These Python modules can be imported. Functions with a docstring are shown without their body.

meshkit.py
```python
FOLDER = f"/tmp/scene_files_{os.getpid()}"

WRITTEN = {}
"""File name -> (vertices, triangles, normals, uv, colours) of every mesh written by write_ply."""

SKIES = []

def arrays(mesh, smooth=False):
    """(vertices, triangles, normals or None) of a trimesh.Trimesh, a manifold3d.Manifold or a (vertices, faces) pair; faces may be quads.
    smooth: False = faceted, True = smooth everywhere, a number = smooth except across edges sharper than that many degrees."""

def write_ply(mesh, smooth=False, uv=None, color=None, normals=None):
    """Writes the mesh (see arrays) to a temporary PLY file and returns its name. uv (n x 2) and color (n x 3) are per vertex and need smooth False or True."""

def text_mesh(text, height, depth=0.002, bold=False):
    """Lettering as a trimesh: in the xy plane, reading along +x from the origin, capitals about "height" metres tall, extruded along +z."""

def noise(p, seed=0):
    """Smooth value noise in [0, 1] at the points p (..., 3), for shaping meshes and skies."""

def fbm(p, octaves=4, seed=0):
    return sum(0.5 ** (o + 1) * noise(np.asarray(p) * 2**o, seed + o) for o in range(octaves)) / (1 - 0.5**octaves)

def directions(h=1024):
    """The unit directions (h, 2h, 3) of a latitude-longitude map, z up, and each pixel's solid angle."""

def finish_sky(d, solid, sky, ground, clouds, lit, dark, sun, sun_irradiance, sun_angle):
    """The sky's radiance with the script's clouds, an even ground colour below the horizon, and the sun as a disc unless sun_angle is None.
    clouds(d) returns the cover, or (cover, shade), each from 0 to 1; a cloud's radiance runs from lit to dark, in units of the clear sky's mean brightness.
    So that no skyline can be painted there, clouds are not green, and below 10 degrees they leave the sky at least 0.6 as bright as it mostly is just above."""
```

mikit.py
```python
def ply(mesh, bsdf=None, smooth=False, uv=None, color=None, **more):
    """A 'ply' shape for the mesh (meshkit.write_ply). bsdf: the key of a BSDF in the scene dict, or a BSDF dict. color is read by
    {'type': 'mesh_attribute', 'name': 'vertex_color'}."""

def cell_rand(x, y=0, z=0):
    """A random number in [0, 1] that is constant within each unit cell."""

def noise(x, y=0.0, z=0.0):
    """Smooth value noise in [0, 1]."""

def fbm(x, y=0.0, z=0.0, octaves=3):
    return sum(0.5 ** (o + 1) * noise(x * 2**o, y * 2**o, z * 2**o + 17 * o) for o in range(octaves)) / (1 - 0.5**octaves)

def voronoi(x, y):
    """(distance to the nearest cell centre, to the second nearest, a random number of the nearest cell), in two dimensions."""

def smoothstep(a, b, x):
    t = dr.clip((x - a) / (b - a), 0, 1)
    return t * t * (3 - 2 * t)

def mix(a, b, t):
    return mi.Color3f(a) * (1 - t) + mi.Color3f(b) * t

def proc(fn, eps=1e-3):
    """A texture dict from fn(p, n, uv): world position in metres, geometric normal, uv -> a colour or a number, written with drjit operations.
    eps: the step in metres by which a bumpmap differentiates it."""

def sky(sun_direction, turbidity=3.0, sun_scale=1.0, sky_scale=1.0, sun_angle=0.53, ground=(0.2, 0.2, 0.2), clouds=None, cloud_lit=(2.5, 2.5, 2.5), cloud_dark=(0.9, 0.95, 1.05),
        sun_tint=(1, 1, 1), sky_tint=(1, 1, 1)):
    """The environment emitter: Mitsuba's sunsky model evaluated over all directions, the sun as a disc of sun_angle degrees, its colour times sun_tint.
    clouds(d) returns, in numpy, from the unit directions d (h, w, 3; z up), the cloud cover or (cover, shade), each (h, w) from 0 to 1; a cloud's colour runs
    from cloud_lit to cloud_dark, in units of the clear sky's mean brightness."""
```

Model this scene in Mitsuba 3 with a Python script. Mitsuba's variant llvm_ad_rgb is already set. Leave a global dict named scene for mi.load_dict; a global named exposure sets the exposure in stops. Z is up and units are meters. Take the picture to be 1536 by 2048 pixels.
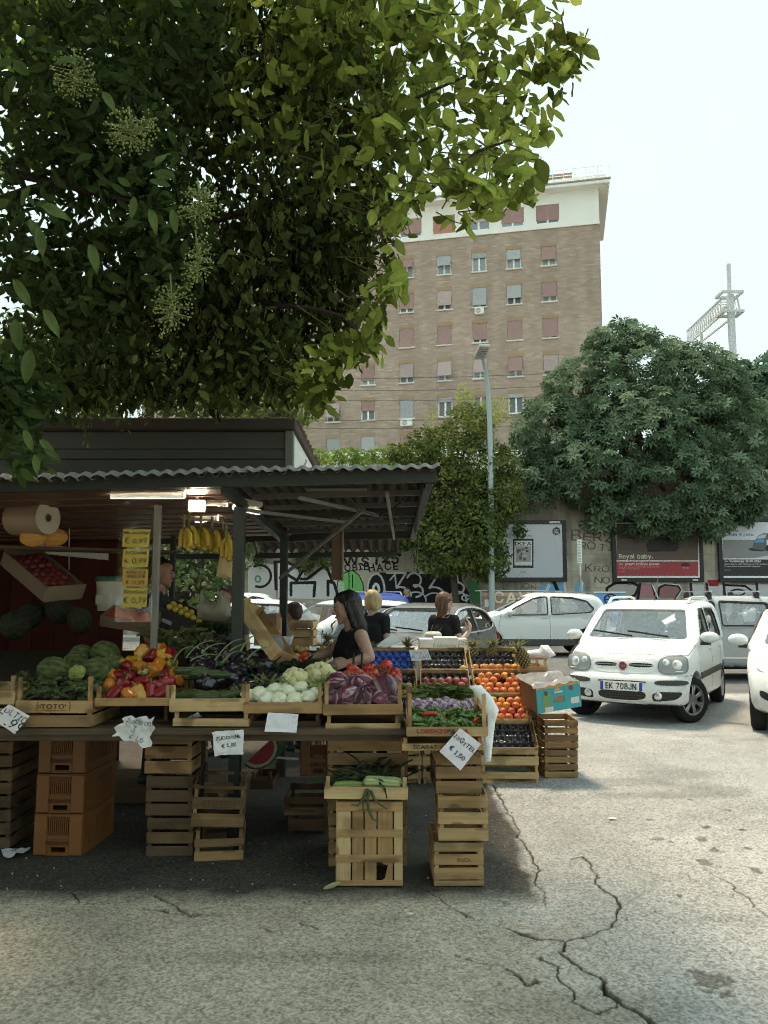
import math, random
import numpy as np, trimesh, mitsuba as mi, drjit as dr
import manifold3d as m3
from shapely.geometry import Polygon, LineString, Point, box as sbox
from shapely import affinity, union_all
import mikit, meshkit
from mikit import noise as tnoise, fbm as tfbm, smoothstep, mix, cell_rand, voronoi

T = mi.ScalarTransform4f
PI = math.pi
scene, labels = {}, {}

# ---------------------------------------------------------------- camera, sky, exposure
PITCH, EYE, FPX = math.radians(5.9), 1.6, 1607.0
scene['camera'] = {'type': 'perspective', 'fov': 2 * math.degrees(math.atan(768 / FPX)), 'fov_axis': 'x', 'near_clip': 0.05, 'far_clip': 2000.0,
                   'to_world': T().look_at(origin=[0, 0, EYE], target=[0, math.cos(PITCH), EYE + math.sin(PITCH)], up=[0, 0, 1])}


def veil(d):
    n = meshkit.fbm(d * [2.0, 2.0, 4.0], 4, 3)
    return np.ones(n.shape), np.clip((n - 0.45) * 0.9, 0, 0.35)


scene['sky'] = mikit.sky((-0.16, 0.30, 0.94), turbidity=4, sun_scale=0.68, sun_angle=10, clouds=veil, cloud_lit=(1.50, 1.88, 1.84), cloud_dark=(1.25, 1.55, 1.55),
                         sun_tint=(1.0, 0.95, 0.86))
exposure = 2.4

# ---------------------------------------------------------------- helpers
used = set()


def at(u, v, Y):
    """The point at distance Y in front of the lens that the photograph shows at its pixel (u, v)."""
    dx, dy = (u - 768) / FPX, (1024 - v) / FPX
    t = Y / (math.cos(PITCH) - dy * math.sin(PITCH))
    return np.array([dx * t, Y, EYE + t * (math.sin(PITCH) + dy * math.cos(PITCH))])


def floor_at(u, v, z=0.0):
    dx, dy = (u - 768) / FPX, (1024 - v) / FPX
    t = (z - EYE) / (math.sin(PITCH) + dy * math.cos(PITCH))
    return np.array([dx * t, t * (math.cos(PITCH) - dy * math.sin(PITCH)), z])


def numbered(key):
    if key not in used:
        used.add(key)
        return key
    n = 1
    while f'{key}_{n:03d}' in used:
        n += 1
    used.add(f'{key}_{n:03d}')
    return f'{key}_{n:03d}'


_next = {}


def fresh(key):
    if key not in used:
        used.add(key)
        return key
    n = _next.get(key, 1)
    while f'{key}_{n:03d}' in used:
        n += 1
    _next[key] = n + 1
    k = f'{key}_{n:03d}'
    used.add(k)
    return k


def say(key, label=None, cat=None, group=None, kind=None):
    d = labels.setdefault(key, {})
    for k, x in (('label', label), ('category', cat), ('group', group), ('kind', kind)):
        if x:
            d[k] = x
    return key


def thing(name, label, cat, group=None):
    return say(fresh(name), label, cat, group)


def shape(mesh, mat, col=None, smooth=False, uv=None):
    """A ply dict; col: one colour or one per vertex, for the vc_ materials."""
    if col is not None:
        col = np.asarray(col, float)
        if col.ndim == 1:
            v, f, _ = meshkit.arrays(mesh, smooth)
            return mikit.ply((v, f), mat, smooth=bool(smooth), color=np.tile(col, (len(v), 1)))
        return mikit.ply(mesh, mat, smooth=bool(smooth), color=col, uv=uv)
    return mikit.ply(mesh, mat, smooth=smooth if uv is None else bool(smooth), uv=uv)


def add(name, mesh, mat='matte', col=None, parent=None, smooth=False, M=None, label=None, cat=None, group=None, kind=None, uv=None):
    key = fresh(f'{parent}__{name}' if parent else name)
    s = mesh if isinstance(mesh, dict) else shape(mesh, mat, col, smooth, uv)
    scene[key] = {**s, 'to_world': T(np.asarray(M, float))} if M is not None else s
    if label or cat or group or kind:
        say(key, label, cat, group, kind)
    return key


def tr(x=0, y=0, z=0):
    m = np.eye(4)
    m[:3, 3] = (x, y, z)
    return m


def rot(axis, deg):
    a = {'x': [1, 0, 0], 'y': [0, 1, 0], 'z': [0, 0, 1]}.get(axis, axis) if isinstance(axis, str) else axis
    return trimesh.transformations.rotation_matrix(math.radians(deg), a)


def sc(x, y=None, z=None):
    return np.diag([x, x if y is None else y, x if z is None else z, 1.0])


def ap(mesh, M):
    m = mesh.copy()
    m.apply_transform(M)
    return m


def cat_(ms):
    return trimesh.util.concatenate([m for m in ms if m is not None])


def tm(m):
    if isinstance(m, trimesh.Trimesh):
        return m
    q = m.to_mesh()
    return trimesh.Trimesh(np.asarray(q.vert_properties)[:, :3], np.asarray(q.tri_verts), process=False)


def mf(t):
    return m3.Manifold(m3.Mesh(np.asarray(t.vertices, np.float32), np.asarray(t.faces, np.uint32)))


def bx(x0, x1, y0, y1, z0, z1, c=0.0):
    """A box between the bounds, its edges chamfered by c."""
    if c <= 0:
        m = trimesh.creation.box((x1 - x0, y1 - y0, z1 - z0))
        m.apply_translation(((x0 + x1) / 2, (y0 + y1) / 2, (z0 + z1) / 2))
        return m
    p = []
    for x, sx in ((x0, 1), (x1, -1)):
        for y, sy in ((y0, 1), (y1, -1)):
            for z, sz in ((z0, 1), (z1, -1)):
                p += [(x + sx * c, y + sy * c, z), (x + sx * c, y, z + sz * c), (x, y + sy * c, z + sz * c)]
    return trimesh.convex.convex_hull(np.array(p))


def bar(p, q, r, n=8, r2=None):
    """A straight round bar from p to q."""
    return tube([p, q], [r, r if r2 is None else r2], n)


def tube(pts, r, n=8, cap=True):
    p = np.asarray(pts, float)
    r = np.broadcast_to(r, (len(p),))
    t = np.gradient(p, axis=0)
    t /= np.linalg.norm(t, axis=1, keepdims=True) + 1e-12
    ref = np.array([0, 0, 1.0]) if np.abs(t[:, 2]).mean() < 0.8 else np.array([1.0, 0, 0])
    a = np.cross(t, ref)
    a /= np.linalg.norm(a, axis=1, keepdims=True) + 1e-12
    b = np.cross(t, a)
    g = np.arange(n) * 2 * PI / n
    v = (p[:, None] + r[:, None, None] * (np.cos(g)[None, :, None] * a[:, None] + np.sin(g)[None, :, None] * b[:, None])).reshape(-1, 3)
    f = []
    for i in range(len(p) - 1):
        for j in range(n):
            k = (j + 1) % n
            f += [(i * n + j, (i + 1) * n + k, i * n + k), (i * n + j, (i + 1) * n + j, (i + 1) * n + k)]
    if cap:
        v = np.vstack([v, p[:1], p[-1:]])
        e = len(v)
        for j in range(n):
            k = (j + 1) % n
            f += [(e - 2, j, k), (e - 1, (len(p) - 1) * n + k, (len(p) - 1) * n + j)]
    m = trimesh.Trimesh(v, f, process=False)
    return m


def beam(p, q, w, h, up=(0, 0, 1)):
    """A square bar from p to q."""
    p, q = np.asarray(p, float), np.asarray(q, float)
    d = q - p
    L = np.linalg.norm(d)
    d /= L
    s = np.cross(d, up)
    if np.linalg.norm(s) < .05:
        s = np.cross(d, (1, 0, 0))
    s /= np.linalg.norm(s)
    u = np.cross(s, d)
    m = trimesh.creation.box((w, h, L))
    M = np.eye(4)
    M[:3, 0], M[:3, 1], M[:3, 2], M[:3, 3] = s, u, d, (p + q) / 2
    m.apply_transform(M)
    if np.linalg.det(M[:3, :3]) < 0:
        m.invert()
    return m


def prism(poly, d):
    """Polygon (shapely or points) in xy extruded by d along z."""
    poly = poly if hasattr(poly, 'geom_type') else Polygon(poly)
    gs = [g for g in getattr(poly, 'geoms', [poly]) if g.geom_type == 'Polygon' and g.area > 1e-9]
    return cat_([trimesh.creation.extrude_polygon(g, d, engine='earcut') for g in gs])


UP = np.array([[1, 0, 0, 0], [0, 0, -1, 0], [0, 1, 0, 0], [0, 0, 0, 1.0]])   # xy sheet -> upright, facing -y (towards the lens)


def blob(rx, ry, rz, sub=3, amp=0.0, fr=3.0, seed=0):
    m = trimesh.creation.icosphere(subdivisions=sub)
    v = m.vertices
    if amp:
        v = v * (1 + amp * (meshkit.fbm(v * fr + seed * 7.3, 3, seed)[:, None] - 0.5) * 2)
    return trimesh.Trimesh(v * [rx, ry, rz], m.faces, process=False)


def lathe(prof, n=20):
    """Profile [(r, z), ...] turned about z."""
    p = np.asarray(prof, float)
    g = np.arange(n) * 2 * PI / n
    v = np.stack([p[:, None, 0] * np.cos(g), p[:, None, 0] * np.sin(g), np.repeat(p[:, 1:2], n, 1)], -1).reshape(-1, 3)
    f = []
    for i in range(len(p) - 1):
        for j in range(n):
            k = (j + 1) % n
            f += [(i * n + j, i * n + k, (i + 1) * n + k), (i * n + j, (i + 1) * n + k, (i + 1) * n + j)]
    return trimesh.Trimesh(v, f, process=False)


def grid(nu, nv):
    i, j = np.meshgrid(np.arange(nu - 1), np.arange(nv - 1), indexing='ij')
    a = (i * nv + j).ravel()
    return np.vstack([np.stack([a, a + nv, a + nv + 1], 1), np.stack([a, a + nv + 1, a + 1], 1)])


def copies(V, F, Ms, cols=None, jit=None):
    """N copies of one little mesh under the matrices Ms (N,4,4) as (vertices, faces, colours)."""
    Ms = np.asarray(Ms)
    v = np.einsum('nij,kj->nki', Ms[:, :3, :3], V) + Ms[:, None, :3, 3]
    f = F[None] + (np.arange(len(Ms)) * len(V))[:, None, None]
    c = None if cols is None else np.repeat(cols, len(V), 0)
    return v.reshape(-1, 3), f.reshape(-1, 3), c


def frames(n, rng, down=0.0, spread=1.0):
    """Random rotations (N,3,3): x the leaf's length (drooping by down), z its face."""
    d = rng.normal(size=(n, 3)) * [1, 1, spread]
    d[:, 2] -= down
    d /= np.linalg.norm(d, axis=1, keepdims=True)
    z = rng.normal(size=(n, 3)) * 0.7 + [0, 0, 1]
    y = np.cross(z, d)
    y /= np.linalg.norm(y, axis=1, keepdims=True) + 1e-9
    return np.stack([d, y, np.cross(d, y)], -1)


def mats(R, s, p):
    M = np.tile(np.eye(4), (len(p), 1, 1))
    M[:, :3, :3] = R * np.reshape(s, (-1, 1, 1))
    M[:, :3, 3] = p
    return M


LETTERS = {}


def lettering(text, h, d=0.0015, bold=False, rng=None, jit=0.0, wide=1.0):
    """Words from (0,0) in the xy plane; with rng each letter is a little off, as by hand."""
    out, x = [], 0.0
    for ch in text:
        if ch == ' ':
            x += 0.55 * h * wide
            continue
        if (ch, bold) not in LETTERS:
            LETTERS[ch, bold] = meshkit.text_mesh(ch, 1.0, 1.0, bold)
        m = LETTERS[ch, bold].copy()
        b = m.bounds
        m.apply_transform(sc(h * wide, h, d) @ tr(-b[0, 0]))
        w = (b[1, 0] - b[0, 0]) * h * wide
        if rng is not None:
            m.apply_transform(rot('z', rng.uniform(-9, 9) * jit) @ sc(rng.uniform(1 - .18 * jit, 1 + .12 * jit), rng.uniform(1 - .2 * jit, 1 + .25 * jit), 1))
            m.apply_translation((0, rng.uniform(-.1, .1) * h * jit, 0))
        m.apply_translation((x, 0, 0))
        out.append(m)
        x += w + 0.16 * h * wide
    return cat_(out), x


def centred(text, h, w=None, **k):
    m, L = lettering(text, h, **k)
    b = m.bounds
    m.apply_translation((-(b[0, 0] + b[1, 0]) / 2, -(b[0, 1] + b[1, 1]) / 2, 0))
    if w:
        m.apply_transform(sc(w / (b[1, 0] - b[0, 0]), 1, 1))
    return m


# ---------------------------------------------------------------- materials
def two(d):
    return {'type': 'twosided', 'bsdf': d}


VC = {'type': 'mesh_attribute', 'name': 'vertex_color'}


def rgb(r, g=None, b=None):
    return {'type': 'rgb', 'value': [r, r if g is None else g, r if b is None else b]}


def pri(col, rough=0.6, **k):
    c = col if isinstance(col, dict) else rgb(*col)
    return two({'type': 'principled', 'base_color': c, 'roughness': rough, **k})


scene['matte'] = pri(VC, 0.9, specular=0.2)
scene['semi'] = pri(VC, 0.5, specular=0.4)
scene['gloss'] = pri(VC, 0.22, specular=0.5)
scene['skinny'] = pri(VC, 0.45, specular=0.35, sheen=0.1)
scene['paint'] = pri(VC, 0.25, specular=0.5, clearcoat=0.8, clearcoat_gloss=0.95)
scene['metal'] = pri(VC, 0.32, metallic=0.85)
scene['leaf'] = {'type': 'principledthin', 'base_color': VC, 'roughness': 0.42, 'diff_trans': 0.95, 'spec_trans': 0.0, 'eta': 1.4}
scene['leaf_gloss'] = {'type': 'principledthin', 'base_color': VC, 'roughness': 0.30, 'diff_trans': 0.7, 'spec_trans': 0.0, 'eta': 1.6}
scene['film'] = {'type': 'principledthin', 'base_color': VC, 'roughness': 0.25, 'diff_trans': 0.9, 'spec_trans': 0.6, 'eta': 1.4}
scene['car_glass'] = {'type': 'thindielectric', 'int_ior': 2.1}
scene['glass'] = {'type': 'thindielectric', 'int_ior': 1.52}


def wood_fn(p, n, uv):
    # uv.x runs along the slat (metres, with an offset of its own), uv.y = tone + metres across / 10
    tone = dr.floor(uv.y)
    c = (uv.y - tone) * 10
    g = tfbm(uv.x * 2.2, c * 60.0, tone, 2)
    fine = tnoise(uv.x * 9.0, c * 260.0, tone)
    knot = smoothstep(0.80, 0.9, tnoise(uv.x * 7.0, c * 16.0, tone + 3))
    stain = smoothstep(0.48, 0.72, tfbm(p.x * 6, p.y * 6, p.z * 9, 2))
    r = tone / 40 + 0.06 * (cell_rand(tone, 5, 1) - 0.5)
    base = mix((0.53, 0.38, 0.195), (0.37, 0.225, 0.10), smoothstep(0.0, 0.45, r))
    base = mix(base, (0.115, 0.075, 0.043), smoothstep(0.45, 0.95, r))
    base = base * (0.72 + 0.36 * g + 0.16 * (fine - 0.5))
    base = mix(base, (0.13, 0.075, 0.035), knot * 0.7)
    return mix(base, base * 0.45, stain * 0.75)


scene['wood'] = pri(mikit.proc(wood_fn), 0.75, specular=0.25)


def slat(x0, x1, y0, y1, z0, z1, rng, c=0.0015, tone=None, axis=None):
    """A sawn board as (mesh, uv): grain along its longest side."""
    m = bx(x0, x1, y0, y1, z0, z1, c)
    d = np.array([x1 - x0, y1 - y0, z1 - z0])
    a = int(np.argmax(d)) if axis is None else axis
    o = [k for k in range(3) if k != a]
    v = np.asarray(m.vertices)
    tone = rng.integers(0, 20) if tone is None else tone
    across = (v[:, o[0]] - v[:, o[0]].min() + v[:, o[1]] - v[:, o[1]].min())
    return m, np.stack([v[:, a] + rng.uniform(0, 50), tone + np.clip(across / 10, 0, 0.99)], 1)


def wshape(m, uv):
    """A wood ply with flat faces (vertices split, uv kept)."""
    f = np.asarray(m.faces)
    v = np.asarray(m.vertices)[f].reshape(-1, 3)
    return mikit.ply((v, np.arange(len(v)).reshape(-1, 3)), 'wood', smooth=False, uv=uv[f].reshape(-1, 2))


def wjoin(parts):
    v = np.vstack([np.asarray(m.vertices)[m.faces].reshape(-1, 3) for m, _ in parts])
    u = np.vstack([uv[m.faces].reshape(-1, 2) for m, uv in parts])
    return mikit.ply((v, np.arange(len(v)).reshape(-1, 3)), 'wood', smooth=False, uv=u)
# ---------------------------------------------------------------- the ground: one sheet, fine where the cracks are
CRACKS = [  # (photo pixels along the crack, half width m, depth m)
    ([(1010, 1852), (1050, 1868), (1085, 1878), (1122, 1884), (1160, 1876), (1205, 1858), (1237, 1828), (1228, 1795), (1195, 1765), (1178, 1735), (1165, 1712), (1140, 1716)], .016, .02),
    ([(1122, 1884), (1125, 1905), (1160, 1935), (1205, 1965), (1235, 2000), (1275, 2025), (1310, 2060)], .028, .035),
    ([(1085, 1912), (1110, 1935), (1135, 1975), (1150, 2010), (1190, 2030), (1225, 2010), (1228, 1992)], .012, .014),
    ([(985, 1570), (1010, 1610), (1035, 1660), (1052, 1700), (1075, 1745), (1084, 1790), (1088, 1812)], .015, .016),
    ([(832, 1770), (868, 1790), (900, 1815), (950, 1835)], .010, .010),
    ([(140, 1780), (160, 1802), (200, 1808), (260, 1800), (300, 1792), (345, 1805), (380, 1832), (440, 1830)], .022, .020),
    ([(300, 1815), (345, 1825), (400, 1830)], .02, .015),
    ([(520, 1850), (545, 1862), (570, 1855)], .018, .013),
    ([(600, 1840), (632, 1856)], .012, .010),
    ([(920, 1908), (945, 1925), (972, 1932)], .010, .010),
    ([(1012, 1935), (1045, 1955), (1060, 1972), (1078, 1962)], .016, .014),
    ([(1405, 1735), (1450, 1765), (1490, 1790), (1536, 1840)], .010, .008),
]
PITS = [(1318, 1678, .05), (1340, 1682, .03), (1268, 1683, .025), (1404, 1680, .05), (1410, 1655, .04), (1480, 1662, .035), (1432, 1700, .04), (1405, 1724, .045), (1500, 1698, .04), (1420, 1963, .10), (1510, 1740, .05),
        (1350, 1790, .03), (1300, 1640, .02), (1455, 1620, .03), (1380, 1600, .02)]


def seg_dist(P, a, b):
    d = b - a
    t = np.clip(((P - a) @ d) / (d @ d), 0, 1)
    return np.linalg.norm(P - a - t[:, None] * d, axis=1)


def ground():
    far = [14, 20, 30, 50, 90, 160, 300, 900]
    xs = np.concatenate([[-v for v in far[::-1]], np.arange(-10, -2.6, .4), np.arange(-2.6, 2.8, .03), np.arange(2.8, 10, .4), far])
    ys = np.concatenate([[-300, -100, -40, -20, -10, -5, -2, 0, 1.5, 2.4], np.arange(2.9, 6.6, .03), np.arange(6.6, 9, .08), np.arange(9, 33, .5), [36, 45, 60, 100, 200, 500, 1200]])
    X, Y = np.meshgrid(xs, ys, indexing='ij')
    v, F = np.c_[X.ravel(), Y.ravel(), X.ravel() * 0], grid(len(xs), len(ys))
    damp = np.exp(-np.maximum(0, v[:, 1] - 9) / 3) * (np.abs(v[:, 0]) < 9)
    v[:, 2] = ((meshkit.fbm(np.c_[v[:, :2] * 1.3, v[:, 0] * 0], 4, 2) - .5) * .022 + (meshkit.noise(np.c_[v[:, :2] * 11, v[:, 0] * 0], 4) - .5) * .006) * damp
    lines = [(np.array([floor_at(*p)[:2] for p in pts]), w, dep) for pts, w, dep in CRACKS]
    segs = [(a, b) for g, _, _ in lines for a, b in zip(g[:-1], g[1:])]
    spots = [(floor_at(u, w)[:2], r) for u, w, r in PITS]
    for lev in range(3):
        c = v[F].mean(1)[:, :2]
        near = np.where((np.abs(c[:, 0]) < 3) & (c[:, 1] > 2.9) & (c[:, 1] < 7.2))[0]
        d = np.min([seg_dist(c[near], a, b) for a, b in segs] + [np.linalg.norm(c[near] - p, axis=1) - r for p, r in spots], axis=0)
        v, F = trimesh.remesh.subdivide(v, F, face_index=near[d < (.085, .05, .035)[lev]])
    near = (np.abs(v[:, 0]) < 3) & (v[:, 1] > 2.9) & (v[:, 1] < 7.2)
    Q = v[near, :2]
    zq = np.zeros(len(Q))
    n3 = lambda f, s: meshkit.noise(np.c_[Q * f, Q[:, 0] * 0 + s], s) - .5
    Qw = Q + np.c_[n3(9, 1) * .05 + n3(34, 2) * .022 + n3(110, 3) * .008, n3(9, 4) * .05 + n3(34, 5) * .022 + n3(110, 6) * .008]
    dq = np.zeros(len(Q))
    for g, w, dep in lines:
        d = np.min([seg_dist(Qw, a, b) for a, b in zip(g[:-1], g[1:])], axis=0)
        ww = w * .31 * (.35 + 1.5 * (n3(5, int(w * 999)) + .5) ** 1.5 + .35 * n3(60, 8))
        k = np.clip((ww - d) / .005 + .5, 0, 1)
        zq = np.minimum(zq, -dep * 1.3 * k * (.6 + .8 * np.clip(1 - d / np.maximum(ww, .001), 0, 1)))
        dq = np.maximum(dq, np.maximum(k, .35 * np.clip(1 - d / (w * 1.8), 0, 1) * (n3(45, 9) > -.1)))
    for p, r in spots:
        d = np.linalg.norm((Qw - p) * [1, .7], axis=1) / (r * .8) + n3(40, 11) * 1.2
        k = np.clip((1 - d) * 2.5, 0, 1)
        zq -= .009 * k
        dq = np.maximum(dq, k * .7)
    v[near, 2] += zq
    dirt = np.zeros(len(v))
    dirt[near] = dq
    P = v[:, :2]
    # uv.x: dirt of a crack; uv.y: 0 = dark resurfaced strip under the stall, 1 = old pale asphalt of the yard
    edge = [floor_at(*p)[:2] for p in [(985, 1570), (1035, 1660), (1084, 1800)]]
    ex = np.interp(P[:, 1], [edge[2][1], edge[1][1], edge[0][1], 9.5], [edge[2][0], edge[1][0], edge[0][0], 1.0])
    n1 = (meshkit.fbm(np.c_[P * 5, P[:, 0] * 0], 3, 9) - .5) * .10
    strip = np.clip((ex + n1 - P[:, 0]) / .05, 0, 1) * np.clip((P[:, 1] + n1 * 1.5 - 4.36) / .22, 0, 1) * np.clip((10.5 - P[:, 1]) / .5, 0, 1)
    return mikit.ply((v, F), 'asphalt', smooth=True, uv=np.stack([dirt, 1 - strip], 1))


def asphalt_fn(p, n, uv):
    big = tfbm(p.x * 0.8, p.y * 0.8, 3.0, 2)
    mid = tfbm(p.x * 4.0, p.y * 4.0, 7.0, 2)
    stone = tnoise(p.x * 72, p.y * 72, 1.0)
    stone2 = smoothstep(0.25, 0.8, tnoise(p.x * 118, p.y * 118, 4.0))
    old = mix((0.225, 0.23, 0.225), (0.285, 0.29, 0.285), smoothstep(0.3, 0.7, big))
    old = old * (0.50 + 0.56 * stone + 0.40 * stone2) * (0.82 + 0.36 * mid)
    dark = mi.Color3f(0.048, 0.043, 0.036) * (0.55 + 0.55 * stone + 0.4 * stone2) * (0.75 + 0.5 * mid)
    # warm grey by the near left, where the stall's dirt is trodden in
    worn = smoothstep(0.35, 1.25, p.x + 0.35 * (mid - 0.5) + 0.12 * (p.y - 4.0))
    old = old * mix((1.28, 1.09, 0.87), (1.0, 1.0, 1.0), worn)
    speck = smoothstep(0.86, 0.93, tnoise(p.x * 70, p.y * 70, 9.0))
    old = mix(old, (0.46, 0.43, 0.36), speck * 0.55)
    dark = mix(dark, (0.24, 0.22, 0.18), speck * 0.30)
    road = mi.Color3f(0.10, 0.10, 0.098) * (0.8 + 0.4 * mid)
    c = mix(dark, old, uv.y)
    c = mix(c, road, smoothstep(13.2, 13.6, p.y + 0.25 * (big - 0.5)))
    stain = smoothstep(0.62, 0.75, tfbm(p.x * 1.1 + 4, p.y * 2.4, 1.5, 2))
    c = c * (1 - 0.22 * stain)
    return mix(c, (0.045, 0.036, 0.026), uv.x * 0.9)


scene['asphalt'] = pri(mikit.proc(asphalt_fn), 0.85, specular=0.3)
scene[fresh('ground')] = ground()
say('ground', 'cracked grey asphalt yard, darker under the stall', kind='structure')
# the pavement along the old wall
add('pavement', bx(-60, 60, 28.2, 31, -.05, .14, .01), 'matte', (.27, .26, .235), label='pavement at the foot of the wall', kind='structure')
add('railway_embankment', bx(-70, 70, 31.2, 58, 0, 5.6), 'matte', (.10, .11, .06), label='raised embankment behind the wall', kind='structure')

# grit, bits of leaf and paper lying about
rgl = np.random.default_rng(8)
gb = []
for _ in range(260):
    x, y = rgl.uniform(-2.2, 2.6), 3.0 + 4.2 * rgl.random() ** 1.3
    r = rgl.uniform(.003, .009)
    m = trimesh.creation.icosphere(subdivisions=0)
    m.apply_transform(tr(x, y, .006) @ trimesh.transformations.random_rotation_matrix(rgl.random(3)) @ sc(r, r * .8, r * .5))
    gb.append(m)
add('grit', cat_(gb), 'matte', (.34, .31, .25), label='scattered grit and crumbs on the asphalt', kind='stuff')
for i, (u, v, r, c) in enumerate([(618, 1962, .012, (.5, .48, .4)), (940, 2005, .014, (.45, .42, .34)), (1052, 1868, .03, (.42, .42, .4)), (835, 1875, .008, (.6, .6, .58)), (1225, 1640, .03, (.6, .6, .58)), (820, 1832, .02, (.55, .55, .52)), (1012, 1805, .02, (.32, .36, .2))]):
    p = floor_at(u, v)
    add('litter_scrap', ap(blob(r, r * .6, .004, 2, .5, 3, i), tr(p[0], p[1], .012)), 'matte', c, label=['small pale stone near the bottom edge', 'pale scrap near the bottom edge, right of the middle', 'flat pale chip beside the long crack', 'tiny white crumb in front of the upright crate', 'white scrap on the pale asphalt before the white car', 'white scrap beside the upright crate', 'little green leaf scrap on the dark strip'][i], cat='litter')
# ---------------------------------------------------------------- the brick apartment block
BR = np.array([17.35, 62.0])
BD = np.array([.976, -.218])
BD /= np.linalg.norm(BD)
BM = np.eye(4)
BM[:3, 0], BM[:3, 1], BM[:3, 2], BM[:3, 3] = (*BD, 0), (0, 0, 1), (BD[1], -BD[0], 0), (*BR, 0)


def on_block(u, v):
    """(a, z) on the block's front: a metres right of its right-hand corner (negative: left)."""
    p0, p1 = at(u, v, 10) - [0, 0, 0], at(u, v, 20)
    d = p1 - p0
    n = BM[:3, 2]
    t = ((BM[:3, 3] - p0) @ n) / (d @ n)
    q = p0 + t * d - BM[:3, 3]
    return q @ BM[:3, 0], q[2]


def brick_fn(p, n, uv):
    a = p.x * BD[0] + p.y * BD[1] + p.x * 0.0
    row = dr.floor(p.z / 0.135)
    col = dr.floor(a / 0.52 + 0.5 * (row - 2 * dr.floor(row / 2)) + cell_rand(row, 3) * 0.3)
    r = cell_rand(col, row, 2)
    b = mix((0.34, 0.255, 0.205), (0.42, 0.335, 0.28), r)
    b = mix(b, (0.47, 0.385, 0.31), smoothstep(0.9, 1.0, cell_rand(col, row, 7)))
    fr = p.z / 0.135 - row
    b = mix(b, (0.40, 0.33, 0.265), smoothstep(0.86, 0.95, fr) * 0.6)
    return b * (0.88 + 0.24 * tfbm(a * 0.22, p.z * 0.22, 2.0, 3)) * (0.92 + 0.16 * tnoise(a * 2.0, p.z * 0.35, 2.0))


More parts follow.
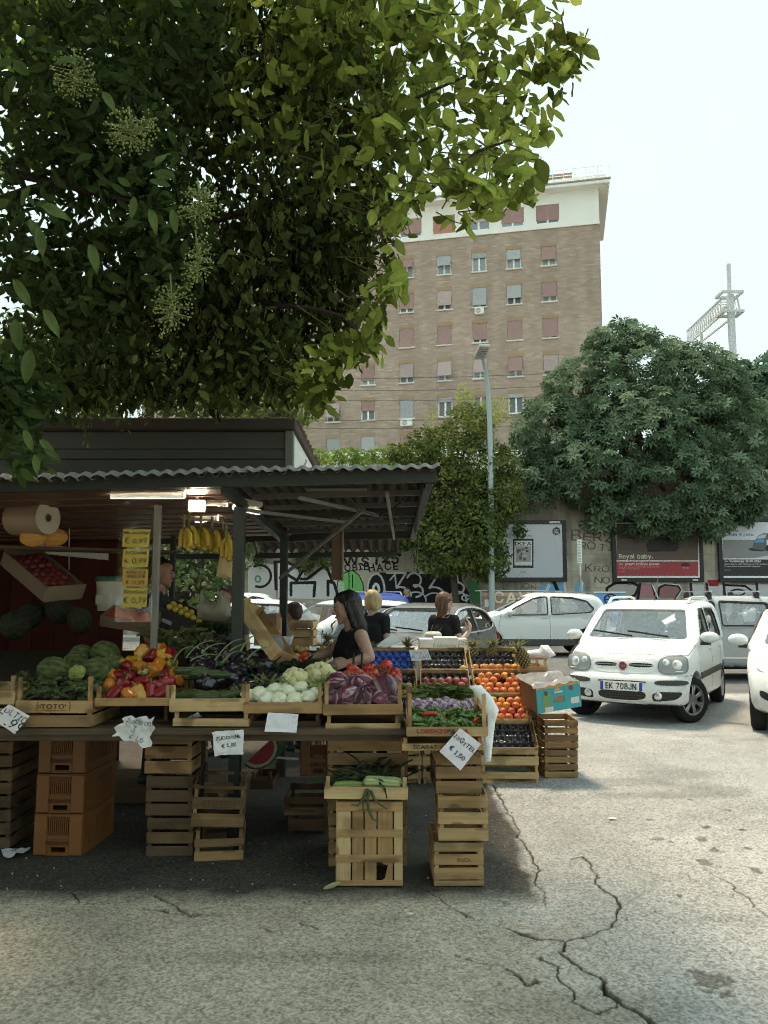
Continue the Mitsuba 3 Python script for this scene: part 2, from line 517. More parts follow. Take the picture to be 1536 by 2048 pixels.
scene['brick'] = pri(mikit.proc(brick_fn), 0.9, specular=0.2)
blk = thing('apartment_building', 'tall brown brick apartment block with white top floor and rows of shuttered windows', 'building')
TOPZ, WHITE, ROOFZ, LEFT = 0, 31.35, 34.3, -40.0
cols = [on_block(u, v)[0] for u, v in [(1097, 500), (1027, 510), (958, 520), (888, 525), (813, 600), (736, 685), (667, 750)]]
pitch = (cols[0] - cols[6]) / 6
cols += [cols[6] - pitch * k for k in range(1, 6)]
ROWS = [29.05 - 3.02 * k for k in range(8)]
hw, hh = .60, .82
holes, tops = [], []
for c in cols:
    for z in ROWS:
        holes.append(sbox(c - hw, z - hh, c + hw, z + hh))
wallpoly = sbox(LEFT, 0, 0, WHITE - .003)
add('brick_wall', ap(prism(wallpoly.difference(union_all(holes)), .45), BM @ tr(0, 0, -.45)), 'brick', parent=blk)
tcols = [on_block(u, v)[0] for u, v in [(1095, 430), (1025, 437), (957, 447), (888, 455)]]
tp = (tcols[0] - tcols[3]) / 3
tcols += [tcols[3] - tp * k for k in range(1, 8)]
tz0, tz1 = WHITE + .45, WHITE + 2.05
tholes = [sbox(c - .95, tz0, c + .95, tz1) for c in tcols]
add('white_storey', ap(prism(sbox(LEFT, WHITE, 0, ROOFZ).difference(union_all(tholes)), .5), BM @ tr(0, 0, -.45)), 'matte', (.80, .80, .76), parent=blk, label='white rendered top storey')
add('string_course', ap(bx(LEFT, .04, WHITE - .02, WHITE + .13, .051, .12), BM), 'matte', (.8, .8, .77), parent=blk)
co = add('cornice', ap(bx(LEFT, .85, ROOFZ, ROOFZ + .28, -10, .95, .03), BM), 'matte', (.78, .78, .75), parent=blk)
add('gutter', ap(bx(LEFT, .93, ROOFZ + .283, ROOFZ + .42, .82, 1.02, .02), BM), 'matte', (.34, .33, .31), parent=co)
add('parapet', ap(bx(LEFT, .6, ROOFZ + .283, ROOFZ + 1.15, -9.5, .1), BM), 'matte', (.80, .80, .77), parent=blk)
# the roof terrace
tx = on_block(1120, 355)[0]
add('penthouse', ap(bx(tx - 3.4, tx + .6, ROOFZ + 1.155, ROOFZ + 2.3, -7, -2.6), BM), 'matte', (.42, .24, .17), parent=blk)
add('terrace_roof', ap(bx(tx - 4.2, tx + 1.0, ROOFZ + 2.31, ROOFZ + 2.5, -7, -1.6), BM), 'matte', (.30, .24, .2), parent=blk)
rl = [beam((tx - 6 + .9 * k, ROOFZ + 1.15, -.4), (tx - 6 + .9 * k, ROOFZ + 2.15, -.4), .05, .05, up=(0, 0, 1)) for k in range(12)]
rl += [beam((LEFT, ROOFZ + h, -.4), (.4, ROOFZ + h, -.4), .05, .05) for h in (1.65, 2.15)]
add('railing', ap(cat_(rl), BM), 'semi', (.75, .75, .74), parent=blk)
add('inner_wall', ap(bx(LEFT, -.45, 0, ROOFZ - .05, -12, -.9), BM), 'matte', (.05, .045, .04), parent=blk)
add('side_wall', ap(bx(-.45, -.002, 0, ROOFZ - .02, -12, -.452), BM), 'brick', parent=blk)

PK, GR, PG = (.38, .25, .235), (.40, .42, .43), (.44, .35, .335)
STATES = {
    (0, 0): (PK, .74, 1), (0, 1): (GR, .55, 1), (0, 2): (GR, .28, 0), (0, 3): (GR, .62, 2), (0, 4): (PK, .5, 2),
    (1, 0): (PK, .80, 1), (1, 1): (GR, .72, 1), (1, 2): (GR, .97, 1), (1, 3): (PG, .82, 1), (1, 4): (PK, .8, 0), (1, 5): (PK, .7, 0),
    (2, 0): (PK, .92, 0), (2, 1): (PK, 1, 0), (2, 2): (PK, .84, 0), (2, 3): (PK, 1, 0), (2, 4): (PK, 1, 0), (2, 5): (GR, .2, 0),
    (3, 0): (PG, .86, 1), (3, 1): (PK, .82, 2), (3, 2): (PG, .72, 1), (3, 3): (PG, .85, 2), (3, 4): (PG, .82, 2), (3, 5): (PK, .75, 0), (3, 6): (PK, .6, 1),
    (4, 0): (GR, .3, 0), (4, 1): (GR, .22, 0), (4, 2): (PK, .1, 0), (4, 3): (GR, .25, 0), (4, 4): (GR, 1, 0), (4, 5): (PK, .5, 0), (4, 6): (PG, .86, 2),
    (5, 3): (PK, .4, 0), (5, 4): (PK, 1, 0), (5, 5): (GR, 1, 0), (5, 6): (GR, .95, 0)}
rg = np.random.default_rng(4)


def window(c, z, w, h, colr, drop, tilt, white=.82, sill=True, deep=.2):
    wk = fresh(f'{blk}__window')
    fr = cat_([bx(-w, w, -h, -h + .09, 0, .07), bx(-w, w, h - .09, h, 0, .07), bx(-w, -w + .09, -h + .092, h - .092, 0, .07), bx(w - .09, w, -h + .092, h - .092, 0, .07), bx(-.07, .07, -h + .092, h - .092, .004, .08)])
    Mw = BM @ tr(c, z, -deep)
    scene[wk] = shape(ap(fr, Mw), 'semi', (white, white, white * .97))
    add('pane', ap(bx(-w + .09, w - .09, -h + .09, h - .09, -.02, .02), Mw), 'gloss', tuple(np.array((.20, .23, .25)) * rg.uniform(.3, 1.5)), parent=wk)
    if sill:
        add('sill', ap(bx(-w - .1, w + .1, -h - .09, -h - .003, 0, deep + .14, .01), Mw), 'matte', (.72, .71, .68), parent=wk)
    if drop > .02:
        L = 2 * h * drop
        n = max(3, int(L / .12))
        sl = cat_([bx(-w + .03, w - .03, -(k + 1) * L / n + .012, -k * L / n, 0, .03) for k in range(n)] + [bx(-w + .035, w - .035, -L, 0, .002, .018)])
        ang = {0: 0, 1: 10, 2: 19}[tilt]
        sl.apply_transform(tr(0, h, deep - .06) @ rot('x', -ang))
        jc = np.array(colr) * rg.uniform(.9, 1.1)
        add('shutter', ap(sl, Mw), 'matte', tuple(jc), parent=wk)
        if tilt:
            add('shutter_stay', ap(cat_([beam((s * (w - .02), -h + .25, deep - .05), (s * (w - .02), h - L * math.cos(math.radians(ang)), deep - .05 + L * math.sin(math.radians(ang))), .03, .03, up=(1, 0, 0)) for s in (-1, 1)]), Mw), 'metal', (.6, .6, .6), parent=wk)


for i, c in enumerate(cols):
    for k, z in enumerate(ROWS):
        st = STATES.get((k, i)) or ([PK, PG, GR][rg.integers(3)], rg.choice([.3, .6, .85, 1]), rg.integers(0, 3))
        window(c, z, hw, hh, *st)
for i, c in enumerate(tcols):
    dr_ = [.82, .78, .55, 1, .8, 1, .6, 1, 1, 1, 1][i]
    window(c, (tz0 + tz1) / 2, .95, .8, [PK, PK, PG, (.45, .22, .17)][i] if i < 4 else PK, dr_, 0, sill=False, deep=.12)
# lintels of upright bricks over the windows
add('lintel_course', cat_([ap(bx(c - hw - .08, c + hw + .08, z + hh + .004, z + hh + .33, .002, .016), BM) for c in cols for z in ROWS]), 'matte', (.36, .26, .175), parent=blk, kind='stuff')
for (i, k) in ((4, 4), (2, 1)):
    c, z = cols[i], ROWS[k] - hh - .42
    s = .5 if k == 4 else .38
    ac = add('air_conditioner', ap(bx(c - s, c + s, z - .27, z + .27, .04, .36, .03), BM), 'semi', (.78, .78, .76), parent=blk)
    add('fan_grille', ap(cat_([trimesh.creation.annulus(r - .015, r + .015, .02, transform=tr(c - s * .25, z, .367)) for r in (.07, .13, .19)]), BM), 'matte', (.3, .3, .3), parent=ac)

# ---------------------------------------------------------------- low white railway shelter before it, wires, gantry
sh = thing('white_shelter', 'low white flat roofed shed below the apartment block', 'building')
p0, p1 = at(560, 902, 47), at(1110, 930, 47)
add('wall', bx(p0[0], p1[0], 47.4, 52, 0, p0[2] - .5), 'matte', (.74, .76, .77), parent=sh)
add('roof', bx(p0[0] - .4, p1[0] + .4, 46.9, 52.3, p0[2] - .497, p0[2] - .1, .03), 'matte', (.80, .82, .83), parent=sh)
for a in np.arange(p0[0] + 1.2, p1[0] - 1, 2.6):
    add('window', bx(a, a + 1.3, 47.3, 47.41, p0[2] - 2.1, p0[2] - 1.0), 'gloss', (.22, .27, .31), parent=sh)
for i, (va, vb) in enumerate([(752, 742), (776, 768), (797, 788), (838, 826), (852, 846)]):
    Y = 43 + i
    a, b = at(470, va, Y), at(1180, vb, Y)
    s = np.linspace(0, 1, 25)
    pts = a + (b - a) * s[:, None] - np.array([0, 0, .25]) * (4 * s * (1 - s))[:, None]
    add('overhead_wire', tube(pts, .014, 5), 'matte', (.05, .05, .05), label=f'{["topmost", "second", "third", "fourth", "lowest"][i]} of the thin dark railway wires before the brick block', cat='cable', group='railway wires in front of the building')
gan = thing('railway_gantry', 'pale grey steel mast with a lattice arm rising behind the round tree', 'pylon')
Yg = 60
b0, b1, b2, b3 = at(1470, 760, Yg), at(1462, 628, Yg), at(1460, 590, Yg), at(1457, 528, Yg)
GC = (.56, .58, .60)
add('mast', cat_([beam((b1[0], Yg, 0), (b1[0], Yg, b2[2]), .42, .42), beam((b1[0] - .05, Yg, b2[2]), (b3[0], Yg, b3[2]), .24, .24)]), 'semi', GC, parent=gan)
for zz in (b1[2], b2[2]):
    add('platform', cat_([bx(b1[0] - .75, b1[0] + .6, Yg - .7, Yg - .55, zz - .08, zz + .12), bx(b1[0] - .75, b1[0] + .6, Yg + .55, Yg + .7, zz - .08, zz + .12),
                          bx(b1[0] - .9, b1[0] - .755, Yg - .7, Yg + .7, zz - .08, zz + .12), bx(b1[0] + .605, b1[0] + .75, Yg - .7, Yg + .7, zz - .08, zz + .12)]), 'semi', GC, parent=gan)
q = at(1385, 690, Yg + 26)
lat = []
ch = []
for dx_ in (-.55, .55):
    for dz_ in (0, 1.0):
        a_, b_ = np.array([b1[0] + dx_, Yg, b1[2] + .1 + dz_ * 1.25]), np.array([q[0] + dx_, q[1], q[2] + dz_ * 1.6])
        ch.append((a_, b_))
        lat.append(beam(a_, b_, .14, .14))
for k in range(18):
    s0, s1 = k / 18, (k + 1) / 18
    L = lambda c, s: c[0] + (c[1] - c[0]) * s
    lat += [beam(L(ch[0], s0), L(ch[1], s1), .08, .08), beam(L(ch[2], s0), L(ch[3], s1), .08, .08), beam(L(ch[1], s1), L(ch[3], s1), .07, .07), beam(L(ch[0], s1), L(ch[1], s1), .08, .08, up=(0, 1, 0))]
add('lattice_arm', cat_(lat), 'semi', GC, parent=gan)
e_ = at(1404, 700, Yg + 9)
add('strut', cat_([beam((b1[0] + .5, Yg, b2[2]), (b1[0] + .75, Yg, b1[2]), .1, .1), beam((e_[0], e_[1], 0), (e_[0], e_[1], e_[2] + 1.6), .2, .2)]), 'semi', GC, parent=gan)

# ---------------------------------------------------------------- the old wall with its graffiti and posters
WY = 30.0


def plaster_fn(p, n, uv):
    big = tfbm(p.x * 0.5, p.z * 0.7, 2.0, 4)
    mid = tfbm(p.x * 3.0, p.z * 3.0, 5.0, 3)
    row = dr.floor(p.z / 0.62)
    fz = p.z / 0.62 - row
    fx = p.x / 1.5 + 0.37 * row
    fx = fx - dr.floor(fx)
    joint = dr.maximum(1 - smoothstep(0.0, 0.05, fz), 1 - smoothstep(0.0, 0.018, fx))
    c = mix((0.20, 0.17, 0.13), (0.42, 0.375, 0.30), smoothstep(0.3, 0.66, big)) * (0.7 + 0.6 * mid)
    streak = smoothstep(0.5, 0.75, tfbm(p.x * 3.2, p.z * 0.25, 9.0, 3))
    c = mix(c, (0.09, 0.075, 0.055), streak * 0.6)
    c = mix(c, (0.07, 0.058, 0.042), joint * 0.5)
    return mix(c, (0.10, 0.08, 0.06), smoothstep(4.0, 5.4, p.z + mid) * 0.7)


scene['plaster'] = pri(mikit.proc(plaster_fn), 0.92, specular=0.2)
wl = thing('graffiti_wall', 'long stained retaining wall covered in graffiti behind the parked cars', 'wall')
add('masonry', bx(-45, 45, WY, WY + .7, 0, 6.1, .01), 'plaster', parent=wl)
add('coping', bx(-45, 45, WY - .12, WY + .85, 6.103, 6.3, .02), 'matte', (.33, .30, .25), parent=wl)


def wp(u, v):
    p = at(u, v, WY)
    return (p[0], p[2])


def paint(pts, col, layer=1, stroke=None, closed=False, label=None, name='graffiti'):
    g = [wp(*p) for p in pts]
    if stroke:
        s = LineString(g + ([g[0]] if closed else [])).buffer(stroke * .0187 / 2, quad_segs=4)
    else:
        s = Polygon(g).buffer(0)
    m = ap(prism(s, .003), tr(0, WY - .001 - .004 * layer, 0) @ UP)
    add(name, m, 'matte', col, parent=wl, label=label)


def arc(cx, cy, rx, ry, a0, a1, n=14):
    return [(cx + rx * math.cos(math.radians(a)), cy - ry * math.sin(math.radians(a))) for a in np.linspace(a0, a1, n)]


K, W, S = (.018, .017, .017), (.62, .63, .63), (.48, .48, .47)
# the black piece with silver outlines
paint([(733, 1204), (733, 1175), (742, 1155), (760, 1145), (920, 1143), (925, 1165), (938, 1185), (940, 1206)], K, 1, label='black filled graffiti lettering with silver outlines')
paint(arc(752, 1180, 17, 33, 180, 0) + [(775, 1206)], S, 2, 4)
paint(arc(752, 1182, 6, 14, 180, 0), W, 2, 5)
paint([(780, 1160), (790, 1148), (792, 1172)], S, 2, 3)
for ox in (0, 66):
    paint([(774 + ox, 1146), (812 + ox, 1146), (793 + ox, 1176)] + arc(800 + ox, 1190, 22, 16, 100, -30), S, 2, 4)
paint(arc(828, 1160, 14, 14, 160, -80) + arc(830, 1182, 16, 12, 100, -80), S, 2, 4)
paint(arc(832, 1200, 20, 16, 160, -10), S, 2, 3)
paint(arc(868, 1198, 18, 12, 170, 20), S, 2, 3)
paint(arc(905, 1160, 10, 18, 110, -80) + arc(912, 1176, 16, 12, 90, -80), S, 2, 4)
paint(arc(915, 1200, 18, 17, 170, -10), S, 2, 4)
for t_, u_, v_, h_ in (('1C', 908, 1202, .25), ('WST25', 688, 1132, .32), ('OBIE', 690, 1142, .2), ('HACE', 738, 1143, .22)):
    m, L_ = lettering(t_, h_, .003, True, np.random.default_rng(len(t_)), 1.0, 1.3)
    o = wp(u_, v_)
    add('graffiti_tag', ap(m, tr(o[0], WY - .014, o[1]) @ UP @ rot('z', 4)), 'matte', W if t_ == '1C' else K, parent=wl)
paint([(672, 1190), (676, 1160), (688, 1146), (705, 1141), (718, 1150), (726, 1168), (728, 1192)], (.16, .42, .12), 1, label='bright green painted blob')
paint([(672, 1190), (676, 1160), (688, 1146), (705, 1141), (718, 1150), (726, 1168), (728, 1192)], K, 2, 2)
paint([(698, 1142), (698, 1190)], K, 2, 2)
paint([(705, 1150), (705, 1175)], K, 2, 2)
paint([(934, 1160), (958, 1162), (960, 1206), (944, 1206)], (.06, .17, .07), 1)
# the pale arrows at the left
PW = (.50, .49, .47)
paint([(496, 1130), (506, 1122), (552, 1130), (552, 1200), (496, 1200)], (.42, .40, .37), 1)
paint(arc(520, 1152, 22, 22, 120, -110), K, 2, 5)
paint(arc(516, 1158, 5, 6, 0, 330), (.08, .17, .14), 2, 3, True)
paint([(556, 1126), (556, 1196), (690, 1200), (688, 1165), (650, 1130), (622, 1160), (604, 1142), (575, 1122)], PW, 1)
for pts in ([(550, 1124), (574, 1124), (606, 1140), (594, 1161), (576, 1150)], [(550, 1124), (552, 1178)], [(651, 1130), (614, 1158), (602, 1158)], [(651, 1130), (664, 1160)], [(582, 1190), (582, 1166), (630, 1165), (628, 1192)], [(656, 1190), (656, 1162), (668, 1166), (676, 1192)]):
    paint(pts, K, 2, 6)
# below the posters, to the right
BL = (.16, .38, .58)
paint([(1080, 1170), (1128, 1166), (1132, 1190), (1075, 1190)], BL, 1)
paint([(1092, 1185), (1098, 1170)], W, 2, 6)
paint([(1108, 1164), (1118, 1188)], K, 2, 7)
paint([(1128, 1162), (1131, 1185)], W, 2, 4)
paint([(1150, 1166), (1168, 1164), (1172, 1190), (1150, 1190)], BL, 1)
paint([(1161, 1188), (1163, 1166)], W, 2, 7)
for t_, u_, v_, h_ in (('BERZ', 1142, 1080, .36), ('ROTIW', 1156, 1098, .28), ('KROK', 1170, 1142, .25), ('NOT-S', 1188, 1166, .24), ('JON', 1035, 1178, .2), ('F', 1006, 1178, .25)):
    m, L_ = lettering(t_, h_, .003, False, np.random.default_rng(len(t_) + 3), 1.0, 1.4)
    o = wp(u_, v_)
    add('graffiti_tag', ap(m, tr(o[0], WY - .008, o[1]) @ UP @ rot('z', -3)), 'matte', (.13, .11, .09), parent=wl)
paint([(1212, 1196), (1214, 1176), (1230, 1166), (1262, 1165), (1278, 1172), (1270, 1190), (1258, 1196)], (.42, .36, .34), 1, label='pale grey and pink graffiti lettering under the red poster')
paint([(1280, 1168), (1304, 1168), (1312, 1196), (1276, 1196)], (.38, .20, .21), 1)
paint([(1318, 1176), (1330, 1168), (1356, 1172), (1360, 1182), (1348, 1196), (1320, 1196)], (.30, .15, .15), 1)
for pts in ([(1212, 1196), (1214, 1176), (1230, 1166), (1262, 1165), (1278, 1172), (1270, 1190), (1258, 1196)], [(1280, 1168), (1276, 1196)], [(1304, 1168), (1312, 1196)]):
    paint(pts, K, 2, 5)
paint([(1316, 1196), (1318, 1176), (1330, 1169), (1356, 1172), (1362, 1180), (1350, 1198)], K, 2, 4)
paint([(1304, 1168), (1316, 1196)], W, 3, 3)
paint([(1314, 1170), (1330, 1167), (1358, 1170), (1364, 1180), (1352, 1198)], W, 3, 2)
for k, (a, b) in enumerate([(1384, 1408), (1416, 1446), (1450, 1512), (1516, 1545)]):
    paint([(a, 1168), (b, 1170), (b - 2, 1200 + 6 * k), (a + 2, 1204)], (.50, .50, .52), 1)
    paint([(a - 3, 1167), (a + 1, 1204)], (.05, .03, .035), 2, 5)
paint(arc(1475, 1185, 14, 6, 0, 340), K, 2, 3, True)
paint([(1450, 1170), (1490, 1172), (1515, 1190), (1500, 1200)], K, 2, 4)
paint([(1415, 1160), (1440, 1160), (1436, 1172), (1418, 1172)], (.30, .03, .04), 3)


def board(u0, u1, v0, v1, label, name='billboard'):
    """A framed hoarding on the wall; returns (thing, sheet) where sheet(u, v) is a point of its paper."""
    k = thing(name, label, 'billboard')
    (x0, z1), (x1, z0) = wp(u0, v0), wp(u1, v1)
    y = WY - .10
    add('backing', bx(x0, x1, y, WY - .005, z0, z1), 'matte', (.1, .1, .1), parent=k)
    f = .15
    for nm, b in (('frame_rail', (x0 - f, x1 + f, z1 + .002, z1 + f)), ('frame_rail', (x0 - f, x1 + f, z0 - f, z0 - .002)), ('frame_stile', (x0 - f, x0 - .002, z0, z1)), ('frame_stile', (x1 + .002, x1 + f, z0, z1))):
        add(nm, bx(b[0], b[1], y - .03, WY - .006, b[2], b[3], .01), 'semi', (.022, .024, .024), parent=k)
    return k, y


def flat(k, y, pts, col, layer, name='print', stroke=None, lab=None, mat='semi'):
    g = [wp(*p) for p in pts]
    s = LineString(g).buffer(stroke * .0187 / 2, cap_style='flat') if stroke else Polygon(g).buffer(0)
    add(name, ap(prism(s, .002), tr(0, y - .001 - .003 * layer, 0) @ UP), mat, col, parent=k, label=lab)


def words(k, y, t, u, v, h, col, layer, bold=False, wide=1.0, centre=False, name='lettering'):
    m, L_ = lettering(t, h * .0187, .002, bold, wide=wide)
    o = wp(u, v)
    add(name, ap(m, tr(o[0] - (L_ / 2 if centre else 0), y - .001 - .003 * layer, o[1]) @ UP), 'semi', col, parent=k)


def R_(a, b, c, d):
    return [(a, b), (c, b), (c, d), (a, d)]


b1_, y = board(975, 1125, 1049, 1155, 'white billboard with a framed catalogue picture and a round black badge')
flat(b1_, y, R_(975, 1049, 1125, 1155), (.52, .54, .58), 0, 'paper')
flat(b1_, y, R_(1025, 1078, 1066, 1136), (.02, .02, .022), 1)
flat(b1_, y, R_(1028, 1082, 1063, 1131), (.66, .66, .64), 2)
words(b1_, y, 'IKEA', 1045.5, 1091, 6.5, (.01, .01, .012), 3, True, 1.55, True)
flat(b1_, y, R_(1030, 1093, 1061, 1124), (.34, .33, .31), 3)
rr = np.random.default_rng(3)
for k in range(14):
    a, b = rr.uniform(1030, 1054), rr.uniform(1094, 1118)
    flat(b1_, y, R_(a, b, a + rr.uniform(2, 7), b + rr.uniform(2, 6)), (rr.choice([.05, .12, .5]),) * 3, 4 + k * .3, 'picture_detail')
words(b1_, y, 'catalogo 2017 online', 1043, 1063, 2.4, (.12, .12, .13), 1, False, 1.0, True)
words(b1_, y, 'IKEA.it/catalogo2017', 1045, 1073, 2.4, (.1, .1, .11), 1, True, 1.0, True)
flat(b1_, y, arc(1111.5, 1063, 8, 8, 0, 345, 24), (.03, .03, .032), 1)
words(b1_, y, 'IKEA', 1111.5, 1061.5, 2.2, (.75, .75, .74), 2, True, 1.2, True)
words(b1_, y, '75', 1111.5, 1069, 5.5, (.75, .75, .74), 2, True, 1.1, True)
flat(b1_, y, [(1040, 1142), (1045, 1144), (1050, 1142), (1050, 1147), (1045, 1145.5), (1040, 1147)], (.45, .38, .2), 1)
words(b1_, y, 'ti aspetta in negozio', 1045, 1151, 1.6, (.25, .3, .45), 1, False, 1.0, True)
p = wp(1108, 1046)
add('name_plate', bx(p[0] - .2, p[0] + .2, y - .045, y - .032, p[1] - .02, p[1] + .06), 'semi', (.5, .5, .48), parent=b1_)

b2_, y = board(1229, 1398, 1046, 1156, 'billboard with a dark car picture above a red text band')
flat(b2_, y, R_(1229, 1046, 1398, 1156), (.72, .70, .66), 0, 'paper')
flat(b2_, y, R_(1231, 1048, 1394, 1121), (.085, .06, .047), 1)
flat(b2_, y, [(1231, 1100), (1290, 1104), (1350, 1100), (1394, 1096), (1394, 1121), (1231, 1121)], (.11, .075, .055), 2)
flat(b2_, y, [(1290, 1090), (1296, 1080), (1312, 1074), (1340, 1074), (1352, 1082), (1356, 1096), (1350, 1103), (1294, 1104)], (.012, .012, .012), 3)
flat(b2_, y, R_(1231, 1123, 1394, 1152), (.33, .045, .05), 1)
words(b2_, y, 'Royal baby.', 1236, 1117, 8.5, (.62, .56, .48), 3, True, .95)
words(b2_, y, '>> smart british green.', 1237, 1130.5, 5.2, (.68, .55, .52), 2, True, .95)
words(b2_, y, 'Nuova smart fortwo e smart forfour british green: motore 71 CV', 1237, 1135, 1.8, (.6, .4, .38), 2)
words(b2_, y, 'e cambio automatico. smart Italia', 1237, 1138.5, 1.8, (.6, .4, .38), 2)
words(b2_, y, 'smart.com', 1237, 1144, 1.7, (.6, .4, .38), 2)
flat(b2_, y, [(1360, 1131), (1362, 1126), (1374, 1126), (1378, 1131), (1378, 1133), (1360, 1133)], (.05, .02, .02), 2)
words(b2_, y, 'FOR ONE', 1369, 1137, 2.2, (.68, .5, .48), 2, True, 1, True)
for u in (1246, 1388):
    p = wp(u, 1160)
    add('name_plate', bx(p[0] - .1, p[0] + .1, y - .045, y - .032, p[1] - .03, p[1] + .03), 'semi', (.6, .6, .58), parent=b2_)

b3_, y = board(1440, 1612, 1045, 1156, 'billboard with a blue car on a grey road above a black text band')
flat(b3_, y, R_(1440, 1045, 1612, 1156), (.74, .75, .76), 0, 'paper')
flat(b3_, y, R_(1443, 1047, 1609, 1080), (.58, .62, .68), 1)
flat(b3_, y, R_(1443, 1080, 1609, 1117), (.23, .23, .235), 1)
flat(b3_, y, [(1500, 1117), (1609, 1098), (1609, 1104), (1528, 1117)], (.48, .48, .48), 2)
flat(b3_, y, R_(1443, 1119, 1609, 1152), (.025, .025, .027), 1)
words(b3_, y, 'La citta', 1446, 1064, 5.5, (.05, .05, .06), 2, True, .95)
words(b3_, y, 'scende in pista.', 1446, 1072, 5.5, (.05, .05, .06), 2, True, .95)
words(b3_, y, '>> Vallelunga 16.09.2016', 1447, 1124.5, 4.2, (.75, .75, .75), 2, True, .95)
words(b3_, y, 'Scopri di piu su smart-roadshow per i tuoi test drive in anteprima', 1447, 1129.5, 2.2, (.6, .6, .6), 2, True)
words(b3_, y, 'il nostro brabus autodromo 100% adrenalina.', 1447, 1134, 2.2, (.6, .6, .6), 2, True)
words(b3_, y, 'smart.com', 1447, 1141, 1.8, (.55, .55, .55), 2)
flat(b3_, y, [(1494, 1099), (1500, 1096), (1530, 1096), (1536, 1100), (1520, 1103), (1500, 1102)], (.03, .03, .03), 3)
flat(b3_, y, [(1503, 1098), (1504, 1088), (1508, 1081), (1514, 1071), (1524, 1067), (1545, 1067), (1552, 1076), (1556, 1098), (1530, 1101)], (.10, .11, .12), 4)
flat(b3_, y, [(1506, 1084), (1511, 1079), (1524, 1079), (1526, 1085), (1508, 1086)], (.10, .30, .55), 5)
flat(b3_, y, [(1514, 1072), (1524, 1069), (1530, 1069), (1527, 1077), (1511, 1078)], (.42, .48, .52), 5)
flat(b3_, y, R_(1530, 1080, 1556, 1090), (.62, .63, .64), 5)
flat(b3_, y, arc(1532, 1097, 4, 5, 0, 340, 12), (.02, .02, .02), 6)
tb = add('name_plate', bx(wp(1516, 1022)[0], wp(1548, 1022)[0], y - .03, WY - .005, wp(1516, 1038)[1], wp(1516, 1012)[1], .01), 'semi', (.055, .06, .066), parent=b3_)

# bus stop post, fence panels along the pavement
sg = thing('bus_stop_sign', 'narrow white bus stop sign on a thin post between two billboards', 'sign')
p = at(1160, 1190, 28.6)
add('post', bar((p[0] + .04, 28.6, .14), (p[0] + .02, 28.6, 3.4), .035, 10), 'metal', (.45, .45, .45), parent=sg)
z0, z1 = at(1160, 1127, 28.6)[2], at(1160, 1079, 28.6)[2]
add('panel', bx(p[0] - .08, p[0] + .09, 28.53, 28.56, z0, z1, .004), 'semi', (.72, .75, .74), parent=sg)
add('print', cat_([bx(p[0] - .06, p[0] + .05, 28.526, 28.531, z0 + h, z0 + h + .02) for h in np.arange(.06, z1 - z0 - .05, .055)]), 'semi', (.2, .25, .25), parent=sg)
add('timetable', bx(p[0] - .015, p[0] + .05, 28.53, 28.56, z0 - .42, z0 - .02, .004), 'semi', (.6, .6, .55), parent=sg)
sg2 = thing('hoarding_panel', 'wood patterned banner with white capital letters on a grey fence frame', 'banner')
Yb = 27.4
a, b = at(962, 1182, Yb), at(1090, 1180, Yb)
add('frame', cat_([bar((a[0], Yb, .14), (a[0], Yb, a[2]), .025), bar((b[0], Yb, .14), (b[0], Yb, a[2]), .025), bar((a[0] - .2, Yb, a[2]), (b[0], Yb, a[2]), .025), bar((a[0], Yb, .4), (b[0], Yb, .4), .02)]), 'metal', (.5, .5, .5), parent=sg2)
h0 = .42
for k in range(9):
    zz = h0 + (a[2] - h0 - .04) * k / 9
    add('plank', bx(a[0] + .04, b[0] - .03, Yb - .03, Yb - .01, zz, zz + (a[2] - h0 - .04) / 9 - .012), 'matte', tuple(np.array((.40, .27, .21)) * (.8 + .08 * ((k * 5) % 7))), parent=sg2)
m, L_ = lettering('CAVOUR', .34, .003, True, np.random.default_rng(2), .4, 1.15)
add('lettering', ap(m, tr(a[0] + .42, Yb - .034, at(0, 1206, Yb)[2] + .03) @ UP), 'semi', (.68, .62, .45), parent=sg2)
add('notice', bx(a[0] + .12, a[0] + .3, Yb - .036, Yb - .031, 1.2, 1.45), 'semi', (.7, .7, .7), parent=sg2)
van = thing('blue_hoarding', 'bright blue painted panel with a black wheel drawing behind the white car roof', 'panel')
Yb = 27.8
a, b = at(1188, 1186, Yb), at(1250, 1188, Yb)
add('sheet', bx(a[0], b[0], Yb, Yb + .04, .15, a[2], .004), 'semi', (.13, .32, .60), parent=van)
add('rail', bx(a[0] - .02, b[0] + .02, Yb - .02, Yb + .06, a[2] + .002, a[2] + .05), 'metal', (.6, .6, .6), parent=van)
c = at(1222, 1199, Yb)
add('drawing', ap(cat_([trimesh.creation.annulus(.2, .25, .004)] + [bx(-.2, .2, -.02, .02, 0, .004).apply_transform(rot('z', a_)) for a_ in (0, 60, 120)]), tr(c[0], Yb - .006, c[2]) @ UP @ sc(1, .8, 1)), 'matte', (.03, .03, .03), parent=van)

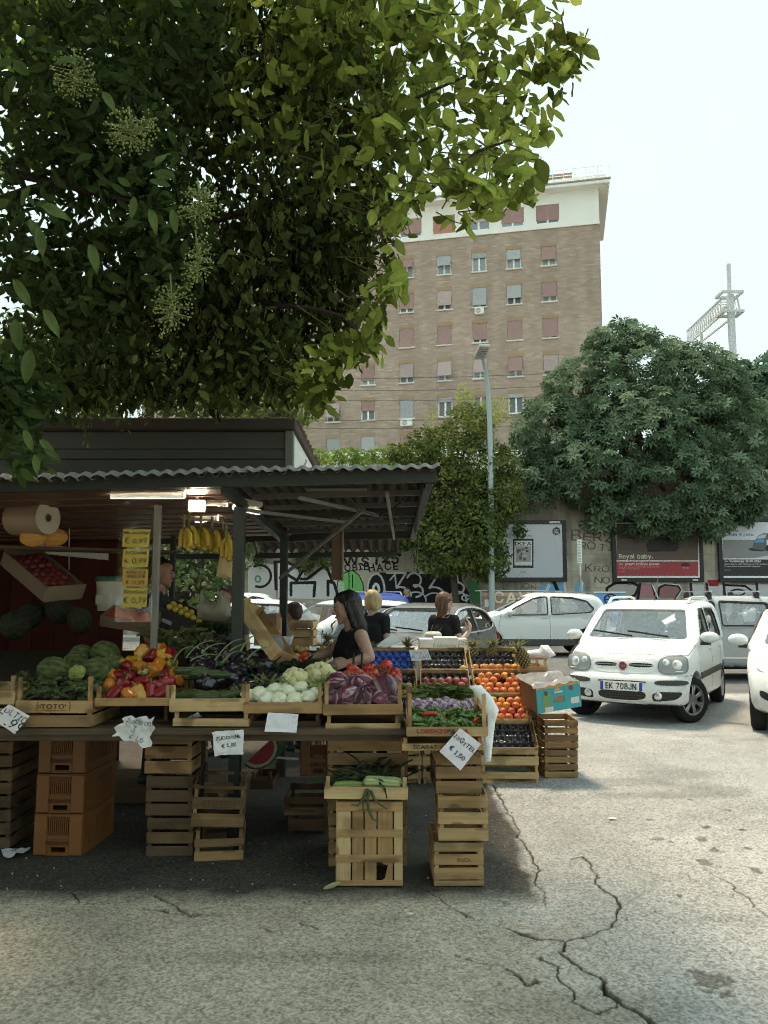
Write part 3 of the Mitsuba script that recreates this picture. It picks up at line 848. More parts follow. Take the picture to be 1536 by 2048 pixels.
# ---------------------------------------------------------------- street lamp
lp = thing('street_lamp', 'tall grey street lamp post curving to a flat lamp head above the ivy', 'street lamp')
Yl = 27.2
pts = [(at(983, 1150, Yl)[0], Yl, 0), (at(983, 1100, Yl)[0], Yl, at(983, 1000, Yl)[2])] + [tuple(at(u, v, Yl - d)) for u, v, d in ((981, 900, 0), (979, 830, .05), (976, 780, .12), (972, 745, .25), (967, 722, .5), (964, 712, .8))]
add('pole', tube(pts, np.linspace(.105, .065, len(pts)), 12), 'semi', (.34, .40, .40), parent=lp, smooth=50)
p = at(963, 705, Yl - 1.0)
hd = add('lamp_head', ap(bx(-.19, .19, -.45, .35, -.06, .05, .03), tr(*p) @ rot('x', -16) @ rot('z', 8)), 'semi', (.42, .43, .41), parent=lp)
add('diffuser', ap(bx(-.14, .14, -.38, .12, -.075, -.062, .004), tr(*p) @ rot('x', -16) @ rot('z', 8)), 'gloss', (.10, .10, .09), parent=hd)
add('louvre', ap(cat_([bx(-.14, .14, -.36 + .1 * k, -.33 + .1 * k, -.09, -.078) for k in range(5)]), tr(*p) @ rot('x', -16) @ rot('z', 8)), 'semi', (.55, .55, .53), parent=hd)

# ---------------------------------------------------------------- trees and creepers behind
ROS = []
for k in range(7):
    a = 2 * PI * k / 7 + .2
    c_, s_ = math.cos(a), math.sin(a)
    L, w_ = (1.0 if k % 2 else .82), .17
    base = np.array([[.06, 0, 0], [.55 * L, -w_, .06], [.55 * L, w_, .06], [L, 0, -.16]])
    ROS.append(base @ np.array([[c_, s_, 0], [-s_, c_, 0], [0, 0, 1]]))
RV = np.vstack(ROS)
RF = np.vstack([np.array([[0, 1, 2], [1, 3, 2]]) + 4 * k for k in range(7)])
LV = np.array([[0, 0, 0], [.5, -.26, .05], [.5, .26, .05], [1, 0, -.12]])
LF = np.array([[0, 1, 2], [1, 3, 2]])


def crown(blobs, n, size, colA, colB, seed, base=(RV, RF), clump=2.2, shell=.62, face=.8, gap=.36):
    """Leaf clusters spread through a union of ellipsoids, thick near the outside and gathered in clumps."""
    rng = np.random.default_rng(seed)
    vol = np.array([np.prod(b[1]) ** (2 / 3) for b in blobs])
    pick = rng.choice(len(blobs), int(n * 1.9), p=vol / vol.sum())
    C, R = np.array([b[0] for b in blobs]), np.array([b[1] for b in blobs])
    d = rng.normal(size=(len(pick), 3))
    d /= np.linalg.norm(d, axis=1, keepdims=True)
    rad = shell + (1.05 - shell) * rng.random(len(pick)) ** .6
    p = C[pick] + d * R[pick] * rad[:, None]
    inside = np.zeros(len(p), bool)
    for c, r in blobs:
        inside |= (((p - c) / r) ** 2).sum(1) < .30
    nz = meshkit.fbm(p * clump, 2, seed)
    ok = ~inside & (nz > gap)
    p, d, nz = p[ok][:n], d[ok][:n], nz[ok][:n]
    nrm = d * face + rng.normal(size=p.shape) * .45 + [0, -.15, .55]
    nrm /= np.linalg.norm(nrm, axis=1, keepdims=True)
    x = np.cross(nrm, rng.normal(size=p.shape))
    x /= np.linalg.norm(x, axis=1, keepdims=True)
    Rm = np.stack([x, np.cross(nrm, x), nrm], -1)
    t = np.clip((nz - gap) / .3 + rng.normal(size=len(p)) * .25, 0, 1)[:, None]
    col = (np.array(colA) * (1 - t) + np.array(colB) * t) * rng.uniform(.75, 1.2, (len(p), 1))
    return copies(*base, mats(Rm, size * rng.uniform(.7, 1.25, len(p)), p), col)


def limbs(p0, tips, r, rng, sub=2):
    out = []
    for q in tips:
        s = np.linspace(0, 1, 7)[:, None]
        mid = np.array(p0) + (np.array(q) - p0) * s + np.c_[np.zeros((7, 2)), np.sin(s * PI) * .25] + rng.normal(size=(7, 3)) * .08 * np.sin(s * PI)
        out.append(tube(mid, np.linspace(r, r * .25, 7), 7))
        for k in range(sub):
            i = rng.integers(3, 7)
            out.append(tube([mid[i], mid[i] + rng.normal(size=3) * .35, mid[i] + rng.normal(size=3) * .5], [r * .3, r * .2, r * .08], 5))
    return cat_(out)


def addtree(name, label, blobs, n, size, cA, cB, seed, root=None, tr_=.2, bark=(.09, .075, .06), cat='tree', mat='leaf', **k):
    t = thing(name, label, cat)
    v, f, c = crown(blobs, n, size, np.array(cA) * 1.7, np.array(cB) * 1.7, seed, **k)
    s = mikit.ply((v, f), mat, smooth=False, color=c)
    key = fresh(f'{t}__crown')
    scene[key] = s
    say(key, kind='stuff')
    if root is not None:
        rng = np.random.default_rng(seed)
        root = np.array(root)
        top = np.mean([b[0] for b in blobs], 0)
        fork = root * .55 + top * .45
        fork[2] = root[2] + (top[2] - root[2]) * .5
        add('trunk', tube([root, root * .6 + fork * .4 + [.05, 0, 0], fork], [tr_ * 1.3, tr_, tr_ * .9], 10), 'matte', bark, parent=t, smooth=60)
        add('limb', limbs(fork, [b[0] for b in blobs], tr_ * .7, rng), 'matte', bark, parent=t, smooth=60, kind='stuff')
    return t


def B(u, v, Y, ru, rv, ry):
    """An ellipsoid of foliage: centre and half sizes measured on the photograph at distance Y."""
    k = Y / FPX
    return (at(u, v, Y), np.array([ru * k, ry, rv * k]))


addtree('round_tree', 'large round dark green tree overhanging the billboards', [
    B(1280, 760, 31.5, 120, 95, 2.2), B(1180, 800, 31.2, 95, 90, 2.0), B(1380, 780, 31.5, 110, 90, 2.0), B(1110, 870, 31.0, 85, 80, 1.8), B(1280, 880, 30.4, 130, 110, 2.4), B(1430, 870, 31, 110, 100, 2.2),
    B(1075, 950, 30.8, 60, 55, 1.4), B(1180, 950, 30.2, 100, 80, 2.0), B(1330, 980, 29.8, 120, 80, 2.0), B(1450, 970, 30.2, 75, 85, 1.8), B(1260, 1030, 30.0, 110, 45, 1.5), B(1390, 1040, 29.6, 80, 42, 1.4), B(1060, 1000, 30.6, 45, 30, 1.0), B(1240, 690, 31.8, 70, 45, 1.4), B(1480, 1000, 29.8, 50, 45, 1.2)],
    7600, .31, (.042, .068, .038), (.125, .17, .105), 11, root=(10.2, 32.4, 5.6), tr_=.35, gap=.40, clump=1.5, mat='leaf_gloss', face=.55)
addtree('pale_tree', 'paler grey green tree at the right edge behind the round tree', [B(1500, 860, 36, 80, 130, 2.2), B(1560, 800, 36, 80, 100, 2.2), B(1540, 960, 36, 90, 100, 2.2), B(1470, 780, 37, 50, 60, 1.5)],
        2200, .42, (.05, .085, .06), (.085, .13, .085), 12, root=(17.3, 36.5, 5.6), tr_=.3, gap=.36, mat='leaf_gloss', face=.55)
addtree('creeper_mound', 'light green creeper mound climbing the wall around the street lamp post', [
    B(935, 850, 28.6, 50, 45, 1.1), B(905, 900, 28.6, 65, 55, 1.2), B(960, 930, 28.2, 70, 60, 1.2), B(900, 1000, 28, 75, 75, 1.2), B(975, 1010, 27.8, 65, 60, 1.1), B(850, 1060, 28, 60, 45, 1.0), B(920, 1085, 27.6, 80, 65, 1.2), B(975, 1120, 27.8, 45, 45, .9), B(800, 1075, 28.4, 40, 28, .7), B(880, 1120, 27.8, 55, 35, .9), B(990, 1085, 27.8, 24, 55, .7), B(1010, 990, 28.0, 40, 45, .8), B(840, 990, 28.6, 50, 50, .9), B(800, 1040, 28.6, 50, 45, .8), B(860, 930, 28.9, 45, 40, .8), B(1005, 930, 28.6, 35, 40, .8), B(770, 1085, 28.8, 40, 32, .6), B(950, 1060, 27.3, 60, 50, .8), B(820, 905, 29.4, 55, 24, .6), B(850, 880, 29.4, 40, 26, .6), B(790, 1000, 29.0, 40, 60, .5)],
    19000, .17, (.034, .05, .016), (.105, .13, .038), 13, root=at(915, 1205, 28.2) * [1, 1, 0], tr_=.13, base=(LV, LF), gap=.35, clump=2.6, cat='creeper')
addtree('feathery_creeper', 'bright yellow green wisps rising beside the lamp post', [B(935, 815, 28.4, 26, 40, .5), B(965, 840, 28.4, 40, 40, .6), B(990, 820, 28.6, 36, 30, .5), B(925, 790, 28.4, 14, 30, .3), B(865, 845, 29.5, 12, 40, .3)],
        2200, .13, (.12, .15, .035), (.22, .25, .06), 14, base=(LV * [1, .5, 1], LF), gap=.3, cat='creeper')
addtree('wall_top_creeper', 'strip of green creeper along the top of the wall above the stall roof', [B(u, 912 + 4 * (k % 2), 30.2, 34, 16, .7) for k, u in enumerate(range(560, 880, 34))],
        3400, .15, (.06, .10, .025), (.16, .21, .05), 15, base=(LV, LF), gap=.3, cat='creeper')
addtree('hanging_ivy', 'dark ivy hanging down the wall behind the stall posts', [B(630, 1090, 29.7, 36, 40, .3), B(610, 1120, 29.75, 22, 26, .25), B(520, 1095, 29.7, 28, 36, .3), B(655, 1120, 29.75, 14, 22, .2), B(705, 1078, 29.75, 22, 14, .2), B(760, 1085, 29.75, 26, 22, .25), B(1040, 1060, 29.5, 14, 16, .2)],
        2600, .13, (.030, .05, .018), (.075, .10, .03), 16, base=(LV, LF), gap=.42, cat='creeper')
addtree('garden_tree', 'dappled mid green tree rising behind the kiosk roof', [B(200, 740, 14, 130, 70, 1.4), B(360, 770, 14, 120, 60, 1.4), B(90, 720, 15, 120, 90, 1.4), B(500, 790, 14, 90, 50, 1.2), B(590, 800, 13, 45, 45, .8), B(270, 650, 16, 180, 70, 1.5), B(120, 820, 13.5, 110, 60, 1.2), B(480, 700, 16, 130, 70, 1.2)],
        9000, .17, (.03, .05, .016), (.085, .12, .032), 17, root=(-4.2, 14.5, 0), tr_=.18, base=(LV, LF), gap=.36, clump=2.6)
addtree('yard_bush', 'dense leafy bush behind the stall seen past the bananas', [B(400, 1120, 12.5, 90, 90, 1.0), B(310, 1110, 12.5, 80, 80, 1.0), B(430, 1080, 12, 55, 60, .8), B(350, 1180, 12, 110, 60, 1.0), B(220, 1120, 12.5, 80, 90, 1.0)],
        5200, .11, (.03, .05, .018), (.09, .12, .05), 18, root=(-3.0, 12.8, 0), tr_=.1, base=(LV, LF), gap=.36, cat='bush')
# ---------------------------------------------------------------- the market stall: frame, corrugated roof, kiosk box, shelves
st = thing('market_stall', 'dark green market stall with a rusty corrugated roof and a long wooden table', 'market stall')
GREEN, DARK = (.018, .026, .020), (.02, .02, .018)


def corrugated(x0, x1, y0, y1, zf, pitch=.082, amp=.017, th=.003, ny=8, rng=None, slots=False):
    """A wavy sheet, waves across x; zf(x, y) its height."""
    xs = np.linspace(x0, x1, int((x1 - x0) / pitch * 12) + 1)
    ys = np.linspace(y0, y1, ny)
    X, Y = np.meshgrid(xs, ys, indexing='ij')
    Z = zf(X, Y) + amp * np.cos(2 * PI * X / pitch)
    if rng is not None:
        Yj = Y + (meshkit.noise(np.stack([X * 3, X * 0 + rng.uniform(0, 99), X * 0], -1)) - .5) * .05
        Z = Z + (meshkit.noise(np.stack([X * 2, Y * 2, X * 0 + 7], -1)) - .5) * .025
        Y = Yj
    n = X.size
    v = np.vstack([np.stack([X, Y, Z], -1).reshape(-1, 3), np.stack([X, Y, Z - th], -1).reshape(-1, 3)])
    F = grid(len(xs), ny)
    f = [F, F[:, ::-1] + n]
    e = np.arange(len(xs) - 1)
    for j in (0, ny - 1):
        a = e * ny + j
        q = np.vstack([np.stack([a, a + ny, a + n], 1), np.stack([a + ny, a + ny + n, a + n], 1)])
        f.append(q if j else q[:, ::-1])
    return trimesh.Trimesh(v, np.vstack(f), process=False)


def rust_fn(p, n, uv):
    m = tfbm(p.x * 2.2, p.y * 2.2, 1.0, 4)
    s = tfbm(p.x * 14, p.y * 3, 3.0, 3)
    c = mix((0.34, 0.33, 0.30), (0.16, 0.125, 0.09), smoothstep(0.42, 0.66, m))
    c = mix(c, (0.10, 0.085, 0.06), smoothstep(0.5, 0.8, s) * 0.6)
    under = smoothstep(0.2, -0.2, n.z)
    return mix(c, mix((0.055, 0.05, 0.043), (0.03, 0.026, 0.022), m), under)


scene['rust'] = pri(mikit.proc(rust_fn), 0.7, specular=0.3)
RX1 = .345
rgr = np.random.default_rng(21)
zroof = lambda x, y: 2.335 + .026 * (x + 1) - .032 * (y - 4.8)
rf = fresh(f'{st}__roof')
xs_ = [RX1 - .93 * k for k in range(6)]
for k in range(5):
    dz = .004 * (k % 2)
    s_ = corrugated(xs_[k + 1] - .04, xs_[k], 4.80 + rgr.uniform(-.02, .02), 8.15, lambda x, y: zroof(x, y) + dz, ny=14, rng=rgr)
    if k == 0:
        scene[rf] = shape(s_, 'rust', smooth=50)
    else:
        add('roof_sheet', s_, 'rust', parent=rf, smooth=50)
xs = np.linspace(-4.4, RX1 - .01, 700)
wv_ = .008 * np.cos(2 * PI * xs / .082) + .012 * (meshkit.noise(np.c_[xs * 3.1, xs * 0, xs * 0]) - .5)
rows_ = [(4.86, .030), (4.80, .026), (4.772, .0)]
fv = np.vstack([np.stack([xs, np.full_like(xs, y) + .02 * (meshkit.noise(np.c_[xs * 2, xs * 0 + j, xs * 0]) - .5), zroof(xs, 4.8) + dz + wv_ - o], 1) for o in (0, .003) for j, (y, dz) in enumerate(rows_)])
n_ = len(xs)
e_ = np.arange(n_ - 1)
ff = []
for a, b, fl in ((0, 1, 0), (1, 2, 0), (3, 4, 1), (4, 5, 1), (2, 5, 0), (0, 3, 1)):
    q = np.vstack([np.stack([a * n_ + e_, b * n_ + e_, b * n_ + e_ + 1], 1), np.stack([a * n_ + e_, b * n_ + e_ + 1, a * n_ + e_ + 1], 1)])
    ff.append(q[:, ::-1] if fl else q)
add('front_lip', trimesh.Trimesh(fv, np.vstack(ff), process=False), 'matte', (.27, .27, .25), parent=rf, smooth=50, label='pale weathered front lip of the corrugated sheets')
# the lower sheets of the back bay, seen from below with light in the laps
for k in range(4):
    x1 = .16 - .62 * k
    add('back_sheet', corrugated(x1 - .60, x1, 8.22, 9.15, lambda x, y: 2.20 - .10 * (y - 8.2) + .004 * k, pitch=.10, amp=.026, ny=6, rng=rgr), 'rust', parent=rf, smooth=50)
# beams and battens
for nm, p, q, w, h in (('front_beam', (-4.6, 4.90, 2.215), (RX1 - .02, 4.90, 2.335), .05, .085), ('back_beam', (-4.6, 8.12, 2.10), (RX1 - .03, 8.12, 2.21), .05, .08), ('side_beam', (RX1 - .06, 4.93, 2.31), (RX1 - .06, 8.09, 2.185), .05, .05),
                       ('middle_beam', (-4.6, 6.5, 2.185), (RX1 - .09, 6.5, 2.27), .05, .07), ('rear_beam', (-2.4, 9.1, 2.03), (.14, 9.1, 2.06), .05, .06), ('side_beam', (-.985, 4.93, 2.255), (-.985, 8.09, 2.13), .05, .06)):
    add(nm, beam(p, q, w, h), 'semi', GREEN, parent=st)
for y in (5.45, 6.0, 7.05, 7.6):
    add('batten', beam((-.9, y, zroof(-.9, y) - .05), (RX1 - .03, y, zroof(.3, y) - .05), .035, .035), 'semi', (.06, .06, .055), parent=st)
for a, b in (((-.95, 5.5, 2.18), (-.30, 6.9, 2.22)), ((-.55, 5.2, 2.23), (-.05, 6.45, 2.24)), ((.02, 5.2, 2.26), (.1, 7.9, 2.15)), ((-.93, 7.2, 1.75), (-.15, 6.0, 2.24))):
    add('brace', beam(a, b, .022, .022), 'semi', (.16, .165, .155), parent=st)


def post(u0, u1, Y, z0, z1, colr, name='post', rail=None):
    a, b = at(u0, 1100, Y)[0], at(u1, 1100, Y)[0]
    k = add(name, bx(a, b, Y, Y + (b - a), z0, z1, .004), 'semi', colr, parent=st)
    return k, a, b


post(465, 487, 5.45, 0, 2.20, GREEN)
k_, a_, b_ = post(560, 575, 7.3, 0, 2.16, GREEN)
post(305, 318, 5.5, .9, 2.22, (.17, .165, .14), 'aluminium_upright')
post(340, 350, 7.6, 0, 2.15, GREEN)
kb = add('hanging_board', bx(at(663, 1100, 7.2)[0], at(683, 1100, 7.2)[0], 7.2, 7.25, at(670, 1160, 7.2)[2], 2.2, .004), 'matte', (.14, .095, .06), parent=st)
add('conduit', bar((at(685, 1100, 7.19)[0], 7.19, at(670, 1162, 7.19)[2]), (at(685, 1100, 7.19)[0], 7.19, 2.2), .011, 8), 'semi', (.2, .15, .1), parent=kb)
# the old lamp housing under the roof and its cables
lh = thing('strip_lamp', 'unlit dark strip lamp housing hung under the front of the corrugated roof', 'lamp')
pL = at(672, 965, 5.35)
add('housing', bx(pL[0] - .24, pL[0] + .24, 5.30, 5.42, pL[2] - .035, pL[2] + .06, .02), 'semi', (.03, .03, .028), parent=lh)
add('diffuser', bx(pL[0] - .21, pL[0] + .21, 5.31, 5.41, pL[2] - .055, pL[2] - .037, .008), 'gloss', (.12, .12, .11), parent=lh)


def cable(name, label, pts, r=.006, sag=.0, col=DARK):
    p = np.array(pts, float)
    t = np.linspace(0, len(p) - 1, 10 * (len(p) - 1) + 1)
    q = np.stack([np.interp(t, range(len(p)), p[:, i]) for i in range(3)], 1)
    q[:, 2] -= sag * np.sin(PI * (t % 1))
    return add(name, tube(q, r, 6), 'semi', col, smooth=True, label=label, cat='cable')


cable('cable', 'dark cable sagging from the roof towards the right hand corner', [at(690, 985, 5.5), at(760, 1030, 6.2), at(850, 945, 5.2)], .006, .05)
cable('cable', 'bundle of loose dark cables hanging at the right end of the roof', [at(850, 945, 5.1), at(845, 985, 5.1), at(838, 1020, 5.1), at(832, 1065, 5.1)], .016, .0)
cable('cable', 'thin cable loop by the hanging bundle at the roof end', [at(846, 965, 5.1), at(858, 958, 5.1), at(856, 974, 5.1), at(846, 970, 5.1)], .004, .0)
cable('cable', 'slack thin line strung low between the back posts', [at(487, 1100, 7.0), at(560, 1085, 7.3)], .004, .03)
# moss, leaf litter and the folded sacking that lies on the roof edge
rngm = np.random.default_rng(5)
xs = np.linspace(at(450, 930, 5.0)[0], at(860, 920, 5.0)[0], 60)
mb = []
for x in xs:
    for _ in range(5):
        y = 4.95 + rngm.random() * .35
        r = rngm.uniform(.02, .05)
        mb.append(ap(blob(r, r * .9, r * .55, 1, .5, 3, int(rngm.integers(999))), tr(x + rngm.uniform(-.04, .04), y, float(zroof(x, y)) + .02)))
add('roof_litter', cat_(mb), 'matte', (.27, .25, .17), label='strip of dry moss and leaf litter along the roof edge', kind='stuff')
# kiosk box on top
kx0, kx1, ky0, ky1, kz1 = -3.9, at(580, 850, 5.8)[0], 5.8, 7.95, 2.905
kb_ = thing('kiosk_roof_box', 'dark grey sheet metal roof box with one white side above the corrugated roof', 'roof box')
GREY = (.052, .056, .050)
for i, (z0, z1, o) in enumerate(((2.33, 2.585, 0), (2.588, 2.66, .008), (2.663, 2.79, .003))):
    add('fascia_board', bx(kx0, kx1 - .001, ky0 - o, ky0 + .03, z0, z1, .004), 'semi', tuple(np.array(GREY) * (1 + .05 * i)), parent=kb_)
add('side_panel', bx(kx1, kx1 + .02, ky0 + .06, ky1, 2.33, 2.80, .003), 'semi', (.62, .62, .60), parent=kb_, label='weathered white side panel')
add('corner_trim', bx(kx1 - .03, kx1 + .028, ky0 - .03, ky0 + .055, 2.33, 2.795, .004), 'semi', (.13, .14, .125), parent=kb_)
for y0, y1 in ((6.2, 6.9), (7.1, 7.7)):
    add('side_stain', ap(prism(Polygon([(y0, 2.4), (y1, 2.76), (y1 - .1, 2.76), (y0 - .12, 2.42)]), .002), np.array([[0, 0, 1, kx1 + .0205], [1, 0, 0, 0], [0, 1, 0, 0], [0, 0, 0, 1.]])), 'matte', (.22, .21, .19), parent=kb_)
add('roof_edge', bx(kx0 - .02, kx1 + .045, ky0 - .06, ky1 + .05, 2.80, 2.885, .008), 'matte', (.06, .052, .045), parent=kb_)
lit = []
for _ in range(260):
    y = rngm.uniform(ky0, ky1)
    lit.append(ap(blob(.03, .03, .016, 1, .5, 3, 1), tr(kx1 + rngm.uniform(-.06, .04), y, 2.887)))
for _ in range(160):
    lit.append(ap(blob(.02, .02, .011, 1, .5, 3, 1), tr(rngm.uniform(kx0, kx1), ky0 + rngm.uniform(-.05, .2), 2.887)))
add('roof_litter', cat_(lit), 'matte', (.13, .10, .07), label='leaf litter along the edge of the kiosk roof box', kind='stuff')

# ---- table
TY, TZ = 4.72, at(400, 1456, 4.75)[2]
rw = np.random.default_rng(31)
xa, xb = -3.2, at(812, 1460, 4.72)[0]
for y0, y1 in ((TY, TY + .20), (TY + .205, TY + .42), (TY + .425, TY + .66), (TY + .665, TY + .9)):
    m, uv = slat(xa, xb, y0, y1, TZ - .035, TZ - .003, rw, .003, 7)
    key = fresh(f'{st}__table_board')
    scene[key] = {**wshape(m, uv), 'bsdf': {'type': 'ref', 'id': 'old_wood'}}


def oldwood_fn(p, n, uv):
    g = tfbm(uv.x * 2.0, uv.y * 600.0, 3.0, 3)
    m = tfbm(p.x * 6, p.y * 6, p.z * 6, 3)
    return mix((0.05, 0.036, 0.024), (0.13, 0.095, 0.06), g) * (0.6 + 0.7 * m)


scene['old_wood'] = pri(mikit.proc(oldwood_fn), 0.8, specular=0.25)
m, uv = slat(xa, xb, TY + .04, TY + .08, TZ - .075, TZ - .038, rw, .002, 7)
key = fresh(f'{st}__table_rail')
scene[key] = {**wshape(m, uv), 'bsdf': {'type': 'ref', 'id': 'old_wood'}}
for x in (-2.7, -1.25, -.05):
    add('table_leg', bx(x, x + .07, TY + .66, TY + .73, 0, TZ - .04, .003), 'semi', GREEN, parent=st)
# sloping shelf that carries the back rows, and its front board
q = prism([(5.26, .90), (6.35, 1.17), (6.35, 1.14), (5.26, .87)], 2.9)
add('sloping_shelf', ap(q, np.array([[0, 0, 1, -3.4], [1, 0, 0, 0], [0, 1, 0, 0], [0, 0, 0, 1.]])), 'matte', (.035, .028, .02), parent=st)
add('shelf_front', bx(-3.2, -.50, 5.22, 5.255, TZ, .90), 'matte', (.03, .024, .018), parent=st)
# back room: walls, ceiling, ledges
RED = (.075, .02, .016)
for k in range(9):
    x = -4.6 + k * .225
    add('back_plank', bx(x, x + .22, 8.0, 8.03, 0, 2.14, .003), 'matte', tuple(np.array(RED) * rgr.uniform(.7, 1.15)), parent=st)
add('left_wall', bx(-4.64, -4.605, 5.6, 8.03, 0, 2.14), 'matte', (.06, .03, .024), parent=st)
for k in range(10):
    y = 5.12 + k * .285
    add('ceiling_board', beam((-4.6, y, float(zroof(-4.6, y)) - .055), (-1.02 if k < 9 else -.9, y, float(zroof(-1.0, y)) - .055), .28, .014), 'semi', tuple(np.array((.10, .05, .032)) * rgr.uniform(.7, 1.1)), parent=st)
p = at(75, 1097, 6.3)
q = at(215, 1112, 7.4)
add('white_shelf', beam(p, q, .02, .075), 'semi', (.50, .48, .40), parent=st)
add('shelf_board', ap(bx(-2.0, .0, 0, .36, -.02, 0), tr(p[0] + 1.1, p[1] + .1, p[2] - .01) @ rot('z', 32)), 'matte', (.10, .07, .05), parent=st)
cable('hanging_chain', 'thin bright chain hanging in front of the red back wall', [at(140, 985, 6.8), at(139, 1050, 6.8), at(138, 1140, 6.8)], .004, .0, (.5, .5, .5))

# ---- lit lamps inside (the photograph shows them burning)
WARM = (1.0, .86, .56)


def tube_lamp(label, p, q, r, L, housing=True):
    k = thing('fluorescent_lamp', label, 'lamp')
    p, q = np.array(p), np.array(q)
    key = fresh(f'{k}__tube')
    scene[key] = {**mikit.ply(bar(p, q, r, 10), 'matte', smooth=True, color=np.ones((22, 3)) * .8), 'emitter': {'type': 'area', 'radiance': rgb(*(np.array(WARM) * L))}}
    if housing:
        add('housing', beam(p + [0, 0, r + .025], q + [0, 0, r + .025], .09, .035), 'semi', (.45, .42, .34), parent=k)
    return k


tube_lamp('bright warm fluorescent tube under the ceiling behind the hanging price strip', at(222, 991, 5.1), at(370, 990, 5.1), .02, 7)
tube_lamp('warm fluorescent tube half hidden by the big green post', at(468, 1013, 5.62), at(520, 1024, 5.72), .022, 5)
tube_lamp('warm lamp tube shining just above the bananas', at(390, 1038, 6.3), at(436, 1037, 6.3), .026, 5)
tube_lamp('slim warm tube at the back of the ceiling', at(400, 1008, 5.55), at(455, 1009, 5.55), .012, 5)
bl = thing('work_lamp', 'glaring square work lamp hanging beside the bananas', 'lamp')
pB = at(394, 1012, 5.3)
Mb = tr(*pB) @ rot('z', 12) @ rot('x', 18)
key = fresh(f'{bl}__lamp_face')
scene[key] = {**mikit.ply(ap(bx(-.05, .05, -.012, 0, -.035, .035), Mb), 'matte', color=np.ones((8, 3)) * .8), 'emitter': {'type': 'area', 'radiance': rgb(16, 14, 10)}}
add('housing', ap(cat_([bx(-.062, .062, .002, .05, -.045, .045, .008), bx(-.01, .01, .015, .035, .046, .16)]), Mb), 'semi', (.05, .05, .05), parent=bl)
cl_ = thing('spring_clip', 'small dark clip clamped to the front beam before the bright tube', 'clip')
add('jaw', ap(bx(-.012, .012, -.02, .02, -.06, .05, .006), tr(*at(259, 984, 5.2)) @ rot('y', 14)), 'semi', (.10, .07, .05), parent=cl_)
add('jaw', ap(bx(-.02, .02, -.016, .016, -.062, -.04, .006), tr(*at(257, 990, 5.18)) @ rot('y', 14)), 'semi', (.08, .06, .04), parent=cl_)
# ---------------------------------------------------------------- cars: shell cut out of one warped block, panes, lamps, wheels
import shapely


def chaikin(p, n=2):
    p = np.asarray(p, float)
    for _ in range(n):
        q = np.roll(p, -1, 0)
        p = np.stack([.78 * p + .22 * q, .22 * p + .78 * q], 1).reshape(-1, 2)
    return p


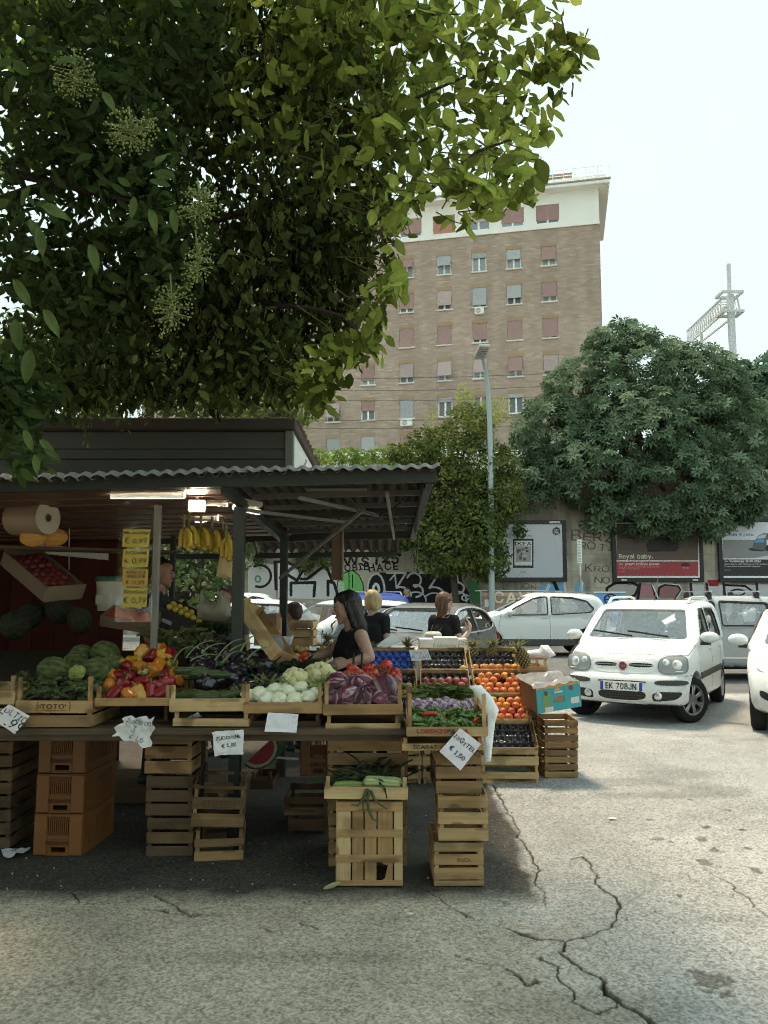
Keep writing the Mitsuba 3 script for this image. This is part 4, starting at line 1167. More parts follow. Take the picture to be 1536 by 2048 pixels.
class Car:
    def __init__(s, name, label, pos, fwd, sp, colr, group=None, fine=.06):
        s.k = thing(name, label, 'car', group)
        f = np.array(fwd, float) / np.linalg.norm(fwd)
        s.M = np.eye(4)
        s.M[:2, 0], s.M[:2, 1], s.M[:2, 3] = f, (-f[1], f[0]), pos
        s.sp, s.col = sp, colr
        s.W, s.r = sp['W'] / 2, sp.get('round', .13)
        s.out = Polygon(chaikin(sp['outline'])).buffer(0)
        s.edge = s.out.exterior
        s.x0, _, s.x1, s.H = s.out.bounds
        s.rim, s.R = sp['wheel'], sp['wheel'] + .0
        s.axles = (sp['wb'] / 2, -sp['wb'] / 2)
        zz = np.linspace(.15, s.H, 120)
        xf, xr = [], []
        for z in zz:
            c = s.out.intersection(LineString([(-9, z), (9, z)]))
            b = c.bounds if not c.is_empty else (0, 0, 0, 0)
            xf.append(b[2])
            xr.append(b[0])
        s.zz, s.xf, s.xr = zz, np.array(xf), np.array(xr)
        s.body(fine)

    def hw(s, x, z):
        b, H = s.sp['belt'], s.H
        t = np.where(z > b, 1 - s.sp.get('tumble', .22) * ((z - b) / (H - b)).clip(0, 1) ** 1.25, 1 - .05 * ((b * .62 - z) / b).clip(0, 1) ** 1.3 - .035 * ((z - b * .72) / (b * .28)).clip(0, 1) ** 2)
        e = np.where(x > 0, x / s.x1, x / s.x0).clip(0, 1)
        return s.W * t * (1 - s.sp.get('plan', .10) * e ** 5)

    def bow(s, x, y):
        n = (np.abs(y) / s.W).clip(0, 1) ** 2.4
        return x - s.sp.get('bow', .17) * n * ((x - s.x1 + .95) / .95).clip(0, 1) + .10 * n * ((s.x0 + .8 - x) / .8).clip(0, 1)

    def warp(s, v, inset=0.0):
        x, z, f = v[:, 0], v[:, 1], v[:, 2]
        d = shapely.distance(shapely.points(x, z), s.edge)
        rho = np.where(d < s.r, s.r - np.sqrt(np.maximum(0, s.r ** 2 - (s.r - d) ** 2)), 0)
        y = f * (s.hw(x, z) - rho - inset)
        return np.stack([s.bow(x, y), y, z], 1)

    def block(s, poly, fine, inset=0.0, f=1.0):
        gs = m3.CrossSection([np.asarray(poly.exterior.coords)[:-1]], m3.FillRule.NonZero)
        m = m3.Manifold.extrude(gs, 2 * f).translate((0, 0, -f)).refine_to_length(fine)
        t = tm(m)
        v = s.warp(np.asarray(t.vertices), inset)
        # (x, z, y) -> (x, y, z) mirrors, so the faces turn round
        return mf(trimesh.Trimesh(v, np.asarray(t.faces)[:, ::-1], process=False))

    def put(s, name, mesh, mat, col, parent=None, smooth=35, label=None, uv=None):
        return add(name, ap(tm(mesh), s.M), mat, col, parent=parent or s.k, smooth=smooth, label=label)

    def plate(s, poly, inner, outer, side=None, front=None, fine=.05):
        """A thin slab following the body: side=+1/-1: poly in (x, z); front=True/False: poly in (y, z) on the nose or tail."""
        gs = m3.CrossSection([np.asarray(g) for g in ([np.asarray(poly.exterior.coords)[:-1]] + [np.asarray(h.coords)[:-1] for h in poly.interiors])], m3.FillRule.EvenOdd)
        t = tm(m3.Manifold.extrude(gs, 1.0).refine_to_length(fine) if fine else m3.Manifold.extrude(gs, 1.0))
        v, f = np.asarray(t.vertices), np.asarray(t.faces)
        o = inner + (outer - inner) * v[:, 2]
        if side:
            y = side * (s.hw(v[:, 0], v[:, 1]) + o)
            q = np.stack([s.bow(v[:, 0], y), y, v[:, 1]], 1)
        else:
            x = np.interp(v[:, 1], s.zz, s.xf if front else s.xr)
            q = np.stack([s.bow(x, v[:, 0]) + (o if front else -o), v[:, 0], v[:, 1]], 1)
        m = trimesh.Trimesh(q, f, process=False)
        if m.volume < 0:
            m.invert()
        return m

    def body(s, fine):
        sp = s.sp
        shell = s.block(s.out, fine)
        cut = []
        for ax in s.axles:
            for sd in (-1, 1):
                cy = trimesh.creation.cylinder(s.R + .055, .5, sections=36)
                cy.apply_transform(tr(ax, sd * (s.W + .02), s.R + .01) @ rot('x', 90))
                cut.append(mf(cy))
        b = sp['belt']
        g = s.out.intersection(sbox(-5, b - .30, sp['cowl'][0] - .1, 5)).buffer(-.055)
        g = max(getattr(g, 'geoms', [g]), key=lambda q: q.area).simplify(.004)
        cab = s.block(g, max(fine, .08), .065, 1.0)
        cut.append(cab)
        s.cabin = g
        wins = [Polygon(w).buffer(-.045).buffer(.045, quad_segs=5) for w in sp['windows']]
        for w in wins:
            gs = m3.CrossSection([np.asarray(w.exterior.coords)[:-1]], m3.FillRule.NonZero)
            cut.append(m3.Manifold.extrude(gs, 4).rotate((90, 0, 0)).translate((0, 2, 0)))
        screens = []
        for a, b_, wa, wb in (sp['screen'], sp['rear']):
            a, b_ = np.array(a), np.array(b_)
            d = (b_ - a) / np.linalg.norm(b_ - a)
            L = np.linalg.norm(b_ - a)
            poly = Polygon([(0, -wa), (0, wa), (L, wb), (L, -wb)]).buffer(-.06).buffer(.06, quad_segs=5)
            n = np.array([-d[1], d[0]])
            Q = np.eye(4)
            Q[:3, 0], Q[:3, 1], Q[:3, 2], Q[:3, 3] = (d[0], 0, d[1]), (0, 1, 0), np.cross((d[0], 0, d[1]), (0, 1, 0)), (a[0], 0, a[1])
            big = prism(poly, .5)
            big.apply_transform(Q @ tr(0, 0, -.25))
            cut.append(mf(big))
            screens.append((poly, Q))
        for c in cut:
            shell = shell - c
        t = tm(shell)
        v, f, _ = meshkit.arrays(t, 32)
        col = np.tile(np.array(s.col, float), (len(v), 1))
        cen = v
        inner = np.zeros(len(v), bool)
        for ax in s.axles:
            inner |= (np.hypot(cen[:, 0] - ax, cen[:, 2] - s.R - .01) < s.R + .057) & (np.abs(cen[:, 1]) < s.hw(cen[:, 0], cen[:, 2]) - .035)
        pt = shapely.points(cen[:, 0], cen[:, 2])
        inn = shapely.distance(pt, g) < .012
        inner |= inn & (np.abs(cen[:, 1]) < s.hw(cen[:, 0], cen[:, 2]) - .05)
        inner |= cen[:, 2] < sp.get('sill', .24)
        col[inner] = (.03, .03, .032)
        col[inn & (np.abs(cen[:, 1]) < s.hw(cen[:, 0], cen[:, 2]) - .05) & (cen[:, 2] > b - .28)] = (.20, .20, .195)
        key = fresh(f'{s.k}__body')
        scene[key] = {**mikit.ply((v, f), 'paint', smooth=True, color=col), 'to_world': T(s.M)}
        # panes
        for i, (poly, Q) in enumerate(screens):
            m = trimesh.creation.triangulate_polygon(poly.buffer(.012), engine='earcut')
            vv = np.c_[m[0], np.zeros(len(m[0]))]
            q = trimesh.Trimesh(vv, m[1], process=False)
            off = -.035
            add(['windscreen', 'rear_window'][i], ap(q, s.M @ Q @ tr(0, 0, off if np.dot(Q[:3, 2], (0, 0, 1)) > 0 else -off)), 'car_glass', parent=s.k)
            ring = prism(poly.buffer(.035).difference(poly.buffer(-.012)), .006)
        for w in wins:
            for sd in (-1, 1):
                wk = add('side_window', ap(s.sheet(w.buffer(.008), -.030, sd), s.M), 'car_glass', parent=s.k)
                s.put('seal', s.plate(w.buffer(.016).difference(w.buffer(-.014)), -.02, .003, side=sd, fine=.3), 'semi', (.02, .02, .02), parent=wk)
        # wheels
        for ax in s.axles:
            for sd in (-1, 1):
                s.wheel(ax, sd, sp.get('steer', 0) if ax > 0 else 0)
        # cabin
        c0, c1 = g.bounds[0], g.bounds[2]
        dx = sp['cowl'][0]
        s.put('dashboard', bx(dx - .55, dx - .12, -s.W + .16, s.W - .16, b - .28, b - .02, .05), 'matte', (.11, .11, .112))
        for x in (dx - 1.35, dx - 2.2):
            for sd in (-1, 1):
                if x - .25 > c0:
                    y = sd * s.W * .43
                    s.put('seat', cat_([bx(x - .1, x + .45, y - .23, y + .23, b - .32, b - .2, .04), ap(bx(-.07, .07, y - .23, y + .23, 0, .52, .05), tr(x - .1, 0, b - .28) @ rot('y', -12)), ap(bx(-.05, .05, y - .13, y + .13, .55, .74, .04), tr(x - .1, 0, b - .28) @ rot('y', -12))]), 'matte', (.20, .20, .205))
        st = trimesh.creation.torus(.18, .014, major_sections=24, minor_sections=8)
        s.put('steering_wheel', cat_([ap(st, tr(dx - .62, s.W * .43, b + .02) @ rot('y', -62)), ap(bx(-.17, .17, -.03, .03, -.01, .01), tr(dx - .62, s.W * .43, b + .02) @ rot('y', -62))]), 'matte', (.025, .025, .025))

    def sheet(s, w, o, sd):
        v, f = trimesh.creation.triangulate_polygon(w, engine='earcut')
        y = sd * (s.hw(v[:, 0], v[:, 1]) + o)
        return trimesh.Trimesh(np.stack([s.bow(v[:, 0], y), y, v[:, 1]], 1), f, process=False)

    def wheel(s, ax, sd, steer):
        R, w = s.R, s.sp.get('tyre', .17)
        Mw = s.M @ tr(ax, sd * (s.W - .035 - w / 2), R - .008) @ rot('z', steer) @ (np.eye(4) if sd > 0 else rot('z', 180)) @ rot('x', -90)
        rr = R * .70
        ty = lathe([(rr - .02, -w / 2), (rr + .01, -w / 2 - .004), (R - .03, -w / 2), (R - .008, -w / 2 + .02), (R, -w / 2 + .045), (R, w / 2 - .045), (R - .008, w / 2 - .02), (R - .03, w / 2), (rr + .01, w / 2 + .004), (rr - .012, w / 2 - .006), (rr - .02, w / 2 - .06)], 36)
        wk = fresh(f'{s.k}__wheel')
        scene[wk] = shape(ap(ty, Mw), 'matte', (.022, .022, .022), 40)
        sil = s.sp.get('rimcol', (.42, .43, .44))
        disc = lathe([(.001, w / 2 - .09), (rr - .012, w / 2 - .09), (rr - .012, -w / 2 + .02)], 30)
        add('brake_disc', ap(disc, Mw), 'matte', (.035, .035, .036), parent=wk)
        ns = s.sp.get('spokes', 7)
        sp_ = [lathe([(rr - .015, w / 2 - .06), (rr - .012, w / 2 - .004), (rr - .032, w / 2 - .006), (rr - .036, w / 2 - .05)], 32)]
        for k in range(ns):
            for off in ((-.1, .1) if s.sp.get('twin') else (0,)):
                m = bx(.035, rr - .02, -.013 if s.sp.get('twin') else -.026, .013 if s.sp.get('twin') else .026, w / 2 - .035, w / 2 - .012, .006)
                sp_.append(ap(m, rot('z', 360 / ns * k + math.degrees(off))))
        sp_.append(lathe([(.075, w / 2 - .03), (.07, w / 2 - .008), (.03, w / 2 - .002), (.001, w / 2)], 18))
        add('rim', ap(cat_(sp_), Mw), 'metal', sil, parent=wk, smooth=30)

    def mirrors(s, x, z, col=None, sides=(-1, 1), size=1.0):
        for sd in sides:
            y = sd * (s.hw(np.array(x), np.array(z)) + .135 * size)
            mk = s.put('mirror', ap(blob(.085, .135, .085, 3), tr(x, y, z + .03) @ rot('z', sd * 8) @ sc(size)), 'paint', col or s.col, smooth=True)
            s.put('mirror_arm', bx(x - .03, x + .03, min(y, y - sd * .13), max(y, y - sd * .13), z - .07, z - .03, .008), 'semi', (.03, .03, .03), parent=mk)

    def handles(s, xs, z, col=None):
        for x in xs:
            for sd in (-1, 1):
                y = float(s.hw(np.array(x), np.array(z)))
                s.put('door_handle', bx(x - .09, x + .09, sd * y - .012 + sd * .008, sd * y + .012 + sd * .008, z - .016, z + .016, .006), 'semi', col or tuple(np.array(s.col) * .85))

    def seams(s, lines):
        for pts in lines:
            for sd in (-1, 1):
                w = LineString(pts).buffer(.004, cap_style='flat')
                s.put('door_seam', s.plate(w, -.004, .0008, side=sd, fine=.06), 'matte', (.04, .04, .04))

    def face(s, pts, col, mat='semi', o=(.0, .008), name='trim', front=True, both=False, parent=None, cut=2, label=None):
        ks = []
        for sg in ((1, -1) if both else (1,)):
            p = Polygon(chaikin([(y * sg, z) for y, z in pts], cut) if cut else [(y * sg, z) for y, z in pts]).buffer(0)
            ks.append(s.put(name, s.plate(p, -.02 + o[0], o[1], front=front), mat, col, parent=parent, label=label))
        return ks

    def number(s, text, z, y=0.0, front=True):
        k = s.face([(y - .26, z - .055), (y + .26, z - .055), (y + .26, z + .055), (y - .26, z + .055)], (.72, .72, .70), o=(.0, .016), name='number_plate', front=front, cut=0)[0]
        for a, b in ((-.26, -.222), (.222, .26)):
            s.face([(y + a, z - .054), (y + b, z - .054), (y + b, z + .054), (y + a, z + .054)], (.03, .07, .32), o=(.036, .018), name='plate_band', front=front, cut=0, parent=k)
        m = centred(text, .072, .38, d=.003, bold=True)
        x = float(np.interp(z, s.zz, s.xf if front else s.xr))
        Q = np.eye(4)
        if front:
            Q[:3, 0], Q[:3, 1], Q[:3, 2], Q[:3, 3] = (0, 1, 0), (0, 0, 1), (1, 0, 0), (x + .0165, y, z)
        else:
            Q[:3, 0], Q[:3, 1], Q[:3, 2], Q[:3, 3] = (0, -1, 0), (0, 0, 1), (-1, 0, 0), (x - .0165, y, z)
        add('characters', ap(m, s.M @ Q), 'semi', (.03, .03, .035), parent=k)

    def wipers(s):
        a, b = np.array(s.sp['screen'][0]), np.array(s.sp['screen'][1])
        d = (b - a) / np.linalg.norm(b - a)
        n = np.array([-d[1], d[0]])
        n = n if n[1] > 0 else -n
        for y0, y1, up in ((.42, -.12, .10), (-.05, -.58, .10)):
            p = a + n * .02
            q = a + d * up + n * .03
            p2 = a + d * .02 + n * .03
            s.put('wiper', cat_([beam((p[0] + .02, y0 - .02, p[1] + .01), (p2[0], (y0 + y1) / 2, p2[1] + .02), .02, .015), beam((a[0] + d[0] * .015 + n[0] * .014, y0, a[1] + d[1] * .015 + n[1] * .014), (q[0], y1, q[1] - .0), .016, .022)]), 'semi', (.02, .02, .02))


WHITE = (.64, .665, .66)
# -- the white city car in front
PANDA = dict(W=1.58, wb=2.30, wheel=.29, belt=.96, tumble=.17, plan=.09, bow=.20, round=.10, cowl=(1.00, 1.0), steer=-33, twin=True, spokes=7, tyre=.17, sill=.26,
             outline=[(-1.60, .26), (-1.67, .42), (-1.67, .60), (-1.63, .66), (-1.62, .95), (-1.52, 1.38), (-1.40, 1.49), (-.9, 1.525), (-.2, 1.52), (.25, 1.48), (.42, 1.43), (.78, 1.16), (1.04, .99), (1.30, .945), (1.58, .87), (1.68, .80), (1.72, .62), (1.80, .58), (1.83, .45), (1.80, .30), (1.70, .23), (1.2, .21), (-1.3, .21)],
             windows=[[(-.02, 1.0), (.80, .985), (.46, 1.30), (.28, 1.40), (-.02, 1.41)], [(-.12, 1.0), (-.12, 1.41), (-.80, 1.40), (-.92, 1.32), (-.98, 1.02)]],
             screen=[(.985, 1.035), (.45, 1.415), .655, .55], rear=[(-1.60, 1.02), (-1.50, 1.38), .58, .50])
pd = Car('white_hatchback', 'small white boxy hatchback turning into the yard with its front wheels steered', (3.88, 11.74), (-.51, -.86), PANDA, WHITE, fine=.04)
pd.mirrors(.78, 1.02, size=.86)
pd.handles((.06, -.80), .86)
pd.seams([[(.88, .95), (.93, .62), (.80, .34)], [(-.07, 1.0), (-.07, .34)], [(-.98, 1.0), (-.85, .62), (-.92, .36)]])
pd.wipers()
pd.face([(-.74, .852), (.74, .852), (.74, .857), (-.74, .857)], (.10, .10, .10), 'matte', o=(.0, .0015), name='bonnet_seam', cut=0)
for sd in (-1, 1):
    pd.put('bonnet_seam', pd.plate(LineString([(1.02, .955), (1.35, .90), (1.60, .85)]).buffer(.003, cap_style='flat'), -.004, .001, side=sd, fine=.05), 'matte', (.12, .12, .12))
    pd.put('bumper_seam', pd.plate(LineString([(1.45, .60), (1.62, .605), (1.75, .61)]).buffer(.003, cap_style='flat'), -.004, .001, side=sd, fine=.05), 'matte', (.12, .12, .12))
for sd in (-1, 1):
    pd.put('door_moulding', pd.plate(sbox(-.80, .52, .86, .60), -.01, .014, side=sd), 'semi', (.05, .05, .05))
    lam = pd.put('headlight', pd.plate(Polygon(chaikin([(sd * .42, .635), (sd * .735, .64), (sd * .755, .72), (sd * .735, .845), (sd * .44, .84)], 2)).buffer(0), -.05, .012, front=True, fine=.03), 'gloss', (.24, .26, .265))
    ol = Polygon(chaikin([(sd * .42, .635), (sd * .735, .64), (sd * .755, .72), (sd * .735, .845), (sd * .44, .84)], 2)).buffer(0)
    pd.put('lamp_rim', pd.plate(ol.buffer(.008).difference(ol.buffer(-.004)), -.02, .014, front=True, fine=.05), 'semi', (.16, .16, .165), parent=lam)
    pd.put('reflector', ap(cat_([ap(blob(.03, .062, .062, 2), tr(0, sd * .06, 0)), ap(blob(.03, .045, .05, 2), tr(-.012, -sd * .07, .02)), bx(-.02, .02, -.13, .13, -.085, -.07, .004)]), tr(float(pd.bow(np.interp(.74, pd.zz, pd.xf), np.array(.58))) + .004, sd * .58, .74) @ rot('z', sd * 14)), 'metal', (.80, .82, .83), parent=lam)
    pd.face([(sd * .40, .50), (sd * .765, .50), (sd * .765, .565), (sd * .40, .56)], (.04, .04, .042), o=(.0, .014), name='bumper_strip')
    fg = pd.face([(sd * .36, .31), (sd * .42, .30), (sd * .64, .33), (sd * .70, .40), (sd * .68, .425), (sd * .37, .42)], (.02, .02, .02), o=(.0, .004), name='fog_light_recess')[0]
    pd.put('fog_light', ap(blob(.02, .05, .05, 2), tr(float(pd.bow(np.interp(.37, pd.zz, pd.xf), np.array(.44))) + .004, sd * .43, .37)), 'metal', (.7, .7, .7), parent=fg)
pd.face([(-.28, .305), (.28, .305), (.30, .43), (-.30, .43)], (.018, .018, .018), o=(.0, .004), name='lower_grille')
for z in (.335, .365, .395):
    pd.face([(-.27, z), (.27, z), (.27, z + .008), (-.27, z + .008)], (.05, .05, .05), o=(.018, .010), name='grille_bar', cut=0)
pd.face([(-.30, .52), (.30, .52), (.30, .545), (-.30, .545)], (.03, .03, .03), o=(.0, .006), name='bumper_slot')
pd.face([(-.40, .63), (.40, .63), (.41, .79), (-.41, .79)], (.74, .75, .74), o=(.0, .008), name='grille_panel')
for a, b in ((-.36, -.075), (.075, .36)):
    gl = pd.face([(a, .705), (b, .705), (b, .755), (a, .755)], (.02, .02, .02), o=(.01, .0095), name='grille_slot')[0]
    pd.face([(a, .726), (b, .726), (b, .735), (a, .735)], (.55, .55, .55), 'metal', o=(.02, .016), name='chrome_bar', cut=0, parent=gl)
xe = float(np.interp(.715, pd.zz, pd.xf))
em = pd.put('emblem', ap(lathe([(.001, .018), (.048, .018), (.062, .024), (.068, .012), (.066, 0)], 28), tr(xe + .004, 0, .715) @ rot('y', 90)), 'metal', (.75, .76, .77))
pd.put('emblem_disc', ap(lathe([(.001, .0215), (.046, .0215), (.047, .018)], 24), tr(xe + .004, 0, .715) @ rot('y', 90)), 'gloss', (.28, .05, .06), parent=em)
add('lettering', ap(centred('FIAT', .026, .075, d=.002, bold=True), pd.M @ np.array([[0, 0, 1, xe + .026], [1, 0, 0, 0], [0, 1, 0, .715], [0, 0, 0, 1.]])), 'metal', (.75, .75, .76), parent=em)
pd.number('EK·708JN'.replace('·', ' '), .475)
for sd in (-1, 1):
    y = sd * .55
    pd.put('roof_rail', tube([(.22, y, 1.47), (.10, y, 1.545), (-.1, y, 1.565), (-1.0, y, 1.57), (-1.25, y, 1.55), (-1.38, y, 1.47)], [.028, .022, .018, .018, .022, .028], 8), 'semi', (.55, .56, .56), smooth=True)
pd.put('aerial', bar((-.2, 0, 1.5), (-.55, 0, 1.9), .005, 5), 'semi', (.05, .05, .05))
pd.put('inspection_sticker', ap(bx(-.03, .03, -.03, .03, 0, .002), np.eye(4)), 'semi', (.6, .65, .62)) if 0 else None

# -- the white crossover behind
SUV = dict(W=1.78, wb=2.55, wheel=.34, belt=1.06, tumble=.2, plan=.09, bow=.22, round=.16, cowl=(.95, 1.1), spokes=5, sill=.36, tyre=.2,
           outline=[(-1.95, .38), (-2.08, .55), (-2.06, .85), (-2.00, 1.05), (-1.86, 1.30), (-1.70, 1.54), (-1.5, 1.62), (-.7, 1.67), (-.1, 1.66), (.15, 1.60), (.60, 1.35), (1.02, 1.13), (1.5, 1.06), (1.9, .93), (2.08, .78), (2.14, .55), (2.08, .34), (1.8, .27), (-1.7, .28)],
           windows=[[(-.28, 1.09), (.85, 1.08), (.55, 1.28), (.10, 1.50), (-.1, 1.55), (-.28, 1.555)], [(-.38, 1.09), (-.38, 1.555), (-.95, 1.53), (-1.32, 1.44), (-1.52, 1.24), (-1.4, 1.15)]],
           screen=[(.98, 1.17), (.20, 1.57), .70, .58], rear=[(-1.98, 1.12), (-1.78, 1.46), .62, .52])
sv = Car('white_crossover', 'white crossover driving past behind the fruit rack with its driver showing at the wheel', (4.02, 22.0), (-1, .03), SUV, WHITE)
sv.mirrors(.72, 1.12)
sv.handles((-.2, -1.25), 1.0, (.55, .56, .56))
sv.seams([[(.95, 1.08), (1.0, .7), (.85, .45)], [(-.33, 1.06), (-.33, .45)], [(-1.45, 1.06), (-1.15, .65), (-1.2, .5)]])
sv.face([(.50, .92), (.84, .90), (.86, 1.10), (.60, 1.10)], (.45, .03, .03), 'gloss', name='tail_light', front=False, both=True)
for sd in (-1, 1):
    sv.put('sill_cladding', sv.plate(sbox(-1.0, .30, .95, .46), -.01, .012, side=sd), 'semi', (.06, .06, .06))
    sv.put('roof_rail', tube([(-.2, sd * .58, 1.63), (-.3, sd * .58, 1.68), (-1.5, sd * .58, 1.67), (-1.62, sd * .58, 1.6)], .018, 6), 'semi', (.2, .2, .2))

# -- the dark grey three door hatchback
HATCH = dict(W=1.66, wb=2.44, wheel=.30, belt=.93, tumble=.24, plan=.12, bow=.24, round=.15, cowl=(.98, 1.0), spokes=6, sill=.26,
             outline=[(-1.72, .3), (-1.84, .48), (-1.82, .80), (-1.72, 1.0), (-1.42, 1.33), (-1.22, 1.41), (-.6, 1.46), (-.1, 1.45), (.15, 1.40), (.55, 1.19), (1.10, .96), (1.5, .87), (1.85, .70), (1.99, .52), (1.98, .35), (1.8, .24), (1.3, .2), (-1.4, .2)],
             windows=[[(-.42, .98), (.80, .96), (.55, 1.12), (.12, 1.33), (-.42, 1.37)], [(-.50, .985), (-.50, 1.37), (-.95, 1.33), (-1.18, 1.25), (-1.45, 1.03)]],
             screen=[(1.02, 1.005), (.18, 1.375), .66, .54], rear=[(-1.70, 1.02), (-1.44, 1.29), .58, .48])
hb = Car('dark_hatchback', 'dark metallic grey three door hatchback parked behind the woman with the white backpack', (.72, 14.2), (-.46, -.888), HATCH, (.10, .105, .105))
hb.mirrors(.66, .98)
hb.handles((-.3,), .86)
hb.seams([[(.9, .95), (.95, .6), (.8, .35)], [(-.46, .96), (-.46, .35)]])
hb.wipers()
for sd in (-1, 1):
    hb.put('window_trim', hb.plate(Polygon(chaikin([(-1.52, .98), (.86, .93), (.60, 1.13), (.14, 1.37), (-.45, 1.41), (-.97, 1.37), (-1.24, 1.28)], 2)).difference(Polygon(chaikin([(-1.47, 1.0), (.80, .955), (.56, 1.12), (.12, 1.345), (-.45, 1.385), (-.96, 1.345), (-1.2, 1.26)], 2))), -.01, .007, side=sd), 'metal', (.75, .76, .77))
hb.face([(.45, .62), (.74, .66), (.72, .78), (.52, .72)], (.6, .62, .62), 'gloss', name='headlight', both=True)
hb.face([(-.4, .34), (.4, .34), (.42, .46), (-.42, .46)], (.02, .02, .02), name='lower_grille')
hb.number('CZ 412 MB', .55)
hb.face([(.5, .72), (.76, .74), (.74, .92), (.6, .93)], (.4, .03, .03), 'gloss', name='tail_light', front=False, both=True)

# -- the white hatchback left of it, and those farther left
CLIO = dict(HATCH, W=1.72, outline=[(x * 1.03, z * 1.035 if z > .5 else z) for x, z in HATCH['outline']], windows=[[(-.10, 1.02), (.84, 1.0), (.56, 1.16), (.12, 1.375), (-.10, 1.40)], [(-.2, 1.02), (-.2, 1.41), (-.95, 1.375), (-1.22, 1.29), (-1.40, 1.07)]],
            screen=[(1.04, 1.045), (.18, 1.425), .68, .56], rear=[(-1.74, 1.06), (-1.47, 1.335), .6, .5], belt=.97)
cl = Car('pale_hatchback', 'white five door hatchback parked behind the green stall post', (-.85, 15.3), (-.80, -.60), CLIO, (.62, .645, .65))
cl.mirrors(.66, 1.02)
cl.handles((0.0, -1.0), .9)
cl.seams([[(.9, 1.0), (.95, .6), (.8, .35)], [(-.15, 1.0), (-.15, .35)]])
cl.wipers()
cl.face([(.45, .62), (.76, .66), (.74, .80), (.52, .74)], (.6, .62, .62), 'gloss', name='headlight', both=True)
cl.put('aerial', bar((.0, 0, 1.48), (-.4, 0, 1.80), .006, 5), 'semi', (.05, .05, .05))
c3 = Car('grey_estate_car', 'pale grey car at the far left of the parked row, behind the green post', (-3.35, 18.6), (-1, -.25), dict(CLIO), (.50, .52, .53), fine=.07)
c3.mirrors(.66, 1.02)
c4 = Car('white_people_carrier', 'white high roofed car whose roof shows above the leftmost parked cars', (-3.7, 24.5), (1, .05), dict(SUV, windows=SUV['windows'], wheel=.32), (.55, .57, .585), fine=.07)
c4.face([(.50, .92), (.84, .90), (.86, 1.10), (.60, 1.10)], (.45, .03, .03), 'gloss', name='tail_light', front=False, both=True)
c5 = Car('blue_car', 'deep blue car with roof rails parked by the wall near the man in the suit', (-.62, 25.6), (-.42, .91), dict(SUV), (.035, .07, .30), fine=.07)
for sd in (-1, 1):
    c5.put('roof_rail', tube([(-.1, sd * .58, 1.64), (-.2, sd * .58, 1.71), (-1.4, sd * .58, 1.69), (-1.52, sd * .58, 1.6)], .025, 6), 'metal', (.6, .6, .6))
c5.face([(.50, .92), (.84, .90), (.86, 1.10), (.60, 1.10)], (.4, .03, .03), 'gloss', name='tail_light', front=False, both=True)
# -- the silver car behind the white one
MPV = dict(W=1.77, wb=2.70, wheel=.32, belt=1.0, tumble=.2, plan=.1, bow=.2, round=.16, cowl=(1.1, 1.05), spokes=7, sill=.28,
           outline=[(-1.95, .32), (-2.1, .5), (-2.08, .85), (-2.02, 1.02), (-1.80, 1.36), (-1.60, 1.49), (-1.0, 1.575), (-.2, 1.59), (.2, 1.55), (.7, 1.32), (1.22, 1.05), (1.7, .95), (2.0, .8), (2.1, .55), (2.05, .3), (1.8, .22), (-1.7, .22)],
           windows=[[(.12, 1.03), (1.0, 1.02), (.66, 1.25), (.3, 1.46), (.12, 1.48)], [(-.88, 1.035), (.02, 1.03), (.02, 1.485), (-.88, 1.45)], [(-.95, 1.04), (-.95, 1.44), (-1.3, 1.36), (-1.55, 1.2), (-1.72, 1.06)]],
           screen=[(1.14, 1.10), (.26, 1.50), .70, .58], rear=[(-1.98, 1.08), (-1.80, 1.33), .6, .5])
mv = Car('silver_car', 'silver grey car with a roof bar parked crosswise behind the white hatchback', (6.35, 16.0), (-1, .02), MPV, (.30, .315, .33))
mv.handles((.22, -.75), .93, (.6, .61, .62))
mv.seams([[(.07, 1.0), (.07, .33)], [(1.05, 1.0), (1.08, .6), (.95, .36)], [(-.9, 1.0), (-1.0, .6), (-1.1, .4)]])
for sd in (-1, 1):
    mv.put('door_moulding', mv.plate(sbox(-.9, .42, 1.0, .455), -.01, .01, side=sd), 'metal', (.6, .6, .6))
for x in (.15, -.75):
    bk = mv.put('roof_bar', bx(x - .03, x + .03, -.72, .72, 1.655, 1.68, .008), 'metal', (.6, .6, .6))
    for sd in (-1, 1):
        mv.put('bar_foot', bx(x - .05, x + .05, sd * .60 - .05, sd * .60 + .05, 1.50, 1.654, .02), 'semi', (.02, .02, .02), parent=bk)
gc = Car('grey_car', 'blue grey car parked by the graffiti wall at the right edge', (12.9, 27.0), (-1, 0), dict(MPV), (.25, .28, .31), fine=.07)
# -- the white car cut by the right edge
FI = dict(HATCH, W=1.72, steer=0, wheel=.31)
fi = Car('white_compact_car', 'white car cut off by the right edge with a slanted black grille', (5.72, 10.62), (-.45, -.893), FI, WHITE)
fi.mirrors(.70, 1.0, size=.9)
fi.face([(.40, .66), (.74, .74), (.735, .86), (.60, .82), (.42, .74)], (.45, .47, .48), 'gloss', name='headlight', both=True)
fi.face([(-.60, .40), (-.40, .30), (.40, .30), (.60, .40), (.50, .50), (-.50, .50)], (.02, .02, .02), name='lower_grille')
fi.face([(.46, .36), (.70, .44), (.70, .54), (.50, .44)], (.02, .02, .02), name='fog_light_recess', both=True)
fi.number('EW 351 PL', .58)
# ---------------------------------------------------------------- wooden crates
rk = np.random.default_rng(77)


